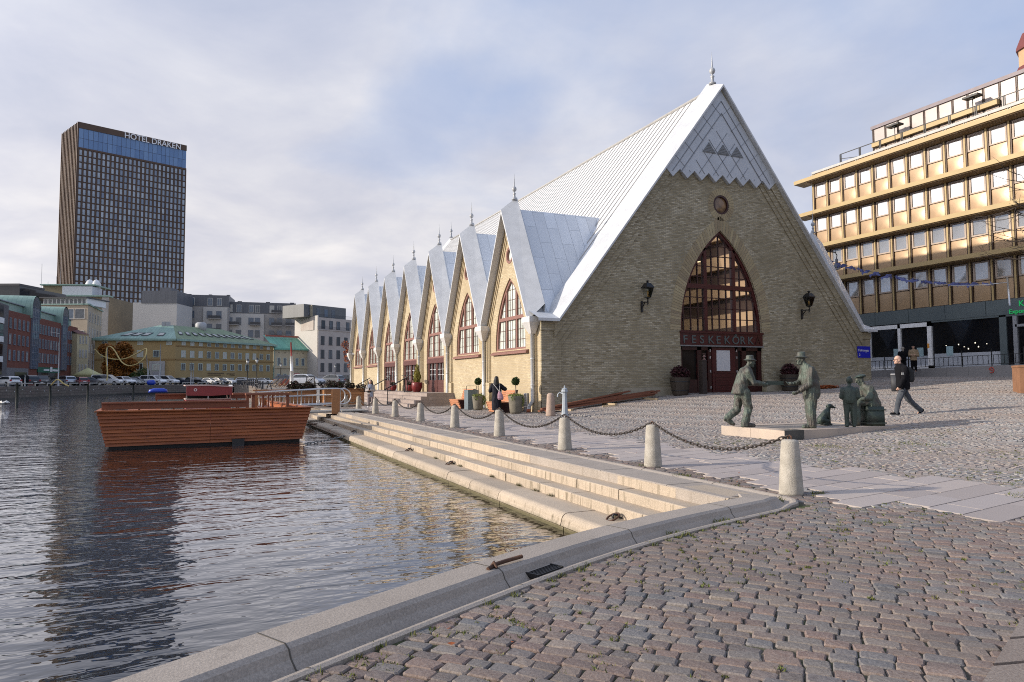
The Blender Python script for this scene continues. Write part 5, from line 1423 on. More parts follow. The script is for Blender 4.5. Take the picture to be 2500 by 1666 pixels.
def chain_mesh(A, B, sag, sc=1.0):
    mb = MB()
    for i, (p, d) in enumerate(hang(A, B, sag, .092*sc)):
        up = Vector((0,0,1)); s_ = d.cross(up).normalized(); u = s_.cross(d)
        if i%2: s_, u = u, -s_
        M = Matrix(((d.x,s_.x,u.x,p.x),(d.y,s_.y,u.y,p.y),(d.z,s_.z,u.z,p.z),(0,0,0,1)))
        mb.add([M @ (Vector(v)*sc) for v in LINKM.v], LINKM.f, True)
    return mb
CHG = mat('chain_galvanised', (.22,.22,.21), .5, .5, .2, 20); CHM = mat('chain_iron', (.075,.06,.05), .6, .5, .35, 20, .3, 80, (.03,.03,.03))
for i in range(10):
    (xa,ya),(xb,yb) = BPOS[i], BPOS[i+1]
    mb = chain_mesh((xa,ya+.03,gz(xa,ya)+.775),(xb,yb-.03,gz(xb,yb)+.775), .36*abs(yb-ya)/3.9)
    tag(mb.build('chain', CHM), CHL[i], 'chain', 'chains between the bollards')
# lone bollard and water pump by the hall corner
o = thing('stone_bollard', 'stouter pinkish granite bollard standing alone by the hall corner next to the pump', 'bollard', (-.75,-2.35,gz(-.75,-2.35)))
mb = MB(); mb.lathe([(.2,-.02),(.2,.05),(.155,.82),(.14,.88),(.09,.92),(.004,.935)], n=20); mb.build('stone', mat('pink_granite', (.42,.31,.24), .85, 0, .2, 5, .5, 60), o)
px_, py_ = -.85, -3.75
pu = thing('water_pump', 'pale grey cast water pump with a curved spout beside the lone bollard', 'pump', (px_,py_,gz(px_,py_)), R(156))
PUMPM = mat('pump_paint', (.38,.42,.45), .5, .1, .1, 5)
mb = MB(); mb.lathe([(.17,0),(.17,.07),(.13,.12),(.1,.5),(.088,.95),(.13,1.0),(.13,1.04),(.11,1.08),(.12,1.12),(.03,1.16),(.03,1.22),(.01,1.25)], n=8, smooth=False); mb.build('column', PUMPM, pu)
mb = MB(); mb.tube([(.08,0,.93),(.2,0,.98),(.27,0,.9),(.28,0,.8)], [.028,.026,.024,.026], 8); mb.build('spout', PUMPM, pu)
CLEARL = CLEAR.copy(); CLEARL.node_tree.nodes['Transparent BSDF'].inputs['Color'].default_value = (.93,.94,.93,1)
# pile of red timber along the front wall
tp_ = thing('timber_pile', 'long red stained timber planks lying against the foot of the front wall', 'timber', (1.0,-.8,gz(1,-.8)))
A = Vector((-.45,-1.15,gz(-.4,-1.1)+.12)); B_ = Vector((6.0,-.55,gz(6.0,-.5)+.14))
for i in range(9):
    mb = MB(); o_ = Vector((rnd.uniform(-.25,.25),rnd.uniform(-.12,.4),(i//3)*.085+rnd.uniform(0,.02))); e_ = Vector((rnd.uniform(-2.4,.3),rnd.uniform(-.2,.25),(i//3)*.06-.02))
    mb.bar(A+o_+Vector((.25*(i//3),0,0)), B_+o_*.3+e_, .17, .06); adopt(mb.build('plank', WOODT), tp_)
RAWW = mat_wood('raw_wood', (.45,.34,.2),(.55,.43,.28))
for k in range(3): mb = MB(); mb.box(.6+k*2.2,-1.6,gz(.6+k*2.2,-1.2)-.05,.72+k*2.2,-.5,gz(.6+k*2.2,-1.2)+.09); adopt(mb.build('bearer', RAWW), tp_)
for k in range(2): mb = MB(); mb.bar((2.2+k*.6,-1.55,gz(2.2,-1.5)+.03),(2.7+k*.6,-1.75,gz(2.7,-1.7)+.03),.14,.06); adopt(mb.build('offcut', RAWW), tp_)
# leaves blown against things
# wall lanterns
def lantern(x, z, lab):
    t = thing('wall_lantern', lab, 'lantern', (x,-.02,z), 0, 'lanterns beside the big window'); t.scale = (.86,.9,.86)
    mb = MB(); mb.box(-.06,-.06,-.32,.06,0,.3); mb.tube([(0,-.05,.2),(0,-.3,.22),(0,-.52,.2),(0,-.58,.3)], .03, 7); mb.tube([(0,-.05,-.2),(0,-.12,.0),(0,-.3,.17)], .028, 7)
    mb.tube([(0,-.55,.02),(0,-.58,.12),(0,-.58,.4)], [.015,.04,.03], 8); mb.build('bracket', BLACKIRON, t)
    c_ = (0,-.58); zb0, zt0 = .45, .98
    mb = MB(); mb.loft([(0,-.58,.4,.12,.12),(0,-.58,.44,.15,.15)], 4, 2)
    k = []
    for a in range(4):
        an = math.pi/4+a*math.pi/2; k.append(((.17*math.cos(an), -.58+.17*math.sin(an), zb0), (.33*math.cos(an), -.58+.33*math.sin(an), zt0)))
    for a in range(4):
        mb.bar(k[a][0],k[a][1],.015,.015); mb.bar(k[a][0],k[(a+1)%4][0],.02,.02); mb.bar(k[a][1],k[(a+1)%4][1],.02,.02)
    mb.tube([(0,-.58,.38),(0,-.58,.44)], .05, 8)
    mb.build('frame', BLACKIRON, t)
    mb = MB(); vs = []
    for r_, z_ in ((.37,.98),(.36,1.03),(.2,1.22),(.17,1.25)):
        for a in range(4): an = math.pi/4+a*math.pi/2; vs.append((r_*math.cos(an), -.58+r_*math.sin(an), z_))
    mb.add(vs, [(i*4+a, i*4+(a+1)%4, (i+1)*4+(a+1)%4, (i+1)*4+a) for i in range(3) for a in range(4)]+[(12,13,14,15)])
    mb.lathe([(.06,1.25),(.05,1.33),(.1,1.35),(.1,1.38),(.02,1.4)], (0,-.58,0), 10); mb.build('lantern_roof', BLACKIRON, t)
    mb = MB(); mb.lathe([(.022,.44),(.028,.6),(.045,.66),(.05,.74),(.02,.82)], (0,-.58,0), 10); mb.build('bulb', mat('bulb_amber', (.6,.36,.1), .3) if 'bulb_amber' not in MATS else MATS['bulb_amber'], t)
    mb = MB(); mb.add([p for q in k for p in q], [(0,2,3,1),(2,4,5,3),(4,6,7,5),(6,0,1,7)]); mb.build('lantern_pane', CLEARL, t)
lantern(5.38, 5.05, 'black iron wall lantern left of the big pointed window'); lantern(15.7, 5.05, 'black iron wall lantern right of the big pointed window')
# blue street sign
p = on_x(2102,834,0) if False else Vector((20.02,-.1,3.2))
sg = thing('street_sign', 'small blue enamel street name sign on the right corner of the brick front', 'sign', (20.25,-.09,3.05))
mb = MB(); mb.box(-.5,-.03,-.32,.5,-.0,.32); mb.build('plate', mat('enamel_blue', (.01,.02,.42), .25), sg)
text('street_lettering', 'Fisktorget', .2, WHITE, sg, (-.46,-.035,.03), (R(90),0,0), .003); text('street_lettering', '3', .2, WHITE, sg, (-.42,-.035,-.22), (R(90),0,0), .003)

# ---------------------------------------------------------------- foliage
def leaves(name, m, parent, blobs, n, size, seed, loc=None, squash=.8, hang=False):
    """many small leaf faces through the volume of the given ellipsoids (c, r)"""
    g = np.random.default_rng(seed); vs = []; fs = []
    w = np.array([b_[1][0]*b_[1][1]*b_[1][2] for b_ in blobs]); w = w/w.sum()
    pick = g.choice(len(blobs), n, p=w)
    C_ = np.array([b_[0] for b_ in blobs])[pick]; Rr = np.array([b_[1] for b_ in blobs])[pick]
    d = g.normal(size=(n,3)); d /= np.linalg.norm(d,axis=1)[:,None]; rad = g.uniform(.25,1,n)**.45
    P = C_+d*Rr*rad[:,None]
    a = g.normal(size=(n,3)); a[:,2] *= .5; a /= np.linalg.norm(a,axis=1)[:,None]
    if hang: a = np.tile([0,0,-1.],(n,1))+g.normal(0,.25,(n,3))
    b_ = np.cross(a, g.normal(size=(n,3))); b_ /= np.linalg.norm(b_,axis=1)[:,None]
    s_ = size*g.uniform(.6,1.4,n)[:,None]
    V = np.stack([P-a*s_*.6, P+b_*s_*.35*squash, P+a*s_*.6, P-b_*s_*.35*squash],1).reshape(-1,3)
    F_ = np.arange(n*4).reshape(-1,4)
    o = np_mesh(name, V, F_, m, False, parent)
    if loc is not None: o.location = loc
    return o
LBOX = mat_leaf('box_leaf', [(.012,.03,.01),(.03,.06,.015),(.05,.085,.02),(.02,.045,.012)])
LTRAIL = mat_leaf('trailing_leaf', [(.12,.16,.03),(.2,.24,.06),(.1,.12,.03),(.25,.26,.1)])
LHEATH = mat_leaf('heather_leaf', [(.03,.01,.012),(.07,.02,.03),(.02,.015,.01),(.1,.035,.04)])
LAUT = mat_leaf('autumn_leaf', [(.17,.06,.01),(.32,.12,.02),(.42,.17,.03),(.14,.07,.015),(.26,.085,.013)])
LRED = mat_leaf('rust_leaf', [(.25,.06,.02),(.35,.1,.03),(.18,.05,.015)])
LGRN = mat_leaf('green_leaf', [(.03,.06,.012),(.06,.1,.02),(.02,.04,.01)])
LGRASS = mat_leaf('grass_blade', [(.07,.1,.02),(.12,.15,.03),(.1,.09,.03),(.16,.17,.05)])
LYEL = mat_leaf('yellow_grass', [(.22,.2,.04),(.32,.27,.06),(.16,.17,.03)])
LDK = mat_leaf('dark_leaf', [(.02,.025,.012),(.05,.02,.02),(.03,.05,.018),(.08,.03,.035)])
TERR = mat('concrete_pot', (.19,.17,.13), .9, 0, .25, 4, .4, 30)
def potted_ball(x, y, lab, s=1.0):
    t = thing('potted_tree', lab, 'potted tree', (x,y,gz(x,y)), 0, 'ball topped box trees by the hall')
    mb = MB(); mb.lathe([(.2*s,0),(.24*s,.1),(.3*s,.66*s),(.3*s,.7*s),(.26*s,.7*s),(.25*s,.6*s),(.01,.6*s)], n=18); mb.build('pot', TERR, t)
    mb = MB(); mb.tube([(0,0,.6*s),(.01,0,1.0),(0,.01,1.28)], .02, 6); mb.build('stem', mat('stem_bark', (.25,.2,.15), .8) if 'stem_bark' not in MATS else MATS['stem_bark'], t)
    leaves('crown', LBOX, t, [((0,0,1.42),(.19,.19,.19)),((.02,.03,1.45),(.17,.17,.19))], 1100, .055, 3)
    leaves('trailing_leaves', LTRAIL, t, [((0,0,.7*s),(.33*s,.33*s,.09)),((.24,-.2,.5*s),(.12,.12,.24)),((-.2,-.22,.62*s),(.12,.12,.12)),((.3,.0,.46*s),(.1,.1,.24))], 900, .07, 4, None, .5, True)
    return t
potted_ball(-1.1, .35, 'ball topped box tree in the larger stone pot nearest the hall corner', 1.12)
potted_ball(-1.12, 4.9, 'ball topped box tree in a stone pot beside the grey steel box', 1.0)
# slatted benches
def bench(x, y, lab):
    t = thing('bench', lab, 'bench', (x,y,gz(x,y)), 0, 'slatted wooden benches along the hall')
    L = 1.45
    for ye_ in (-L/2, L/2-.05): mb = MB(); mb.prism([(-.42,.45),(.42,.45),(.3,.0),(-.25,.0)], 'y', ye_, ye_+.05); mb.build('end_panel', DKRED2, t)
    mb = MB()
    for k in range(4):
        z = .02+k*.108; dx = -.26-.038*k; mb.box(dx-.02,-L/2-.01,z,dx+.02,L/2+.01,z+.1)
    mb.build('front_board', WOODB, t)
    mb = MB()
    for k in range(5): mb.box(-.42+k*.15,-L/2,.45,-.28+k*.15,L/2,.485)
    mb.build('seat', WOODB, t)
    mb = MB()
    for k in range(5):
        z = .5+k*.105; dx = .32+.03*k; mb.box(dx-.02,-L/2,z,dx+.02,L/2,z+.095)
    mb.build('backrest', WOODB, t)
    mb = MB()
    for yy in (-L/2+.02,L/2-.08): mb.prism([(.34,.47),(.5,.47),(.6,1.03),(.47,1.03)], 'y', yy, yy+.06)
    mb.build('back_bracket', DKRED2, t); return t
bench(-1.15, 2.0, 'slatted wooden bench behind the woman in black'); bench(-1.15, 7.4, 'slatted wooden bench between the grey steel box and the stair')
mb = MB(); t = thing('steel_box', 'tall grey steel box with a black top between the two benches', 'box', (-1.15,5.75,gz(-1.1,5.75)), 0)
mb.box(-.3,-.28,0,.3,.28,.98); mb.box(-.305,-.285,.97,.305,.285,1.0); mb.build('box', mat('box_steel', (.16,.2,.22), .5, .2, .1, 3), t)
mb = MB(); mb.bar((.2,-.2,1.0),(.2,-.2,1.2),.02,.02); mb.bar((-.2,.2,1.0),(-.2,.2,1.2),.02,.02); mb.bar((.2,-.2,1.2),(-.2,.2,1.2),.02,.02); mb.build('handle', BLACKIRON, t)
mb = MB(); t = thing('utility_cabinet', 'small grey metal cabinet on the wall beside the corner downpipe', 'cabinet', (-.08,-.05,gz(-.1,0)))
mb.box(-.12,1.12,0,.06,1.5,.85); mb.box(-.13,1.14,.02,-.118,1.48,.83); mb.build('box', mat('cabinet_grey', (.3,.3,.3), .5, .1, .1, 4), t)
# stone stair and terrace in front of the side doors
tr_ = thing('terrace_stair', 'pinkish stone terrace with four broad steps before the side doors', 'stairs', (-1.5,12,.1))
TERM = mat_brick('terrace_stone', [(.37,.3,.26),(.44,.37,.33),(.33,.27,.24)], (.2,.17,.15), 1.1, .205, .008, (.3,.24,.2), .4, .8, .4, .6)
for nm, xe, ye, zt_ in (('terrace',-1.7,11.75,.84),('step',-2.1,11.6,.64),('step',-2.48,11.45,.43),('step',-2.85,11.3,.23)):
    mb = MB(); mb.box(xe,ye,-.1,-.01,31.5,zt_); adopt(mb.build(nm, TERM), tr_)
rl = thing('stair_rail', 'thin black handrails on the steps of the stone terrace', 'handrail', (-2,14,.8))
for yy in (16.0,21.0,27.0):
    mb = MB(); mb.tube([(-3.0,yy,.1),(-3.0,yy,1.05)], .03, 6); mb.tube([(-1.9,yy,.84),(-1.9,yy,1.72)], .03, 6); mb.tube([(-3.25,yy,.98),(-1.7,yy,1.84)], .035, 6); adopt(mb.build('rail', BLACKIRON), rl)
def cafe_table(x, y, lab):
    t = thing('cafe_table', lab, 'table', (x,y,.84), 0, 'round standing tables on the terrace')
    mb = MB(); mb.lathe([(.38,1.08),(.38,1.11)], n=20); mb.build('table_top', BLACKIRON, t); mb = MB(); mb.tube([(0,0,.03),(0,0,1.08)], .035, 8); mb.lathe([(.26,0),(.24,.03),(.05,.06)], n=14); mb.build('leg', BLACKIRON, t); return t
cafe_table(-1.2, 17.9, 'black round standing table left of the red pot on the terrace'); cafe_table(-1.2, 22.6, 'black round standing table carrying a white dish on the terrace')
mb = MB(); mb.lathe([(.05,0),(.14,.05),(.15,.06)], (-1.2,22.6,1.955), 14); tag(mb.build('dish', WHITE), 'white dish lying on the far black standing table', 'dish')
def red_pot(x, y, lab, s, tall):
    t = thing('red_pot', lab, 'plant pot', (x,y,.84), 0, 'round red pots on the terrace')
    mb = MB(); mb.lathe([(.2*s,0),(.3*s,.25*s),(.31*s,.5*s),(.28*s,.55*s),(.25*s,.55*s),(.2*s,.45*s),(.01,.45*s)], n=16); mb.build('pot', mat('pot_red', (.19,.02,.02), .4) if 'pot_red' not in MATS else MATS['pot_red'], t)
    if tall: leaves('grass', LYEL, t, [((0,0,.85*s),(.22*s,.22*s,.4*s)),((0,0,1.2*s),(.12*s,.12*s,.4*s))], 900, .2, 8, None, .25, True)
    else: leaves('plant', LDK, t, [((0,0,.65*s),(.24*s,.24*s,.16*s))], 400, .1, 9)
    return t
red_pot(-.9, 16.6, 'large red pot with tall yellow grass between two side doors', 1.15, True); red_pot(-.75, 18.9, 'smaller red pot with a dark plant beside the standing table', .8, False)
red_pot(-.7, 23.6, 'red pot with a dark plant half hidden by the far standing table', .8, False)
# barrel planters by the entrance and the dark post
def tub(x, lab, s=1.0):
    y = -.75; t = thing('wooden_tub', lab, 'planter', (x,y,gz(x,y)), 0, 'dark wooden tubs beside the entrance')
    mb = MB(); mb.lathe([(.36*s,0),(.38*s,.06),(.5*s,.8),(.5*s,.84),(.44*s,.84),(.42*s,.74),(.01,.74)], n=14, smooth=False); mb.build('tub', mat_wood('tub_wood', (.035,.025,.018),(.06,.045,.03)) if 'tub_wood' not in MATS else MATS['tub_wood'], t)
    mb = MB(); mb.lathe([(.415*s,.2),(.425*s,.25)], n=14); mb.lathe([(.475*s,.62),(.483*s,.67)], n=14); mb.build('hoop', BLACKIRON, t)
    leaves('plant', LHEATH, t, [((0,0,1.05),(.48*s,.42*s,.3)),((-.15,-.1,1.2),(.3,.28,.22)),((.22,0,1.0),(.35,.3,.22))], 1700, .1, int(x)); return t
tub(7.0, 'dark wooden tub with heather left of the red entrance'); tub(13.95, 'dark wooden tub with a bush behind the standing bronze man', 1.0)
p = Vector((7.95,-1.25,0)); t = thing('timber_post', 'dark square timber post standing before the red entrance', 'post', (p.x,p.y,gz(p.x,p.y)))
mb = MB(); mb.box(-.13,-.13,-.05,.13,.13,1.55); mb.box(-.14,-.14,1.55,.14,.14,1.6); mb.build('post', mat_wood('post_wood', (.02,.014,.012),(.045,.03,.025)), t)
t = thing('leaf_heap', 'small heap of red brown leaves on the setts behind the standing statue', 'leaves', (16.0,-1.3,gz(16,-1.3)+.03)); leaves('leaf', LRED, t, [((0,0,.05),(.7,.35,.1))], 400, .1, 21)
mb = MB()
# ---------------------------------------------------------------- grass and moss in the joints
g = np.random.default_rng(4); vs = []; fs = []
def tuft(x, y, r_, n, h):
    z0 = gz(x,y)-.005
    for _ in range(n):
        a = g.uniform(0,6.28); q = r_*math.sqrt(g.uniform()); bx, by = x+q*math.cos(a), y+q*math.sin(a); le = g.uniform(.3,1)*h; d = g.normal(0,.45,2)*le; w = .004+.003*g.uniform()
        t_ = g.uniform(0,6.28); wx, wy = w*math.cos(t_), w*math.sin(t_); o = len(vs)
        vs.extend([(bx-wx,by-wy,z0),(bx+wx,by+wy,z0),(bx+d[0]+wx*.3,by+d[1]+wy*.3,z0+le)]); fs.append((o,o+1,o+2))
tot = 0
while tot < 1900:
    x, y = g.uniform(-13.5,3), g.uniform(-27,-14)
    if not bool(on_land(np.array([x]),np.array([y]))[0]) or bool(in_path(np.array([x]),np.array([y]))[0]): continue
    if (math.sin(x*1.7+y*.9)+math.sin(y*2.1-x*.6)+g.normal(0,.8)) < .2: continue
    tuft(x, y, g.uniform(.012,.06), int(g.uniform(6,22)), g.uniform(.01,.035)); tot += 1
for i in range(0, len(lipN), 1):                              # along the lip of the gutter
    p = lipN[i]
    if g.uniform() < .75: tuft(p[0]+.04+g.uniform(-.05,.05), p[1]-.05, .05, 24, .045)
for (x,y,r_,n,h) in ((-7.1,-20.95,.09,90,.09),(-8.55,-21.62,.12,110,.05),(-6.75,-18.6,.16,140,.07),(-6.4,-17.22,.2,120,.06),(-9.4,-21.95,.1,60,.06),(-6.15,-20.75,.1,60,.06),(-4.1,-22.2,.25,160,.06),(-1.4,-16.6,.4,160,.06),(.4,-17.6,.5,200,.06)): tuft(x,y,r_,n,h)
tag(np_mesh('grass', vs, fs, LGRASS), kind='stuff')
vs = []; fs = []
for yy in (-17.2,-15.9,-12.7,-12.2,-14.6,-19.2,-10.9,-16.6):
    for _ in range(60):
        bx, by = -8.37+g.normal(0,.02), yy+g.normal(0,.07); o = len(vs); d = g.normal(0,.03,2); vs.extend([(bx-.004,by-.004,-.4),(bx+.004,by+.004,-.4),(bx+d[0],by+d[1],-.4+g.uniform(.02,.07))]); fs.append((o,o+1,o+2))
tag(np_mesh('step_weeds', vs, fs, LGRASS), kind='stuff')
# big kerb stones at the near right corner
ks = thing('kerb_stones', 'row of large flat kerb stones at the bottom right corner of the photo', 'kerb', on_z(2500,1600,.0))
ka, kb = Vector(on_z(2395,1700,.02)), Vector(on_z(2560,1420,.02)); n_ = 5
for i in range(n_):
    p, q = ka.lerp(kb,i/n_+.01), ka.lerp(kb,(i+1)/n_-.01); s_ = Vector((.2,-.05,0)); mb = MB(); mb.add([p-s_*.2,q-s_*.2,q+s_*1.6,p+s_*1.6]+[v-Vector((0,0,.12)) for v in (p-s_*.3,q-s_*.3,q+s_*1.7,p+s_*1.7)], [(0,1,2,3),(0,4,5,1),(1,5,6,2),(2,6,7,3),(3,7,4,0)]); adopt(mb.build('kerb_stone', COB), ks)
# dry leaves lying on the setts
vs = []; fs = []
for _ in range(900):
    x, y = g.uniform(-13,14), g.uniform(-26.5,-2)
    if not bool(on_land(np.array([x]),np.array([y]))[0]) or math.sin(x*.8)+math.sin(y*1.1+x*.3)+g.normal(0,.7) < .7: continue
    z0 = gz(x,y)+.012; a = g.uniform(0,6.28); s_ = g.uniform(.012,.032); o = len(vs)
    for k in range(4): t_ = a+k*math.pi/2; q = s_*(1 if k%2 else .55); vs.append((x+q*math.cos(t_),y+q*math.sin(t_),z0+g.uniform(0,.014)))
    fs.append((o,o+1,o+2,o+3))
tag(np_mesh('fallen_leaves', vs, fs, LRED), kind='stuff')

# ================================================================ WOODEN FLOAT (terrace pontoon)
fl = thing('wooden_float', 'red stained wooden float with lapped board sides moored at the steps', 'float', (-16.6,-1.4,-.65), math.atan2(.365,6.15))
L = 6.2; H = 1.24; DP = 11.0
nb = 10
mb = MB()
for k in range(nb):                                           # lapped boards, the hull widens upward
    z0, z1 = .1+k*(H-.1)/nb, .1+(k+1)*(H-.1)/nb+.012; e0, e1 = .28*(k/nb), .28*(k/nb)
    xa, xb, ya = -e0-.02, L+e0*.95+.02, -e0*.9
    for (p0, p1) in (((xa,ya),(L*.5-.006,ya)),((L*.5+.006,ya),(xb,ya))):
        mb.add([(p0[0],p0[1],z0),(p1[0],p1[1],z0),(p1[0],p1[1]-.055,z0+.0),(p0[0],p0[1]-.055,z0),(p0[0],p0[1],z1),(p1[0],p1[1],z1),(p1[0],p1[1]-.012,z1),(p0[0],p0[1]-.012,z1)],[(0,1,2,3),(4,5,6,7),(3,2,6,7),(0,3,7,4),(1,2,6,5),(0,1,5,4)])
    for xx, s_ in ((xa,-1),(xb,1)):
        mb.box(min(xx,xx+s_*.03),ya,z0,max(xx,xx+s_*.03),DP,z1)
hb = mb.build('hull_board', WOODR, fl)
mb = MB(); mb.box(.05,.05,-.2,L-.05,DP-.1,.3); mb.build('pontoon', mat('pontoon_black', (.012,.012,.012), .7), fl)
mb = MB(); mb.box(L*.615,-.13,-.06,L*.68,.05,.2); mb.build('fender', BLACKIRON, fl)
mb = MB(); mb.box(-.34,-.36,H,L+.32,-.1,H+.045); mb.box(-.36,-.36,H+.0,-.1,DP,H+.04); mb.box(L+.1,-.36,H,L+.36,DP,H+.041); mb.build('rim_board', WOODR, fl)
mb = MB()
for k in range(26): mb.box(.02,.05+k*.42,.62,L-.02,.43+k*.42,.66)
mb.build('deck', WOODD, fl)
def railbar(x0, x1, y, zt_, nm='railing'):
    mb = MB(); mb.box(x0,y-.05,zt_-.2,x1,y+.05,zt_); mb.box(x0,y-.16,zt_,x1,y+.16,zt_+.05)
    x = x0+.05
    while x < x1: mb.box(x-.03,y-.03,.66,x+.03,y+.03,zt_); x += 1.05
    mb.build(nm, WOODD, fl)
railbar(-.2, 4.3, .35, 1.5); railbar(1.4, 5.2, 6.5, 1.68)
mb = MB()
for xx in (4.35,4.55,5.75): mb.box(xx-.05,.3,.66,xx+.05,.42,1.75)
for xx in (5.1,5.3,5.45): mb.box(xx-.03,1.9,.66,xx+.03,1.98,1.72)
mb.box(4.28,.2,1.72,5.8,.52,1.79); mb.box(4.0,1.8,1.72,5.7,2.1,1.78); mb.box(4.4,.34,.9,5.7,.4,1.2); mb.build('gate_frame', WOODD, fl)
mb = MB(); mb.box(.5,4.0,.66,1.5,5.2,1.08); mb.box(.45,3.9,1.08,1.6,5.3,1.14); mb.box(.4,1.2,.66,1.4,2.0,1.0); mb.build('deck_seat', WOODR, fl)
mb = MB(); mb.box(1.6,.9,.66,3.1,1.9,1.22); mb.box(.5,.8,.66,1.3,1.6,1.2); mb.build('pale_cover', mat('cover_pale', (.55,.5,.45), .8), fl)
cb = thing('red_cabin', 'red painted kiosk cabin with its hatch propped open on the wooden float', 'kiosk', tuple(fl.matrix_basis @ Vector((2.5,4.3,.5))), fl.rotation_euler.z)
mb = MB(); mb.box(0,0,0,1.75,2.0,1.12); mb.build('wall', REDP, cb)
mb = MB(); mb.box(-.04,-.04,1.12,1.79,2.0,1.17); mb.box(.86,-.015,.05,.88,0,1.0); mb.build('counter', mat('counter_pale', (.5,.4,.35), .6), cb)
mb = MB(); mb.box(.04,.3,1.17,1.7,1.9,1.68); mb.build('interior', mat('cabin_black', (.006,.006,.006), .9), cb)
mb = MB(); mb.prism([(-.02,1.32),(.9,1.29),(1.78,1.34),(1.78,1.68),(.9,1.74),(-.02,1.74)], 'y', -.25, -.2); ht = mb.build('hatch', REDP, cb)
mb = MB(); mb.prism([(-.06,1.74),(.9,1.745),(1.82,1.68),(1.82,1.73),(.9,1.79),(-.06,1.79)], 'y', -.3, 1.95); mb.build('cabin_roof', mat('cabin_roof', (.55,.42,.38), .6), cb)
mb = MB(); ring(mb, circ(.33,1.57,.065,16), circ(.33,1.57,.04,16), lambda a,z,d: (a,d,z), -.27, -.25); mb.build('emblem', WHITE, ht)
mb = MB(); mb.bar((.83,-.2,1.16),(.83,-.2,1.34),.05,.03); mb.bar((1.6,-.1,1.16),(1.55,-.2,1.34),.03,.03); mb.bar((1.7,-.1,1.16),(1.72,-.2,1.34),.03,.03); mb.build('prop', GALV, cb)
mb = MB(); mb.prism([(1.66,.93),(1.7,.93),(1.68,.86)], 'y', -.012, -.002); mb.build('badge', WHITE, cb); cb.scale = (.95,.8,.89)
mb = MB(); mb.box(0,0,0,.8,.5,.22); t = thing('blue_tarp', 'bright blue tarpaulin bundle on the float left of the red cabin', 'tarp', tuple(fl.matrix_basis @ Vector((1.5,6.8,1.78))), .05); 
mb = MB(); mb.loft([(0,0,0,.38,.22),(0,0,.12,.34,.2),(.02,0,.17,.2,.1)], 14, 3); mb.build('bundle', mat('tarp_blue', (.01,.05,.42), .4), t)
# gangway with steel rails
gw = thing('gangway', 'wooden gangway with galvanised tube handrails from the quay to the float', 'gangway', (-9.2,8.2,.1))
mb = MB(); mb.box(-10.4,7.2,.02,-7.0,8.7,.1); mb.box(-7.5,6.9,.07,-6.2,9.0,.12); adopt(mb.build('ramp', mat('ramp_grey', (.3,.29,.27), .8, 0, .15, 4)), gw)
for yy in (7.2,8.7):
    mb = MB(); mb.tube([(-11.4,yy,1.05),(-8.2,yy,1.2),(-7.4,yy,1.2)]+[(-7.4+.38*math.sin(a),yy,.82+.38*math.cos(a)) for a in np.linspace(0,math.pi,9)]+[(-8.2,yy,.44),(-11.3,yy,.35)], .03, 7)
    mb.tube([(-7.55,yy,0),(-7.55,yy,1.2)], .03, 7); mb.tube([(-9.4,yy,0),(-9.4,yy,1.15)], .03, 7); mb.tube([(-11.3,yy,.8),(-8.0,yy,.9)], .02, 6)
    for k in range(9): mb.tube([(-11.2+k*.36,yy,.36+k*.01),(-11.2+k*.36,yy,.82+k*.01)], .012, 5)
    adopt(mb.build('handrail', GALV), gw)
mb = MB()
for k in range(9): mb.box(-11.4+k*.2,9.0,.05,-11.24+k*.2,9.04,1.1)
mb.box(-11.5,8.98,1.1,-9.5,9.1,1.17); adopt(mb.build('slat_screen', WOODP), gw)
mb = MB(); mb.box(-8.0,6.85,-.02,-7.62,6.93,1.18); adopt(mb.build('gate_board', WOODP), gw)
# mooring chains from the float
for A, B_, lab in ((on_z(742,1084,-.63),on_z(872,1056,-.36),'pale steel mooring chain from the float to a ring on the lowest step'),(on_z(752,1036,-.37),on_z(798,1029,-.37),'rusty mooring chain lying on the lowest step beside the float')):
    tag(chain_mesh(A, B_, .05, 1.5).build('mooring_chain', CHG if 'pale' in lab else RUST), lab, 'chain')
# planter boxes on the quay
def planter(x0,y0,x1,y1,h,lab,seed):
    t = thing('planter_box', lab, 'planter', (x0,y0,.06), 0, 'wooden planter boxes on the quay'); lx, ly = x1-x0, y1-y0
    mb = MB(); nbd = 6
    for k in range(nbd):
        z0 = .06+k*(h-.1)/nbd; z1 = z0+(h-.1)/nbd-.012
        mb.box(.03,0,z0,lx-.03,.04,z1); mb.box(0,.03,z0,.04,ly-.03,z1); mb.box(lx-.04,.03,z0,lx,ly-.03,z1); mb.box(.03,ly-.04,z0,lx-.03,ly,z1)
    mb.build('side_board', WOODP, t)
    mb = MB()
    for xx in (-.02,lx-.1): 
        for yy in (-.02,ly-.1): mb.box(xx,yy,0,xx+.12,yy+.12,h-.02)
    mb.box(-.08,-.08,h-.04,lx+.08,.12,h); mb.box(-.08,.12,h-.041,.12,ly+.08,h-.001); mb.box(lx-.12,.12,h-.041,lx+.08,ly+.08,h-.001); mb.build('corner_post', WOODP, t)
    mb = MB(); mb.box(.05,.05,h-.2,lx-.05,ly-.05,h-.08); mb.build('soil', mat('soil', (.03,.022,.015), .95) if 'soil' not in MATS else MATS['soil'], t)
    g2 = random.Random(seed); bl = [((g2.uniform(.1,lx-.1),g2.uniform(.1,ly-.1),h+g2.uniform(0,.25)),(g2.uniform(.2,.4),)*2+(g2.uniform(.2,.42),)) for _ in range(10)]
    leaves('plants', LDK, t, bl, 2600, .12, seed); return t
planter(-7.0,15.6,-4.6,17.4,1.05,'large wooden planter box with dark plants beside the tourist',31); planter(-8.9,17.0,-7.3,18.6,1.0,'smaller wooden planter box with dark plants behind the gangway',32)
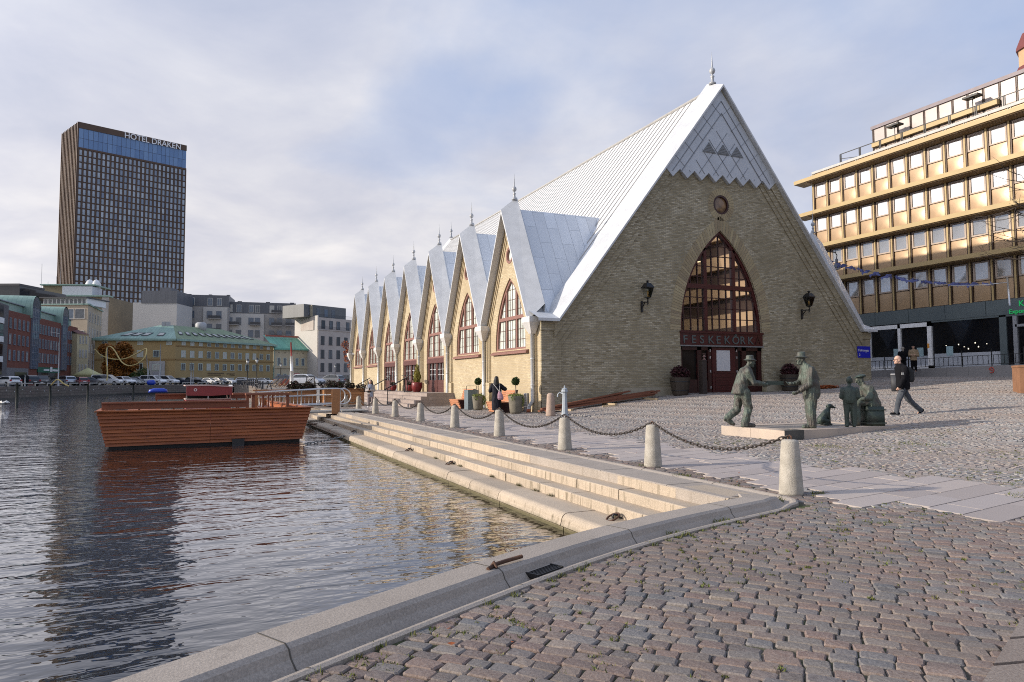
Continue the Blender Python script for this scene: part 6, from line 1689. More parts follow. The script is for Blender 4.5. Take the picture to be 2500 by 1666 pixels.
# ================================================================ FAR BANK
FZ = 1.12
def P2(px, d): q = at(px, d); return Vector((q.x, q.y, 0))
def cam2(l, d): q = CAM+_r*l+Vector((_sy,_cy,0))*d; return Vector((q.x,q.y,0))
wl = [cam2(-60.4,40),cam2(-62.9,60),cam2(-66.6,90),cam2(-71.8,132),cam2(-61.3,150)]
far = wl+[cam2(-52,300),cam2(0,1600),cam2(-1500,1600),cam2(-1500,40)]
FARG = mat('far_paving', (.2,.19,.18), .9, 0, .2, .4)
mb = MB(); mb.add([(p.x,p.y,FZ) for p in far], [tuple(range(len(far)))[::-1]]); tag(mb.build('far_ground', FARG), kind='structure')
cw = thing('canal_wall', 'dark mossy granite canal wall on the far bank below the parked cars', 'wall', tuple(wl[2]))
mb = MB()
for a, b_ in zip(wl[:-1], wl[1:]):
    n_ = (b_-a).cross(Vector((0,0,1))).normalized()*.35
    if n_.dot(CAM-a) > 0: n_ = -n_
    mb.add([(a.x,a.y,-1.2),(b_.x,b_.y,-1.2),(b_.x,b_.y,FZ+.02),(a.x,a.y,FZ+.02),(b_.x+n_.x,b_.y+n_.y,FZ+.02),(a.x+n_.x,a.y+n_.y,FZ+.02)], [(0,1,2,3),(3,2,4,5)])
adopt(mb.build('wall_face', WALLST), cw)
mb = MB()
for a, b_ in zip(wl[:-1], wl[1:]): mb.bar((a.x,a.y,-.55),(b_.x,b_.y,-.55),.06,.4)
adopt(mb.build('wet_band', mat('wet_stone', (.015,.015,.012), .4)), cw)
mb = MB()
for i in range(26):
    t = i/25; a, b_ = (wl[2],wl[3]); q = a.lerp(b_, t*1.1-.05); mb.ell((q.x,q.y,FZ-.45-(i%2)*.25), .07, 6, 4)
adopt(mb.build('wall_lamp', WHITE), cw)

def poly_wall(root, pts, z0, z1, m, name='wall'):
    n = len(pts); mb = MB(); mb.add([(p.x,p.y,z0) for p in pts]+[(p.x,p.y,z1) for p in pts], [(i,(i+1)%n,(i+1)%n+n,i+n) for i in range(n)]+[tuple(range(n,2*n))])
    return adopt(mb.build(name, m), root)
FRW = mat('frame_pale', (.5,.48,.44), .6); FRG = mat('frame_green', (.45,.52,.46), .6); FRD = mat('frame_dark', (.05,.05,.055), .5); FRB = mat('frame_bluegrey', (.16,.18,.22), .5)
PANE = mat_island('far_pane', [(.03,.035,.04),(.1,.11,.12),(.22,.23,.23),(.05,.055,.06),(.35,.35,.33)], .08, .02, 5, 0, (.08,.085,.09), spec=.6)
def win_proto(w, h, fm, gm, arch=False, cross=True):
    mb = MB(); f_ = .13
    mb.box(-w/2,-.06,-h/2,-w/2+f_,.04,h/2); mb.box(w/2-f_,-.06,-h/2,w/2,.04,h/2); mb.box(-w/2+f_,-.06,h/2-f_,w/2-f_,.04,h/2); mb.box(-w/2-.06,-.1,-h/2-.06,w/2+.06,.04,-h/2+.05)
    if cross: mb.box(-.035,-.05,-h/2+f_,.035,.03,h/2-f_)
    me = mb.mesh('window'); me.materials.append(fm); mb = MB(); mb.box(-w/2+.04,-.025,-h/2+.04,w/2-.04,-.02,h/2-.04); mg = mb.mesh('pane')
    for g_ in (gm if isinstance(gm,(list,tuple)) else [gm]): mg.materials.append(g_)
    return me, mg
GLS = [mat_glass('pane_dark', (.02,.022,.026), .06, .6, 0, .3, 2, 0), mat_glass('pane_mid', (.09,.1,.11), .08, .6, 0, .3, 2, 0), mat_glass('pane_pale', (.42,.41,.37), .15, .5, 0, .1, 2, 0), mat_glass('pane_blue', (.1,.13,.17), .06, .6, 0, .2, 2, 0)]
def win_on(root, a, b_, fr, zs, w, h, fm, pal=(0,1,1,2), cross=True, name='window', push=.02):
    """windows along the wall a-b (fractions) at heights zs"""
    me, mg = win_proto(w, h, fm, GLS[0], False, cross); dv = (b_-a); rz = math.atan2(dv.y, dv.x); nn = Vector((dv.y,-dv.x,0)).normalized()
    for z in zs:
        for f_ in fr:
            q = a+dv*f_+nn*push
            o = link(name, me); o.parent = root; o.location = Vector((q.x,q.y,z))-Vector(root.location); o.rotation_euler = (0,0,rz)
            p = link('pane', mg); p.parent = o
            p.material_slots[0].link = 'OBJECT'; p.material_slots[0].material = GLS[rnd.choice(pal)]
def fr(n, a=.05, b_=.95): return [a+(b_-a)*(i+.5)/n for i in range(n)]
def boxon(mb, a, b_, f0, f1, y0, y1, z0, z1):
    dv = b_-a; u = dv.normalized(); nn = Vector((dv.y,-dv.x,0)).normalized()
    c_ = [a+dv*f0-nn*y0, a+dv*f1-nn*y0, a+dv*f1-nn*y1, a+dv*f0-nn*y1]
    mb.add([(p.x,p.y,z0) for p in c_]+[(p.x,p.y,z1) for p in c_], [(0,3,2,1),(4,5,6,7),(0,1,5,4),(1,2,6,5),(2,3,7,6),(3,0,4,7)])
def zat(px, py, d): return at(px, d, py).z
def hz(px): return CY+F_PX*math.tan(PITCH)+(1250-px)*math.tan(-ROLL)
def ray(px, py): return CR*((px-CX)/F_PX)+CU*((CY-py)/F_PX)+CF
_fh = Vector((_sy,_cy,0))
def zt(px, py, d): q = ray(px,py); return CAM.z+q.z*d/q.dot(_fh)
def top(px, py, z): q = ray(px,py); q = CAM+q*((z-CAM.z)/q.z); return Vector((q.x,q.y,0))
COPPER = mat_panel('green_copper', (.25,.37,.31), .75, 6, .03, (.13,.22,.19), .55, 0, .1, .3, .25)
COPPERM = mat_panel('mossy_copper', (.2,.26,.15), .75, 6, .03, (.12,.16,.1), .6, 0, .15, .3, .3)
# ---- hotel tower
TW = mat('tower_bronze', (.095,.055,.033), .45, .3, .15, .05); TG = mat('tower_sunlit_gold', (.62,.52,.36), .4, .2, .1, .1)
TP = mat_island('tower_pane', [(.26,.3,.35),(.38,.43,.48),(.5,.54,.57),(.18,.22,.3),(.42,.47,.51)], .12, .02, 3, 0, (.2,.24,.28), spec=.6)
SKB = mat_island('sky_pane', [(.08,.16,.32),(.12,.22,.4),(.16,.27,.45),(.1,.19,.36)], .08, .02, 3, 0, (.12,.22,.4), spec=.7)
ht = 113.3; A, B_, Cc = top(193,298,ht), top(455,356,ht), top(154,327,ht)
Dd = B_+(Cc-A)
tw = thing('hotel_tower', 'tall dark bronze hotel tower with a blue glazed top and raised letters', 'tower', (A.x,A.y,FZ))
poly_wall(tw, [A,B_,Dd,Cc], 0, ht-.3, TW)
nc, nr = 25, 33; Lf = (B_-A).length; dv = (B_-A).normalized(); rzT = math.atan2(dv.y,dv.x); nn = Vector((dv.y,-dv.x,0)).normalized()
pit = Lf/nc; zr0 = ht-2.6-8.4-.7
mb = MB(); mb.box(-.47,-.03,-1.12,.47,.0,1.12); wm_ = mb.mesh('window'); wm_.materials.append(TP)
rest = MB(); Mt = Matrix.Translation(A) @ Matrix.Rotation(rzT,4,'Z'); n_w = 0
for c_ in range(nc):
    for r_ in range(nr):
        x = (c_+.5)*pit+.08; z = zr0-1.35-r_*2.85
        if z < 14: continue
        if n_w < 100:
            o = link('window', wm_); o.parent = tw; q = Mt @ Vector((x,-.05,z)); o.location = q-Vector(tw.location); o.rotation_euler = (0,0,rzT); n_w += 1
            if rnd.random() < .5: pass
        else: rest.box(x-.47,-.08,z-1.12,x+.47,-.05,z+1.12, Mt)
tag(adopt(rest.build('windows', TP), tw), kind='stuff')
mb = MB()
for c_ in range(nc+1): mb.box(c_*pit-.24,-.3,2,c_*pit+.16,0,zr0+.2, Mt)
mb.box(-.1,-.35,ht-2.6,Lf+.1,-.0,ht, Mt); mb.box(-.1,-.34,zr0,Lf+.1,0,zr0+.75, Mt)
adopt(mb.build('rib', TW), tw)
mb = MB()
for r_ in range(nr): mb.box(0,-.12,zr0-2.85*(r_+1)+.02,Lf,-.06,zr0-2.85*(r_+1)+.25, Mt)
adopt(mb.build('floor_band', TW), tw)
mb = MB()
for c_ in range(24):
    w = Lf/24
    for z0, z1 in ((zr0+.78,zr0+4.7),(zr0+4.82,ht-2.65)): mb.box(c_*w+.09,-.12,z0,(c_+1)*w-.03,-.06,z1, Mt)
adopt(mb.build('glazed_top', SKB), tw)
tl_ = None
txt = text('sign_lettering', 'HOTEL DRAKEN', 3.55, mat('sign_white', (.8,.8,.8), .4), None, (0,0,0), (R(90),0,rzT), .12, 'LEFT', .92, .02)
q = Mt @ Vector((Lf*.395,-.6,ht-2.75)); txt.parent = tw; txt.location = q-Vector(tw.location)
dl = (A-Cc); Ll = dl.length; rzl = math.atan2(dl.y,dl.x); Ml = Matrix.Translation(Cc) @ Matrix.Rotation(rzl,4,'Z'); ncl = 11; pl_ = Ll/ncl
mb = MB()
for c_ in range(ncl+1): mb.box(c_*pl_-.28,-.55,2,c_*pl_+.12,0,ht, Ml)
adopt(mb.build('rib', TW), tw)
mb = MB()
for c_ in range(ncl):
    z = 5
    while z < zr0-4:
        hh = rnd.choice([2.85,5.7,8.5,11.4])
        if rnd.random() < .62: mb.box(c_*pl_+.2,-.2,z,c_*pl_+1.0,-.04,min(z+hh-.3,zr0), Ml)
        z += hh
adopt(mb.build('gold_tone_panel', TG), tw)  # scattered pale gold strips paint in the sunlight caught by this face's fins
mb = MB()
for c_ in range(ncl):
    z = 8
    while z < ht-4: mb.box(c_*pl_+1.05,-.1,z,c_*pl_+1.6,-.04,z+1.9, Ml); z += 2.85
adopt(mb.build('side_glazing', TP), tw)

# ---- brick offices along the far quay
BRR = mat_brick('red_brick', [(.17,.05,.035),(.23,.075,.05),(.2,.062,.042)], (.16,.1,.08), .3,.09,.012, (.12,.04,.03), .3, .85, .1, .15)
ztp = 13.8; A, B_ = top(16,756,ztp), top(190,800.6,ztp); dvv = B_-A; nn = Vector((dvv.y,-dvv.x,0)).normalized()
bk = thing('brick_offices', 'long red brick office block with two barrel vaulted green copper roofs', 'building', (A.x,A.y,FZ))
poly_wall(bk, [A,B_,B_-nn*24,A-nn*24], FZ-.2, ztp, BRR)
for f0, f1, n in ((.02,.27,5),(.385,.70,8),(.82,.985,4)):
    win_on(bk, A, B_, [f0+(f1-f0)*(i+.5)/n for i in range(n)], [11.75,9.05,6.35], .95, 1.75, FRB, (1,1,3,2))
for f0, f1 in ((.285,.37),(.72,.795)):
    mb = MB(); boxon(mb, A, B_, f0, f1, -.25, 1.0, 4.2, ztp+2.0); adopt(mb.build('stair_glazing', GLS[3]), bk)
    mb = MB()
    for z in np.arange(4.5,ztp+2,1.3): boxon(mb, A, B_, f0, f1, -.3, .0, z, z+.09)
    for k in range(5): ff = f0+(f1-f0)*k/4; boxon(mb, A, B_, ff-.001, ff+.001, -.3, 0, 4.2, ztp+2)
    adopt(mb.build('stair_bar', FRB), bk)
    c_ = A+dvv*((f0+f1)/2); rad = dvv.length*(f1-f0)/2+.5; zc = ztp+1.6; u = dvv.normalized(); vs = []; k = 14
    for yy in (-.35, 14):
        for i in range(k+1):
            a = math.pi*i/k; q = c_+u*rad*math.cos(a)-nn*yy; vs.append((q.x,q.y,zc+rad*math.sin(a)))
        for s in (-1,1): q = c_+u*rad*s*-1-nn*yy; vs.append((q.x,q.y,ztp-.4))
    m_ = k+3; fs = [(i,i+1,i+1+m_,i+m_) for i in range(k)]+[(0,k+1,k+1+m_,m_),(k,k+2,k+2+m_,k+m_)]
    mb = MB(); mb.add(vs, fs, True); adopt(mb.build('vault_roof', COPPER), bk)
    q0 = c_+nn*.3; mb = MB(); n_ = 16; mb.add([tuple(Vector((q0.x,q0.y,zc))+u*rad*.9*math.cos(math.pi*i/n_)+Vector((0,0,rad*.9*math.sin(math.pi*i/n_)))) for i in range(n_+1)], [tuple(range(n_+1))]); adopt(mb.build('vault_glazing', GLS[1]), bk)
for f0, f1 in ((.0,.28),(.37,.715),(.8,.99)):
    mb = MB(); boxon(mb, A, B_, f0, f1, 1.2, 9, ztp, ztp+1.55); adopt(mb.build('attic', COPPER), bk)
    mb = MB(); boxon(mb, A, B_, f0, f1, .9, 9, ztp+1.55, ztp+1.7); adopt(mb.build('attic_roof', FRB), bk)
mb = MB(); boxon(mb, A, B_, .01,.26,-.15,.2,1.1,4.2); adopt(mb.build('shop_front', mat('shop_grey', (.14,.14,.15), .6)), bk)
mb = MB(); boxon(mb, A, B_, .38,.70,-.2,.2,3.6,4.6); sgn = adopt(mb.build('shop_sign', mat('sign_green', (.01,.11,.07), .5)), bk)
mb = MB(); boxon(mb, A, B_, .455,.53,-.26,-.2,3.95,4.25); boxon(mb, A, B_, .545,.575,-.26,-.2,3.8,4.75); boxon(mb, A, B_, .58,.66,-.26,-.2,3.9,4.3); adopt(mb.build('sign_mark', WHITE), bk)
for f0, f1, y0_, y1_, zz_ in ((.39,.66,-.1,.2,3.6),(.1,.24,-.18,-.1,3.5)): mb = MB(); boxon(mb, A, B_, f0,f1,y0_,y1_,1.2,zz_); adopt(mb.build('shop_glazing', GLS[0]), bk)
# concrete block at the left edge
A2, B2 = P2(-75,97), P2(15,114); n2 = Vector(((B2-A2).y,-(B2-A2).x,0)).normalized()
cbk = thing('concrete_offices', 'dark concrete block with white window bands at the left edge of the photo', 'building', (A2.x,A2.y,FZ))
poly_wall(cbk, [A2,B2,B2-n2*20,A2-n2*20], FZ-.2, zt(8,745,113), mat('concrete_dark', (.1,.095,.1), .8, 0, .2, .5))
mb = MB()
for z in (5.0,8.2,11.2): boxon(mb, A2, B2, .0, .84, -.15, .1, z, z+.9)
adopt(mb.build('white_band', WHITE), cbk)
mb = MB()
for z in (3.0,6.0,9.2,12.2): boxon(mb, A2, B2, .0, .84, -.05, .1, z, z+1.9)
adopt(mb.build('glazing', GLS[0]), cbk)
# small cream house with red roof
z3 = 12.2; A3, B3 = top(189,815,z3), top(217,818,z3); n3 = Vector(((B3-A3).y,-(B3-A3).x,0)).normalized()
ch = thing('cream_house', 'narrow cream house with a dark red roof between the brick and beige blocks', 'house', (A3.x,A3.y,FZ))
CREAM = mat('cream_render', (.52,.44,.27), .85, 0, .1, .3)
poly_wall(ch, [A3,B3,B3-n3*10,A3-n3*10], FZ-.2, z3, CREAM)
mb = MB(); vs = [A3+n3*.3,B3+n3*.3,B3-n3*6,A3-n3*6]; mb.add([(vs[0].x,vs[0].y,z3),(vs[1].x,vs[1].y,z3),(vs[2].x,vs[2].y,z3+2.6),(vs[3].x,vs[3].y,z3+2.6)], [(0,1,2,3)]); adopt(mb.build('roof', mat('roof_redbrown', (.12,.03,.025), .7)), ch)
win_on(ch, A3, B3, [.25,.5,.78], [z3-1.2,z3-4.2,z3-7.4], .5, 1.7, FRW, (1,1,2))
# beige block
z4 = 20.2; A4, B4, C4 = top(88,745.5,z4), top(214.7,744.6,z4), top(249,762,z4)
bg_ = thing('beige_block', 'plain beige block with one lit side and a glazed attic floor', 'building', (A4.x,A4.y,FZ))
BEIGE = mat('beige_render', (.45,.37,.27), .85, 0, .08, .25)
poly_wall(bg_, [A4,B4,C4,A4+(C4-B4)], FZ-.2, z4, BEIGE)
win_on(bg_, A4, B4, [.645,.85], [z4-2.1], 2.4, 2.4, FRW, (1,3), False); win_on(bg_, A4, B4, [.85], [z4-7.4], 2.4, 2.5, FRW, (0,), False)
win_on(bg_, B4, C4, fr(5,.05,.98), [z4-2.6,z4-6.4,z4-10.2,z4-14], 1.3, 2.3, FRW, (1,0,2))
mb = MB(); boxon(mb, A4, B4, -.03, 1.02, -.3, 1, z4, z4+.3); boxon(mb, B4, C4, 0, 1.02, -.3, 1, z4, z4+.3); adopt(mb.build('eaves', COPPER), bg_)
mb = MB(); boxon(mb, A4, B4, .0, .86, 2.5, 10, z4+.3, z4+1.9); at_ = adopt(mb.build('attic', WHITE), bg_)
mb = MB()
for i in range(10): boxon(mb, A4, B4, .02+i*.083, .075+i*.083, 2.42, 2.5, z4+.6, z4+1.65)
mb.build('attic_pane', GLS[1], at_)
mb = MB(); boxon(mb, A4, B4, -.3, .89, 1.5, 11, z4+1.9, z4+2.15); adopt(mb.build('attic_roof', FRD), bg_)
# tall brown block behind with green parapets
z5 = 30.0; A5, B5, C5 = top(58,724,z5), top(264,725,z5), top(20,745,z5)
tb = thing('brown_block', 'brown rendered block with green roof edges and white plant boxes on top', 'building', (A5.x,A5.y,FZ))
BROWN = mat('brown_render', (.24,.19,.12), .85, 0, .12, .2)
poly_wall(tb, [A5,B5,B5+Vector((10,30,0)),C5], FZ-.2, z5, BROWN)
mb = MB(); boxon(mb, A5, B5, -.01, 1.01, -.6, 3, z5, z5+.5); adopt(mb.build('roof_edge', COPPER), tb)
mb = MB(); boxon(mb, A5, B5, .93, 1.0, -.1, .5, 2, z5); adopt(mb.build('corner_pier', mat('pale_stone', (.42,.4,.37), .85, 0, .15, .5)), tb)
win_on(tb, A5, B5, [.3,.42,.54,.72,.81,.9], [z5-1.9,z5-6.5], 2.0, 2.0, FRW, (2,2,2), False)
mb = MB(); boxon(mb, A5, B5, .16, .62, 3, 12, z5+.5, z5+4.0); adopt(mb.build('penthouse', BROWN), tb)
mb = MB(); boxon(mb, A5, B5, .14, .8, 2, 13, z5+4.0, z5+4.4); adopt(mb.build('roof_edge', COPPER), tb)
mb = MB(); boxon(mb, A5, B5, .42, .78, 1.5, 8, z5+.5, z5+3.6); adopt(mb.build('plant_box', mat('plant_white', (.55,.56,.58), .6)), tb)
mb = MB(); 
for f_ in (.66,.74): 
    q = A5+(B5-A5)*f_; mb.lathe([(1.3,z5+3.6),(1.3,z5+5.2),(.8,z5+6.2),(.1,z5+6.6)], (q.x+2,q.y+6,0), 12)
adopt(mb.build('roof_dome', WHITE), tb)
mb = MB()
for f_, h_ in ((.9,7),(.55,4),(.82,12),(.2,6),(.3,9),(.12,16),(.35,22)): q = A5+(B5-A5)*f_; mb.tube([(q.x+1,q.y+5,z5+.5),(q.x+1,q.y+5,z5+2+h_*.6)], .05, 5)
adopt(mb.build('antenna', mat('antenna_grey', (.3,.3,.32), .5)), tb)
# dark offices far left behind
A6, B6 = P2(-90,190), P2(40,190); n6 = Vector(((B6-A6).y,-(B6-A6).x,0)).normalized()
dk = thing('dark_offices', 'dark glazed office roofs peeping up at the far left edge', 'building', (A6.x,A6.y,FZ)); poly_wall(dk, [A6,B6,B6-n6*20,A6-n6*20], FZ-.2, zt(20,698,190), GLS[0])
mb = MB(); boxon(mb, A6, B6, 0, 1.01, -.4, 10, zt(20,698,190), zt(20,698,190)+.6); adopt(mb.build('roof_edge', FRD), dk)
# ---- yellow school like building with copper roof
YEL = mat_brick('ochre_brick', [(.36,.25,.11),(.43,.31,.14),(.4,.28,.125)], (.34,.27,.16), .3, .09, .01, (.29,.21,.1), .3, .85, .05, .1)
z7 = 12.5; A7, B7, C7 = top(232,827,z7), top(429,827.5,z7), top(667,842,z7); D7 = A7+(C7-B7)
yb = thing('yellow_building', 'long ochre brick building with a hipped green copper roof and skylights', 'building', (A7.x,A7.y,FZ))
poly_wall(yb, [A7,B7,C7,D7], FZ-.2, z7, YEL)
ue, ul = (B7-A7).normalized(), (C7-B7).normalized(); o_ = .6
ev = [A7-ue*o_-ul*o_, B7+ue*o_-ul*o_, C7+ue*o_+ul*o_, D7-ue*o_+ul*o_]; ins = 8.2; zr7 = zt(411,796,181)
rd = [A7+ue*ins+ul*ins, B7-ue*ins*.9+ul*ins, C7-ue*ins-ul*ins, D7+ue*ins-ul*ins]
mb = MB(); vs = [(p.x,p.y,z7) for p in ev]+[(p.x,p.y,zr7) for p in rd]; mb.add(vs, [(0,1,5,4),(2,3,7,6),(3,0,4,7),(4,5,6,7)]); adopt(mb.build('roof', COPPER), yb)
mb = MB(); mb.add([vs[1],vs[2],vs[6],vs[5]], [(0,1,2,3)]); adopt(mb.build('roof', COPPERM), yb)
mb = MB()
for i in range(4): pp, qq = ev[i], ev[(i+1)%4]; mb.bar((pp.x,pp.y,z7-.25),(qq.x,qq.y,z7-.25),.5,.5)
adopt(mb.build('eaves', COPPER), yb)
mb = MB(); boxon(mb, B7, C7, 0, 1, -.15, .1, z7-1.9, z7-1.55); boxon(mb, B7, C7, 0, 1, -.15, .1, z7-5.3, z7-5.0); boxon(mb, A7, B7, 0, 1, -.15, .1, z7-5.3, z7-5.0); adopt(mb.build('string_course', mat('ochre_dark', (.26,.16,.06), .8)), yb)
f12 = fr(12,.03,.98)
win_on(yb, B7, C7, f12, [z7-1.05], 1.2, .95, FRG, (2,1,2,0), True); win_on(yb, B7, C7, f12, [z7-3.7], 1.3, 1.7, FRG, (2,2,0,1)); win_on(yb, B7, C7, f12, [z7-6.9,z7-10.6], 1.3, 1.75, FRG, (0,1,0,2))
win_on(yb, A7, B7, [.12,.3,.56,.92], [z7-1.05], 1.3, .9, FRG, (2,1)); win_on(yb, A7, B7, [.12,.3,.56,.76,.97][:4], [z7-3.7], 1.5, 1.7, FRG, (1,0,2)); win_on(yb, A7, B7, [.3,.56], [z7-6.9,z7-10.4], 1.5, 1.75, FRG, (0,1))
mb = MB(); boxon(mb, A7, B7, .68,.875,-.35,.1,FZ,z7-5.6); po = adopt(mb.build('portal', mat('portal_stone', (.36,.35,.34), .8, 0, .1, .6)), yb)
win_on(yb, A7, B7, [.778], [z7-7.1], 2.0, 1.5, FRG, (2,), True, 'window', .4)
mb = MB(); boxon(mb, A7, B7, .73,.83,-.42,-.35,FZ,z7-8.2); adopt(mb.build('portal_door', mat('door_grey', (.28,.28,.3), .6)), yb)
mb = MB(); mb.lathe([(.75,0),(.75,.1)], (0,0,0), 16)
for sgm in (mb.mesh('emblem'),):
    sgm.materials.append(mat('emblem_grey', (.4,.41,.42), .5)); o = link('emblem', sgm); q = A7+(B7-A7)*.575+ul*-.15; o.parent = yb; o.location = Vector((q.x,q.y,z7-8.8))-Vector(yb.location); o.rotation_euler = (R(90),0,math.atan2(ue.y,ue.x))
mb = MB(); boxon(mb, B7, C7, .30,.46,-.1,.0,z7-8.65,z7-8.4); boxon(mb, B7, C7, .30,.43,-.1,.0,z7-9.1,z7-8.9); boxon(mb, B7, C7, .49,.57,-.1,.0,z7-8.75,z7-8.55); boxon(mb, B7, C7, .52,.57,-.1,0,z7-9.1,z7-8.95); boxon(mb, A7, B7, .6,.68,-.1,0,z7-8.7,z7-8.4); adopt(mb.build('wall_lettering', mat('letter_brown', (.12,.08,.04), .7)), yb)
def skylight(root, e0, e1, r0, r1, f_, up, w, h):
    a = e0.lerp(e1, f_); b_ = r0.lerp(r1, f_); lo = Vector((a.x,a.y,z7)).lerp(Vector((b_.x,b_.y,zr7)), up); hi = Vector((a.x,a.y,z7)).lerp(Vector((b_.x,b_.y,zr7)), up+h); s_ = (e1-e0).normalized()*w/2; s_.z = 0; lift = Vector((0,0,.14))
    mb = MB(); mb.add([lo-s_,lo+s_,hi+s_,hi-s_,lo-s_+lift,lo+s_+lift,hi+s_+lift,hi-s_+lift], [(4,5,6,7),(0,1,5,4),(1,2,6,5),(2,3,7,6),(3,0,4,7)]); k = adopt(mb.build('skylight', FRD), root)
    lo2 = lo.lerp(hi,.15)+lift*1.15; hi2 = lo.lerp(hi,.85)+lift*1.15; s2 = s_*.78; mb = MB(); mb.add([lo2-s2,lo2+s2,hi2+s2,hi2-s2], [(0,1,2,3)]); g_ = mb.build('pane', GLS[2]); adopt(g_, root); 
for f_ in [.06+i*.083 for i in range(11)]: skylight(yb, ev[1], ev[2], rd[1], rd[2], f_, .3, 1.1, .22)
for f_ in (.28,.42,.56,.78): skylight(yb, ev[0], ev[1], rd[0], rd[1], f_, .18, 1.5, .22)
mb = MB()
for f_ in (.3,.62): q = rd[0].lerp(rd[1],f_); mb.box(q.x-.5,q.y-.5,zr7-.3,q.x+.5,q.y+.5,zr7+.9)
q = rd[1].lerp(rd[2],.55); mb.lathe([(1.4,zr7-1),(1.4,zr7+1.0),(1.0,zr7+1.4)], (q.x,q.y,0), 12); adopt(mb.build('chimney', mat('chimney_grey', (.4,.4,.4), .6)), yb)
# ---- cream building with bright copper roof
z8 = 11.5; A8, B8 = top(669,850.5,z8), top(779,854,z8); n8 = Vector(((B8-A8).y,-(B8-A8).x,0)).normalized()
cr_ = thing('cream_building', 'two storey cream building with arched ground floor windows and a bright green roof', 'building', (A8.x,A8.y,FZ)); CRM = mat('cream_stone', (.5,.43,.3), .85, 0, .1, .3)
poly_wall(cr_, [A8,B8,B8-n8*16,A8-n8*16], FZ-.2, z8, CRM)
COPB = mat_panel('bright_copper', (.14,.38,.29), .7, 6, .03, (.1,.24,.19), .5, 0, .12, .3, .4)
mb = MB(); u8 = (B8-A8).normalized(); e = [A8+n8*.6-u8*.3, B8+n8*.6+u8*.4, B8-n8*7-u8*2.5, A8-n8*7]; mb.add([(e[0].x,e[0].y,z8),(e[1].x,e[1].y,z8),(e[2].x,e[2].y,z8+4.2),(e[3].x,e[3].y,z8+4.2)], [(0,1,2,3)]); mb.bar((e[0].x,e[0].y,z8-.2),(e[1].x,e[1].y,z8-.2),.5,.45); b9 = B8-n8*14; mb.add([(e[1].x,e[1].y,z8),(b9.x,b9.y,z8),(e[2].x,e[2].y,z8+4.2)], [(0,1,2)]); adopt(mb.build('roof', COPB), cr_)
mb = MB(); q = A8.lerp(e[3],.8); q2 = B8.lerp(e[2],.8); mb.bar((q.x,q.y,z8+4.0),(q2.x,q2.y,z8+4.0),.2,.5); adopt(mb.build('snow_rail', mat('rail_red', (.3,.08,.06), .6)), cr_)
f7 = fr(7,.04,.96)
win_on(cr_, A8, B8, f7, [z8-3.9], 1.0, 2.3, FRG, (1,1,3)); win_on(cr_, A8, B8, f7, [z8-8.8], 1.1, 2.6, FRG, (1,3))
mb = MB()
for f_ in f7:
    q = A8+(B8-A8)*f_+n8*.04; mb.lathe([(.2,0),(.2,.1)], (q.x,q.y,z8-1.3), 8); 
boxon(mb, A8, B8, 0, 1, -.12, 0, z8-.35, z8-.2); adopt(mb.build('frieze_vent', FRD), cr_)
mb = MB(); boxon(mb, A8, B8, 0, 1, -.25, 0, z8-5.9, z8-5.5); adopt(mb.build('string_course', CRM), cr_)
mb = MB(); boxon(mb, A8, B8, .44,.56,-.1,0,FZ,z8-7.3); adopt(mb.build('pink_door', mat('door_pink', (.5,.22,.2), .6)), cr_)
mb = MB(); boxon(mb, A8, B8, .985,1.005,-.3,0,FZ,z8-.2); boxon(mb, A8, B8, -.01,.003,-.3,0,FZ,z8-.2); adopt(mb.build('downpipe', COPPER), cr_)
# ---- white stone building
z9 = 21.2; A9, B9, C9 = top(720.7,780,z9), top(777,805,z9-4), top(880,812.5,z9-4)
wb = thing('white_building', 'pale stone corner building with dark windows and a grey metal attic', 'building', (A9.x,A9.y,FZ)); WST = mat('pale_blotched_stone', (.5,.45,.4), .85, 0, .12, .6, 0, 40, (.42,.36,.32)); WRN = mat('pale_render', (.52,.49,.45), .9, 0, .05, .2)
u9 = (C9-B9).normalized(); A9b, C9b = A9+u9*30, C9+(A9-B9)
poly_wall(wb, [A9,B9,C9,C9b+u9*2], FZ-.2, z9-4.0, WST)
mb = MB(); boxon(mb, A9, B9, 0, .98, -.12, .3, FZ, z9+.3); adopt(mb.build('gable_wall', WRN), wb)
nb9 = Vector(((C9-B9).y,-(C9-B9).x,0)).normalized(); Bs, Cs = B9-nb9*2.2, C9-nb9*2.2
poly_wall(wb, [A9,Bs,Cs,C9b], z9-4.0, z9, WST)
mb = MB(); boxon(mb, Bs, Cs, -.12, .86, 2.0, 12, z9, zt(740,746,212)); adopt(mb.build('attic', mat_panel('attic_sheet', (.13,.135,.135), .5, 6, .03, (.07,.07,.07), .5)), wb)
mb = MB()
for i in range(11): boxon(mb, A9, Bs, .02+i*.09, .05+i*.09, -.3, 0, z9+.2, zt(740,747,212)-.1)
adopt(mb.build('attic_seam', mat('seam_gold', (.3,.26,.18), .5)), wb)
f5 = [.1,.28,.46,.64,.82]
win_on(wb, B9, C9, f5, [z9-7.2,z9-11.3,z9-15.3], 1.35, 2.6, FRD, (0,0,1)); win_on(wb, Bs, Cs, [.05,.22,.4,.57,.8], [z9-2.1], 1.4, 2.5, FRD, (0,1)); win_on(wb, Bs, Cs, [.02,.2,.38,.55], [z9+1.7], 1.4, 2.3, FRB, (1,3), True, 'window', -1.95)
mb = MB(); boxon(mb, B9, C9, -.02, 1, -.2, .3, z9-4.1, z9-3.9); boxon(mb, B9, C9, 0, 1, -.15, .1, z9-17.6, z9-17.3)
adopt(mb.build('string_course', WST), wb)
def bars(mb, a, b_, z0, z1, n):
    boxon(mb, a, b_, 0, 1, -.02, .02, z1-.06, z1)
    for i in range(n+1): boxon(mb, a, b_, i/n-.001, i/n+.001, -.02, .02, z0, z1)
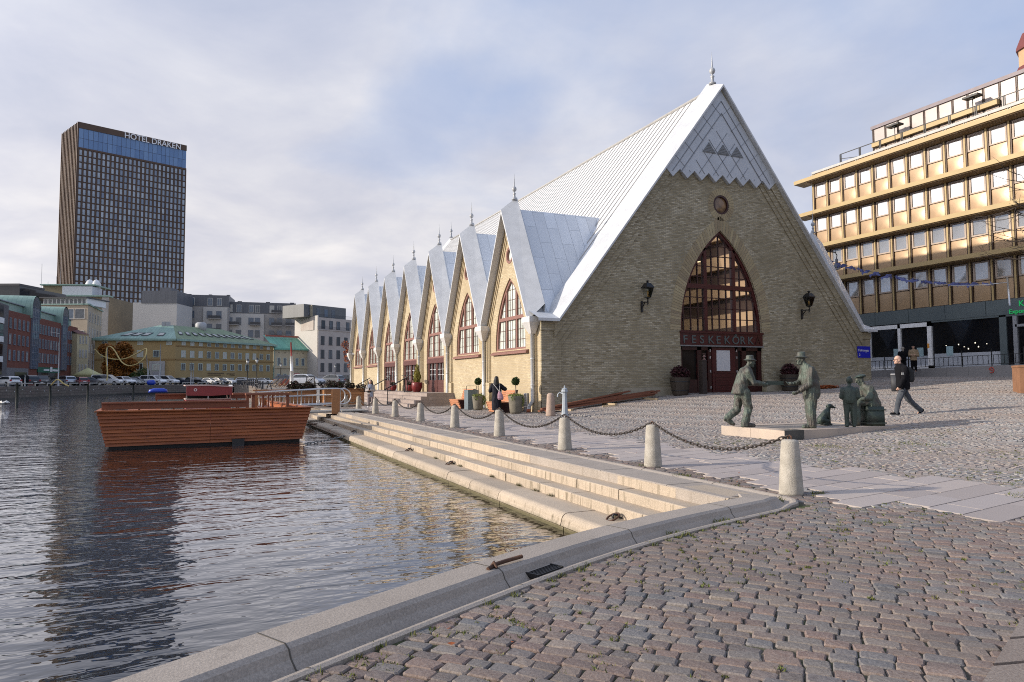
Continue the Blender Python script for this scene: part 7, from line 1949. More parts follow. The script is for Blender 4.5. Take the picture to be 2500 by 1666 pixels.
mb = MB(); bars(mb, B9, C9, z9-3.9, z9-2.9, 44); bars(mb, Bs, Cs, z9, z9+1.0, 40); adopt(mb.build('balcony_rail', FRD), wb)
mb = MB(); boxon(mb, B9, C9, .1,.24,-.1,0,FZ+.3,z9-18.4); boxon(mb, B9, C9, .42,.52,-.1,0,FZ+.3,z9-18.4); boxon(mb, B9, C9, .64,.76,-.1,0,FZ+.3,z9-18.4); adopt(mb.build('shop_opening', GLS[0]), wb)
mb = MB(); boxon(mb, B9, C9, .43,.475,-.14,-.1,FZ+.3,z9-18.6); adopt(mb.build('poster', mat('poster_orange', (.45,.16,.09), .6)), wb)
# ---- grey apartment blocks
APW = mat('apartment_render', (.5,.48,.45), .9, 0, .05, .2); APG = mat('apartment_grey', (.36,.34,.32), .9, 0, .06, .2); APR = mat_panel('mansard_sheet', (.11,.115,.13), .55, 8, .03, (.07,.07,.08), .5)
def apartments(pa, ya, pb, yb_, zz, lab, white, cols, balc, seed):
    a, b_ = top(pa,ya,zz), top(pb,yb_,zz); n_ = Vector(((b_-a).y,-(b_-a).x,0)).normalized(); ztop_ = zz
    t = thing('apartment_block', lab, 'building', (a.x,a.y,FZ), 0, 'grey apartment blocks behind the copper roofs')
    poly_wall(t, [a,b_,b_-n_*14,a-n_*14], FZ-.2, ztop_-3.9, APG)
    mb = MB(); boxon(mb, a, b_, -.004, 1.004, -.1, 14.1, ztop_-3.9, ztop_); adopt(mb.build('mansard', APR), t)
    mb = MB()
    for f0, f1, dz in white: boxon(mb, a, b_, f0, f1, -.8, .3, FZ, ztop_-4.2+dz)
    if white: adopt(mb.build('white_bay', APW), t)
    win_on(t, a, b_, cols, [ztop_-2.3], 1.6, 2.6, FRW, (1,3,2), True, 'window', .14); win_on(t, a, b_, cols, [ztop_-6.8,ztop_-11.2,ztop_-15.6], 1.7, 2.5, FRB, (1,3,1), True, 'window', .86)
    for f_, lv in balc:
        z = ztop_-8.3-4.4*lv; mb = MB(); w = .075 if (b_-a).length > 20 else .12
        boxon(mb, a, b_, f_-w, f_+w, -2.3, -.7, z, z+.2); k = adopt(mb.build('balcony', APG), t)
        mb = MB(); aa, bb = a.lerp(b_,f_-w)+n_*2.25, a.lerp(b_,f_+w)+n_*2.25; bars(mb, aa, bb, z+.2, z+1.25, 16); boxon(mb, a, b_, f_-w, f_+w, -2.2, -2.15, z+.25, z+1.1); adopt(mb.build('balcony_rail', mat('rail_dark', (.07,.07,.075), .5) if 'rail_dark' not in MATS else MATS['rail_dark']), t)
    mb = MB(); 
    for f_ in (.2,.6,.95): boxon(mb, a, b_, f_-.03, f_+.03, 4, 6, ztop_, ztop_+.7)
    adopt(mb.build('chimney', FRD), t); return t
apartments(431,719,559,722,31.5,'grey mansard apartment block next to the tall tower', [(.52,.98,.0)], [.12,.3,.64,.82], [(.06,0),(.06,1),(.74,0),(.74,1)], 1)
apartments(548,736.5,722,741.5,29.8,'grey mansard apartment block with stacked balconies left of the pale stone building', [(.0,.55,.0)], [.08,.2,.37,.46,.66,.77,.9], [(.13,0),(.43,0),(.73,0),(.73,1),(.93,0),(.73,-1)], 2)
a, b_ = top(325,737,27.4), top(432,737,27.4); n_ = Vector(((b_-a).y,-(b_-a).x,0)).normalized()
t = thing('apartment_block', 'blank white gable block with a grey metal top before the tower', 'building', (a.x,a.y,FZ), 0, 'grey apartment blocks behind the copper roofs'); poly_wall(t, [a,b_,b_-n_*12,a-n_*12], FZ-.2, zt(380,737,218), APW)
mb = MB(); boxon(mb, a, b_, .19, 1.003, -.1, 12.1, zt(380,739,218), zt(380,708,218)); boxon(mb, a, b_, .5, .76, 3, 8, zt(380,708,218), zt(380,697,218)); adopt(mb.build('mansard', APR), t)
# ---- crane far behind
q = P2(866,260); t = thing('crane', 'thin blue green crane jib rising beside the pointed gables', 'crane', (q.x,q.y,FZ)); q2 = at(877,260,737); mb = MB(); q1 = at(865,260,790); mb.bar((q.x,q.y,2),(q1.x,q1.y,q1.z),1.2,1.2); mb.bar(q1,q2,.9,.9); mb.ell(q2,(.9,.9,.6)); adopt(mb.build('jib', mat('crane_blue', (.08,.22,.32), .5)), t)

# ================================================================ TREES
def tree(px, d, z0, blobs, n, size, m, lab, seed, h, r_):
    q = at(px, d); t = thing('tree', lab, 'tree', (q.x,q.y,z0)); mb = MB()
    mb.tube([(0,0,-.2),(.05,0,h*.3),(.0,.1,h*.6)], [r_,r_*.75,r_*.5], 9); g2 = random.Random(seed)
    for c_, rr in blobs: mb.tube([(0,.05,h*g2.uniform(.25,.5)),(c_[0]*.5,c_[1]*.5,c_[2]*.75),(c_[0],c_[1],c_[2])], [r_*.45,r_*.25,r_*.08], 6)
    mb.build('trunk', mat('tree_bark', (.06,.045,.035), .9, 0, .3, 3) if 'tree_bark' not in MATS else MATS['tree_bark'], t)
    leaves('crown', m, t, blobs, n, size, seed); return t
g3 = random.Random(5); bl = []
for _ in range(26):
    a = g3.uniform(0,6.28); rr = g3.uniform(.3,3.1); zz = g3.uniform(2.2,9.0); k = math.sqrt(max(.05,1-((zz-5.4)/4.6)**2)); bl.append(((rr*math.cos(a)*k*1.15,rr*math.sin(a)*k,zz),(g3.uniform(1.0,1.7),g3.uniform(1.0,1.7),g3.uniform(.8,1.4))))
tree(281, 150, FZ, bl, 14000, .4, LAUT, 'round brown autumn tree before the ochre building', 3, 9.5, .28)
bl = [((g3.uniform(-2.2,2.2),g3.uniform(-2,2),g3.uniform(2.5,9)),(1.0,1.0,.9)) for _ in range(16)]
tree(862, 150, 1.0, bl, 1900, .34, LRED, 'thin rust leaved tree at the far end of the hall', 4, 8.5, .16)
tree(868, 120, 1.0, [((0,0,2.2),(1.1,1.1,1.3)),((.3,0,3.0),(.8,.8,.9))], 900, .25, LGRN, 'small green bush tree at the far corner of the hall', 6, 2.6, .12)
tree(335, 150, FZ, [((0,0,1.6),(1.6,1.4,1.4)),((1.2,.3,2.6),(1.2,1.2,1.2)),((-1.2,0,1.1),(1.2,1,1))], 1500, .3, LGRN, 'low green shrub beside the brown autumn tree', 7, 2.0, .12)
# bare twigs at the right edge
q = P2(2600,26); t = thing('bare_tree', 'bare tree whose twigs reach in at the right edge before the office block', 'tree', (q.x,q.y,gz(q.x,q.y))); g4 = random.Random(3); mb = MB()
mb.tube([(0,0,0),(.1,0,3),(0,.1,6),(.1,.2,9)], [.16,.13,.09,.04], 8)
lft = -_r
def twig(p, d, L, r_, lv):
    pts = [p]; dd = d.copy()
    for i in range(4): dd = (dd+Vector((g4.uniform(-.25,.25),g4.uniform(-.25,.25),g4.uniform(-.15,.2)))).normalized(); pts.append(pts[-1]+dd*L/4)
    mb.tube(pts, [r_,r_*.85,r_*.7,r_*.5,r_*.3], 5)
    if lv:
        for k in range(4): twig(pts[1+k%4], (dd+Vector((g4.uniform(-.9,.9),g4.uniform(-.9,.9),g4.uniform(-.7,.4)))).normalized(), L*.55, r_*.5, lv-1)
for k in range(7): twig(Vector((0,.05,5.2+k*.35)), (lft+Vector((g4.uniform(-.4,.4),g4.uniform(-.4,.4),g4.uniform(-.1,.35)))).normalized(), 1.9, .035, 2)
mb.build('trunk', MATS['tree_bark'], t)

# ================================================================ CARS
def paint(name, c, metal=.3): return mat(name, c, .3, metal, .03, 1, 0, 40, coat=.6)
CP = dict(white=paint('car_white', (.72,.72,.72), 0), black=paint('car_black', (.012,.012,.016)), silver=paint('car_silver', (.4,.42,.46), .5), grey=paint('car_grey', (.12,.125,.135), .5), navy=paint('car_navy', (.014,.02,.045)), red=paint('car_red', (.2,.02,.02), .2))
LAMPW = mat('lamp_clear', (.7,.7,.72), .1); LAMPR = mat('lamp_red', (.35,.01,.01), .2); TRIM = mat('trim_black', (.015,.015,.016), .6)
PROF = {
 'hatch': (4.2,.88,[(.03,.3),(0,.62),(.06,.88),(.1,.93),(3.05,.95),(3.75,.86),(4.14,.68),(4.2,.45),(4.16,.28)],[(.12,.93),(.32,1.3),(.62,1.45),(1.5,1.5),(2.2,1.44),(3.1,.95)]),
 'suv': (4.6,.93,[(.03,.38),(0,.7),(.05,1.0),(.08,1.06),(3.3,1.08),(4.15,1.0),(4.53,.8),(4.6,.5),(4.55,.36)],[(.1,1.06),(.35,1.5),(.7,1.63),(1.7,1.68),(2.45,1.62),(3.35,1.08)]),
 'van': (5.1,.98,[(.03,.38),(0,.8),(.0,1.1),(.0,1.12),(4.1,1.12),(4.75,1.02),(5.05,.8),(5.1,.5),(5.05,.36)],[(.0,1.12),(.03,1.75),(.15,1.95),(2.0,1.98),(3.1,1.93),(4.15,1.12)])}
def make_car(style, pa):
    L, w, low, up = PROF[style]; t = thing('parked_car', '', 'car'); mb = MB(); n = len(low)
    sec = [(-w,.05),(-w+.07,0),(w-.07,0),(w,.05)]; vs = []
    for y, sh in sec: vs += [(x+(sh if x < L/2 else -sh), y, z+(sh*.6 if z < .5 else -sh*.3)) for x, z in low]
    mb.add(vs, [(i*n+j, i*n+(j+1)%n, (i+1)*n+(j+1)%n, (i+1)*n+j) for i in range(3) for j in range(n)]+[tuple(range(n)), tuple(range(4*n-1,3*n-1,-1))], False)
    m_ = len(up); zb_ = up[0][1]; hw = lambda z: w-.07-(z-zb_)*.32
    vs = [(x,-hw(z),z) for x,z in up]+[(x,hw(z),z) for x,z in up]
    mb.add(vs, [tuple(range(m_)), tuple(range(2*m_-1,m_-1,-1))]+[(j,j+1,j+1+m_,j+m_) for j in range(m_-1)])
    mb.build('body', pa, t)
    mb = MB(); cx_ = sum(x for x,_ in up)/m_; cz = (zb_+max(z for _,z in up))/2
    for s in (-1,1):
        P_ = [(cx_+(x-cx_)*.86, (z-cz)*.74+cz) for x,z in up]
        if style == 'van' and pa is CP['white']: P_ = [p for p in P_] 
        mb.add([(x, s*(hw(z)+.012), z) for x,z in P_], [tuple(range(m_)) if s < 0 else tuple(range(m_-1,-1,-1))])
    def q(i, j, f0, f1, k):
        (x0,z0), (x1,z1) = up[i], up[j]; a = (x0+(x1-x0)*f0, z0+(z1-z0)*f0); b2 = (x0+(x1-x0)*f1, z0+(z1-z0)*f1); dx = .015*k
        mb.add([(a[0]+dx,-hw(a[1])+.1,a[1]+.012),(a[0]+dx,hw(a[1])-.1,a[1]+.012),(b2[0]+dx,hw(b2[1])-.1,b2[1]+.012),(b2[0]+dx,-hw(b2[1])+.1,b2[1]+.012)], [(0,1,2,3)])
    q(m_-2,m_-1,.08,.92,1); q(0,1,.15,.95,-1); mb.build('window', CGLASS, t)
    mb = MB(); xm = 1.95 if style != 'van' else 2.9
    for s in (-1,1):
        for xx in (xm, up[2][0]+.1): mb.box(xx-.04, s*(hw(cz))-.02, zb_+.04, xx+.04, s*(hw(cz))+.035 if s > 0 else s*hw(cz)+.02, cz+.2)
    mb.box(.2,-w+.02,.3,L-.2,w-.02,.42); mb.box(-.02,-w+.15,.42,.03,w-.15,.58); mb.box(L-.05,-w+.2,.4,L+.02,w-.2,.62); mb.build('trim', TRIM, t)
    mb = MB(); rw_ = .34 if style != 'hatch' else .31
    tyre = MB(); tyre.tube([(0,-.11,0),(0,-.1,0),(0,.1,0),(0,.11,0)], [rw_-.03,rw_,rw_,rw_-.03], 18); tm = tyre.mesh('tyre'); tm.materials.append(TYRE)
    rim = MB(); rim.tube([(0,-.118,0),(0,.118,0)], [rw_*.62,rw_*.62], 12); rmm = rim.mesh('rim'); rmm.materials.append(RIM)
    arch = MB()
    for xx in (L*.19, L*.81):
        for s in (-1,1):
            wh = link('wheel', tm, t, (xx, s*(w-.1), rw_)); link('rim', rmm, wh)
            arch.tube([(xx,s*(w-.03),rw_+.03),(xx,s*(w+.006),rw_+.03)], [rw_+.07]*2, 16)
    arch.build('wheel_arch', TRIM, t)
    for s in (-1,1):
        mb = MB(); mb.box(L-.3, s*(w-.22)-.16, .68, L-.06, s*(w-.22)+.16, .82); mb.build('headlight', LAMPW, t)
        mb = MB(); mb.box(-.01, s*(w-.15)-.12, .75, .12, s*(w-.15)+.13, .98); mb.build('tail_light', LAMPR, t)
    mb = MB(); mb.box(-.03,-.26,.62,-.005,.26,.72); mb.box(L+.005,-.26,.5,L+.03,.26,.6); mb.build('number_plate', WHITE, t)
    return t
proto = {}
def car(style, col, px, d, rz, z0, lab, grp):
    key = (style, col)
    if key not in proto: t = make_car(style, CP[col]); proto[key] = t
    else: t = copy_tree(proto[key])
    L = PROF[style][0]; q = at(px, d); M = Matrix.Rotation(rz,3,'Z'); o_ = M @ Vector((L/2,0,0))
    t.location = (q.x-o_.x, q.y-o_.y, z0); t.rotation_euler = (0,0,rz); tag(t, lab, 'car', grp); return t
G1 = 'cars parked along the far quay'
def qd(px): return lerp(px, [0,100,215,325,430,560,640], [99,108,121,136,150,160,166])
RT = R(-24)                                                   # image-right direction
for st_, co, px, dd, rz, lab in (
 ('hatch','white',16,0,RT+R(158),'white hatchback parked at the far left end of the far quay'),
 ('suv','black',60,1,RT+R(160),'black estate car with red tail lights third from the left end on the far quay'),
 ('suv','black',104,-1,RT-R(60),'black car facing the canal with pale number plate on the far quay'),
 ('suv','silver',156,3,RT+R(152),'silver estate parked before the green shop sign on the far quay'),
 ('hatch','red',190,0,RT+R(150),'dark red small car half hidden beside the silver ones on the far quay'),
 ('hatch','silver',206,4,RT+R(20),'silver hatchback left of the white minibus on the far quay'),
 ('hatch','grey',226,-1,RT+R(22),'grey saloon just before the white minibus on the far quay'),
 ('van','white',262,1,RT+R(8),'white minibus with dark side windows on the far quay'),
 ('suv','white',304,-2,RT-R(28),'white hatchback right of the minibus on the far quay'),
 ('hatch','grey',324,4,RT-R(22),'grey hatchback second right of the minibus on the far quay'),
 ('suv','silver',342,5,RT-R(15),'silver estate left of the two white vans on the far quay'),
 ('van','white',374,1,RT-R(10),'white panel van behind the blue tarp on the far quay'),
 ('van','white',408,5,RT-R(12),'rear white panel van behind the other van on the far quay'),
 ('hatch','navy',446,3,RT-R(10),'navy blue car right of the white vans on the far quay'),
 ('suv','black',478,0,RT-R(14),'black people carrier before the ochre building'),
 ('hatch','white',515,6,RT-R(20),'white hatchback right of the black people carrier'),
 ('hatch','black',537,4,RT-R(30),'black hatchback above the red cabin before the ochre building'),
 ('hatch','white',556,8,RT-R(18),'white car right of the black hatchback before the ochre building'),
 ('suv','silver',598,14,RT-R(8),'silver estate behind the pair of black lamp posts'),
 ('hatch','white',624,12,RT-R(12),'white car behind the right lamp post of the pair'),
 ('hatch','white',647,10,RT-R(12),'white hatchback just right of the pair of lamp posts')):
    car(st_, co, px, qd(px)+dd, rz, FZ, lab, G1)
G2 = 'cars parked beyond the deck chairs'
car('suv','silver',752,99,RT-R(16),1.0,'silver car in side view behind the black framed sign',G2); car('suv','navy',706,112,RT-R(10),1.0,'dark blue car half hidden behind the striped mast',G2)
car('suv','grey',806,112,RT+R(160),1.02,'dark grey car right of the silver one near the hall',G2); car('suv','black',834,118,RT+R(165),1.02,'black car nearest the far end of the hall',G2); car('hatch','silver',846,126,RT+R(160),1.02,'pale car behind the black one at the far end of the hall',G2)

# ================================================================ FAR FURNITURE
def lamp_post(px, d, z0, h, lab):
    q = at(px, d); t = thing('lamp_post', lab, 'lamp post', (q.x,q.y,z0), 0, 'old style lamp posts by the canal')
    mb = MB(); mb.lathe([(.16,0),(.14,.5),(.08,.7),(.06,h-.9),(.1,h-.85),(.05,h-.7)], n=10); mb.bar((-.3,0,h-1.1),(.3,0,h-1.1),.04,.04); mb.build('pole', BLACKIRON, t)
    mb = MB(); mb.loft([(0,0,h-.7,.12,.12),(0,0,h-.15,.26,.26)], 6, 2); mb.build('lantern_glass', mat('lantern_pale', (.55,.56,.55), .3) if 'lantern_pale' not in MATS else MATS['lantern_pale'], t)
    mb = MB(); mb.loft([(0,0,h-.15,.3,.3),(0,0,h+.05,.14,.14),(0,0,h+.2,.03,.03)], 6, 2); mb.build('lantern_roof', BLACKIRON, t)
lamp_post(604, 112, .85, 4.35, 'left one of the two tall black lamp posts before the ochre building'); lamp_post(626.5, 112, .85, 4.5, 'right one of the two tall black lamp posts before the ochre building')
lamp_post(685, 150, 1.0, 4.5, 'black lamp post before the cream building'); lamp_post(818, 185, 1.0, 5.0, 'black lamp post before the pale stone building')
# striped mast
q = at(712, 74); t = thing('striped_mast', 'tall white and red mast standing beside the deck chairs', 'mast', (q.x,q.y,gz(q.x,q.y))); z0 = 0; topz = zt(709,836,74)-q.z if False else zt(709,836,74)-gz(q.x,q.y)
mb = MB(); mb.tube([(0,0,0),(0,0,topz*.42)], .2, 10); mb.tube([(0,0,topz*.42),(-.05,0,topz*.72)], .15, 8); mb.build('pole', WHITE, t); mb = MB(); mb.tube([(-.02,0,topz*.55),(-.12,0,topz)], .07, 8); mb.tube([(.16,-.1,.0),(.16,-.1,topz*.14)], .16, 8); mb.build('red_band', mat('mast_red', (.4,.05,.04), .5), t)
# framed sign
q = at(758, 52); t = thing('framed_sign', 'white prohibition board in a black frame before the silver car', 'sign', (q.x,q.y,gz(q.x,q.y)), RT); zz = zt(758,924,52)-gz(q.x,q.y)
mb = MB(); mb.bar((-.28,0,0),(-.28,0,zz+.12),.07,.06); mb.bar((.28,0,0),(.28,0,zz+.12),.07,.06); mb.bar((-.3,0,zz+.12),(.3,0,zz+.12),.06,.06); mb.build('frame', BLACKIRON, t)
mb = MB(); mb.box(-.24,-.03,zz-.42,.24,-.01,zz+.06); k = mb.build('board', WHITE, t); mb = MB(); ring(mb, circ(0,zz-.18,.15,18), circ(0,zz-.18,.12,18), lambda a,z,d: (a,d,z), -.042, -.031); mb.bar((-.18,-.038,zz-.36),(.18,-.038,zz),.012,.04); mb.build('symbol', BLACKIRON, k)
# deck chairs
def deck_chair(px, d, col, lab, rz):
    q = at(px, d); t = thing('deck_chair', lab, 'deck chair', (q.x,q.y,gz(q.x,q.y)+.02), rz, 'deck chairs on the quay'); mb = MB()
    for y in (-.3,.3): mb.bar((-.7,y,.08),(.6,y,1.15),.05,.05); mb.bar((.55,y,.03),(-.35,y,.52),.05,.05)
    mb.build('frame', mat_wood('chair_wood', (.5,.36,.2),(.6,.45,.27)) if 'chair_wood' not in MATS else MATS['chair_wood'], t)
    mb = MB(); P_ = [(-.55,.22),(-.3,.2),(0,.4),(.3,.78),(.58,1.15)]
    for (x0,z0),(x1,z1) in zip(P_[:-1],P_[1:]): mb.bar((x0,0,z0),(x1,0,z1),.56,.02)
    mb.build('canvas', col, t)
CW, CO = mat('canvas_white', (.65,.6,.55), .8), mat('canvas_coral', (.6,.2,.14), .8)
for i, (px, c_, lb) in enumerate(((664,CW,'white deck chair at the left end of the row'),(676,CW,'second deck chair from the left, white canvas'),(687,CO,'coral deck chair second from the mast'),(698,CO,'coral deck chair right beside the striped mast'))): deck_chair(px, 86+i*.6, c_, lb, RT+R(-8))
# quay railing on the far right bank
t = thing('quay_railing', 'low dark railing with stone posts along the far end of the canal', 'fence', tuple(at(600,95)[:2])+(.5,)); mb = MB(); a, b_ = Vector((-7.3,60,0)), Vector((-7.3,128,0)); n = 16
for i in range(n+1): q = a.lerp(b_, i/n); z_ = gz(q.x+1,q.y); mb.box(q.x-.09,q.y-.09,z_,q.x+.09,q.y+.09,z_+.95)
mb.bar((a.x,a.y,gz(-6.3,a.y)+.85),(b_.x,b_.y,gz(-6.3,b_.y)+.85),.07,.07); mb.bar((a.x,a.y,gz(-6.3,a.y)+.45),(b_.x,b_.y,gz(-6.3,b_.y)+.45),.05,.05); adopt(mb.build('rail', FRD), t)
for px, d, lab in ((610,88,'dark picnic table on the far right quay near the lamp posts'),(645,80,'dark picnic table on the far right quay closer to the deck chairs')):
    q = at(px,d); t = thing('picnic_table', lab, 'table', (q.x,q.y,gz(q.x,q.y)), R(20), 'dark picnic tables'); mb = MB(); mb.box(-.9,-.4,.72,.9,.4,.78); mb.box(-.9,-.8,.42,.9,-.55,.47); mb.box(-.9,.55,.42,.9,.8,.47)
    mb.build('table_top', FRD, t); mb = MB()
    for xx in (-.6,.6): mb.bar((xx,-.7,0),(xx,-.2,.74),.08,.08); mb.bar((xx,.7,0),(xx,.2,.74),.08,.08)
    mb.build('leg', FRD, t)
# mooring posts standing in the canal
DKW = mat_wood('post_tarred', (.02,.024,.02), (.05,.055,.045), .8)
for px, d, top, lab in ((42.5,71,936,'nearest dark mooring post in the canal at the left edge'),(123.5,80,941,'dark mooring post in the canal, second from the left'),(215,92,940,'dark mooring post in the canal before the white minibus'),(326,102,941,'dark mooring post in the canal just left of the wooden float')):
    q = at(px,d); o = thing('mooring_post', lab, 'post', (q.x,q.y,-.65), 0, 'mooring posts in the canal'); mb = MB(); mb.tube([(0,0,-.6),(.02,0,.8),(-.02,.02,zt(px,top,d)+.65)], [.13,.135,.11], 9); mb.build('post', DKW, o)
# rope sculpture on leaning poles
ROPE = mat('rope_yellow', (.55,.42,.16), .7, 0, .15, 6, .3, 60); q = at(262,128); t = thing('rope_sculpture', 'looping yellow rope sculpture hung on thin poles before the brown tree', 'sculpture', (q.x,q.y,FZ))
P_ = [(231,853),(244,866),(262,874),(285,878),(310,875),(335,863),(355,852),(357.5,857),(355,870),(345,882),(330,891),(312,893),(298,885),(289,872),(281,858),(272,848),(264,847),(260,856),(259.5,880),(262,905),(261.5,925),(255,935),(243,941)]
sp = catmull([np.array((*at(px,128+2.0*math.sin(i*.5),py),)) for i,(px,py) in enumerate(P_)], 6); mb = MB(); mb.tube([tuple(p) for p in sp], .11, 7); mb.tube([tuple(at(261,128.3,905)),tuple(at(261,128.5,928)),tuple(at(257,128.3,940))], .1, 7); adopt(mb.build('rope', ROPE), t)
mb = MB()
for px0,py0,px1,py1 in ((229,853,226,941),(263,846,262,905),(356,851,366,941),(356.5,851,362,941)): mb.tube([tuple(at(px0,128.4,py0)),tuple(at(px1,128.4,py1))], .045, 5)
adopt(mb.build('pole', GALV), t)
t = thing('yellow_rope', 'short arch of yellow rope on the far quay edge below the green shop sign', 'rope', tuple(at(140,99,941))); mb = MB(); sp = catmull([np.array((*at(px,99,py),)) for px,py in ((124,942),(130,935),(138,928),(146,929),(155,937),(168,943))], 5); mb.tube([tuple(p) for p in sp], .1, 7); adopt(mb.build('rope', ROPE), t)
for px, d, top, lab in ((142,103,815,'tall pale lamp mast before the second brick bay'),(466,128,885,'pair of pale flag masts left of the ochre building sign'),(390,126,840,'thin pale mast before the stone portal'),(61,97,915,'thin sign pole beside the black estate car')):
    q = at(px,d); t = thing('mast', lab, 'mast', (q.x,q.y,FZ)); h_ = zt(px,top,d)-FZ; mb = MB(); mb.tube([(0,0,0),(0,0,h_)], [.09,.06], 7)
    if px == 466: mb.tube([(.35,0,0),(.35,0,h_*.9)], .06, 7)
    if px == 142: mb.bar((0,0,h_),(-1.2,.2,h_+.25),.1,.06)
    mb.build('pole', mat('mast_pale', (.42,.43,.44), .5) if 'mast_pale' not in MATS else MATS['mast_pale'], t)
q = at(214,139); t = thing('market_tent', 'pale yellow peaked tent behind the cars at the cream house', 'tent', (q.x,q.y,FZ), RT); mb = MB(); mb.loft([(0,0,0,2.2,2),(0,0,2.0,2.25,2.05),(0,0,2.05,2.35,2.1),(0,0,2.5,1.5,1.3),(0,0,3.5,.05,.05)], 16, 7); mb.build('canvas', mat('tent_yellow', (.5,.46,.22), .8), t)
q = at(369,122,930); t = thing('blue_container', 'blue tarpaulin covered boat on the far quay before the white vans', 'boat', (q.x,q.y,FZ), RT); mb = MB(); mb.loft([(0,0,0,.5,.4),(0,0,.4,.75,.5),(0,0,.75,.65,.4),(0,0,.9,.4,.2)], 16, 2.5); mb.build('cover', MATS['tarp_blue'], t)
# low barrier rail in front of the far cars
t = thing('barrier_rail', 'low pale barrier rail along the edge of the far quay before the cars', 'fence', tuple(wl[2])); mb = MB(); offn = Vector((0,0,0))
for a, b_ in zip(wl[1:-1], wl[2:]):
    n = max(2,int((b_-a).length/3.2))
    for i in range(n):
        p, q = a.lerp(b_,i/n), a.lerp(b_,(i+.78)/n); o_ = (b_-a).cross(Vector((0,0,1))).normalized(); o_ = o_ if o_.dot(CAM-a) < 0 else -o_; p = p+o_*.7; q = q+o_*.7
        mb.bar((p.x,p.y,FZ+.42),(q.x,q.y,FZ+.42),.16,.16); mb.box(p.x-.07,p.y-.07,FZ,p.x+.07,p.y+.07,FZ+.5)
adopt(mb.build('rail', mat('barrier_pale', (.4,.37,.33), .7)), t)
# swan at the left edge
q = at(1,72,984); t = thing('swan', 'white swan with raised wings on the water at the left edge', 'bird', (q.x,q.y,-.65), RT+R(170)); mb = MB(); mb.ell((0,0,.12),(.5,.22,.2)); mb.cap((.38,0,.18),(.5,0,.55),.1,.06); mb.cap((.5,0,.55),(.62,0,.75),.06,.055); mb.ell((.68,0,.76),(.1,.06,.06)); mb.cap((.75,0,.74),(.86,0,.7),.035,.02); mb.cap((-.4,0,.18),(-.68,0,.3),.12,.04)
for s in (-1,1):
    for k in range(5): mb.cap((-.1-.06*k,s*.2,.2),(-.42-.07*k,s*(.3+.03*k),.42-.05*k),.07,.03)
blob(mb, 'body', mat('swan_white', (.8,.79,.76), .7), .02, t)

# ================================================================ SKY, SUN, CAMERA
EL = R(19); AZ = (-.958, .286)
w = bpy.data.worlds.new('World'); S.world = w; w.use_nodes = True; nt = w.node_tree; bgn = nt.nodes['Background']
sky = nt.nodes.new('ShaderNodeTexSky'); sky.sky_type = 'NISHITA'; sky.sun_disc = False; sky.sun_elevation = EL; sky.sun_rotation = math.atan2(AZ[0], AZ[1])
sky.air_density = 1.0; sky.dust_density = 1.2; sky.ozone_density = 1.2
tc = nt.nodes.new('ShaderNodeTexCoord'); sp_ = nt.nodes.new('ShaderNodeSeparateXYZ'); nt.links.new(tc.outputs['Generated'], sp_.inputs[0])
ad = N(nt, 'ShaderNodeMath', operation='MAXIMUM'); nt.links.new(sp_.outputs[2], ad.inputs[0]); ad.inputs[1].default_value = 0.0
ad2 = N(nt, 'ShaderNodeMath', operation='ADD'); nt.links.new(ad.outputs[0], ad2.inputs[0]); ad2.inputs[1].default_value = .22
cb_ = nt.nodes.new('ShaderNodeCombineXYZ')
for i in (0,1):
    dv_ = N(nt, 'ShaderNodeMath', operation='DIVIDE'); nt.links.new(sp_.outputs[i], dv_.inputs[0]); nt.links.new(ad2.outputs[0], dv_.inputs[1]); nt.links.new(dv_.outputs[0], cb_.inputs[i])
def skyn(off, sc, det, rough, dist=0):
    mp = nt.nodes.new('ShaderNodeMapping'); mp.inputs['Location'].default_value = off; nt.links.new(cb_.outputs[0], mp.inputs[0]); return noise(nt, mp.outputs[0], sc, det, rough, dist)
n1 = skyn((3.1,.4,0), .8, 8, .52, .25); n2 = skyn((7.3,2.2,1), 1.9, 9, .55, .25); n3 = skyn((1.3,9.2,3), .5, 4, .5)
shade = ramp(nt, n2, [(.3,(5.8,6.0,7.0)),(.45,(7.0,7.0,7.7)),(.55,(7.9,7.8,8.2)),(.68,(9.3,9.0,9.0))])
skyc = mixc(nt, .75, sky.outputs[0], (4.0,5.5,8.9))
cover = ramp(nt, n1, [(.36,.2),(.5,.72),(.62,1.0)])
# more open sky to the right (towards +x), thicker to the left
dt = N(nt, 'ShaderNodeVectorMath', operation='DOT_PRODUCT'); nt.links.new(tc.outputs['Generated'], dt.inputs[0]); dt.inputs[1].default_value = (_r.x,_r.y,.25)
side = N(nt, 'ShaderNodeMapRange'); side.inputs[1].default_value = -.35; side.inputs[2].default_value = .7; side.inputs[3].default_value = .75; side.inputs[4].default_value = -.3; nt.links.new(dt.outputs['Value'], side.inputs[0])
ca = N(nt, 'ShaderNodeMath', operation='ADD', use_clamp=True); nt.links.new(cover, ca.inputs[0]); nt.links.new(side.outputs[0], ca.inputs[1])
hi = N(nt, 'ShaderNodeMapRange'); hi.inputs[1].default_value = .22; hi.inputs[2].default_value = .62; hi.inputs[3].default_value = 0; hi.inputs[4].default_value = .5; nt.links.new(sp_.outputs[2], hi.inputs[0])
ca2 = N(nt, 'ShaderNodeMath', operation='SUBTRACT', use_clamp=True); nt.links.new(ca.outputs[0], ca2.inputs[0]); nt.links.new(hi.outputs[0], ca2.inputs[1]); ca = ca2
sd = N(nt, 'ShaderNodeVectorMath', operation='DOT_PRODUCT'); nt.links.new(tc.outputs['Generated'], sd.inputs[0]); sd.inputs[1].default_value = (AZ[0]*math.cos(EL), AZ[1]*math.cos(EL), math.sin(EL))
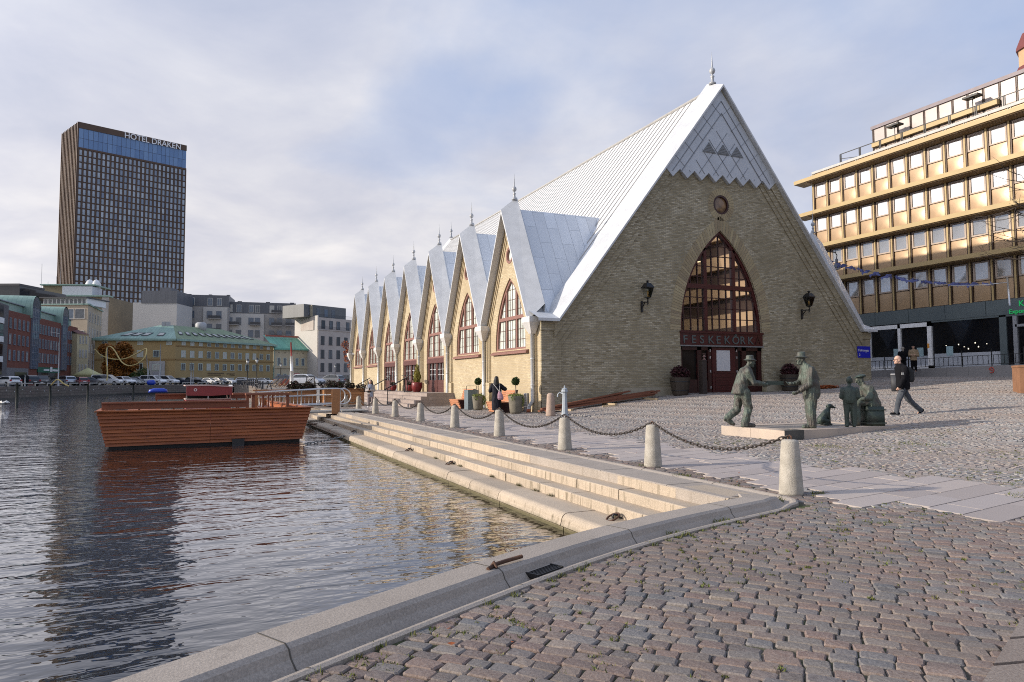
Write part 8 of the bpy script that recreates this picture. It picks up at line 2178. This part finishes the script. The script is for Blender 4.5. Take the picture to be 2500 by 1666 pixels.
sm = N(nt, 'ShaderNodeMath', operation='MAXIMUM'); nt.links.new(sd.outputs['Value'], sm.inputs[0]); sm.inputs[1].default_value = 0
pw_ = N(nt, 'ShaderNodeMath', operation='POWER'); nt.links.new(sm.outputs[0], pw_.inputs[0]); pw_.inputs[1].default_value = 5
ma = N(nt, 'ShaderNodeMath', operation='MULTIPLY_ADD'); nt.links.new(pw_.outputs[0], ma.inputs[0]); ma.inputs[1].default_value = 2.2; ma.inputs[2].default_value = 1
vs_ = N(nt, 'ShaderNodeVectorMath', operation='SCALE'); nt.links.new(shade, vs_.inputs[0]); nt.links.new(ma.outputs[0], vs_.inputs['Scale'])
nt.links.new(mixc(nt, ca.outputs[0], skyc, vs_.outputs[0]), bgn.inputs['Color']); bgn.inputs['Strength'].default_value = .1
sun = bpy.data.lights.new('sun', 'SUN'); sun.energy = 4.6; sun.angle = R(.6); sun.color = (1.0,.89,.75)
so = link('sun', sun); dirv = Vector((AZ[0]*math.cos(EL), AZ[1]*math.cos(EL), math.sin(EL))); so.rotation_euler = dirv.to_track_quat('Z','Y').to_euler(); so.location = (-30,10,40)
cam = bpy.data.cameras.new('camera'); cam.sensor_width = 36; cam.lens = F_PX/2500*36; cam.clip_start = .1; cam.clip_end = 4000; cam.sensor_fit = 'HORIZONTAL'
co = link('camera', cam); M = Matrix(((CR.x,CU.x,-CF.x,CAM.x),(CR.y,CU.y,-CF.y,CAM.y),(CR.z,CU.z,-CF.z,CAM.z),(0,0,0,1))); co.matrix_world = M
S.camera = co
S.view_settings.view_transform = 'Standard'; S.view_settings.look = 'None'; S.view_settings.exposure = 0; S.view_settings.gamma = 1; S.view_settings.use_curve_mapping = False
S.cycles.max_bounces = 6; S.cycles.diffuse_bounces = 3; S.cycles.glossy_bounces = 4; S.cycles.transparent_max_bounces = 8; S.cycles.caustics_reflective = False; S.cycles.caustics_refractive = False
S.cycles.use_denoising = False; S.cycles.sample_clamp_indirect = 4; S.cycles.pixel_filter_type = 'BLACKMAN_HARRIS'; S.cycles.filter_width = 1.05
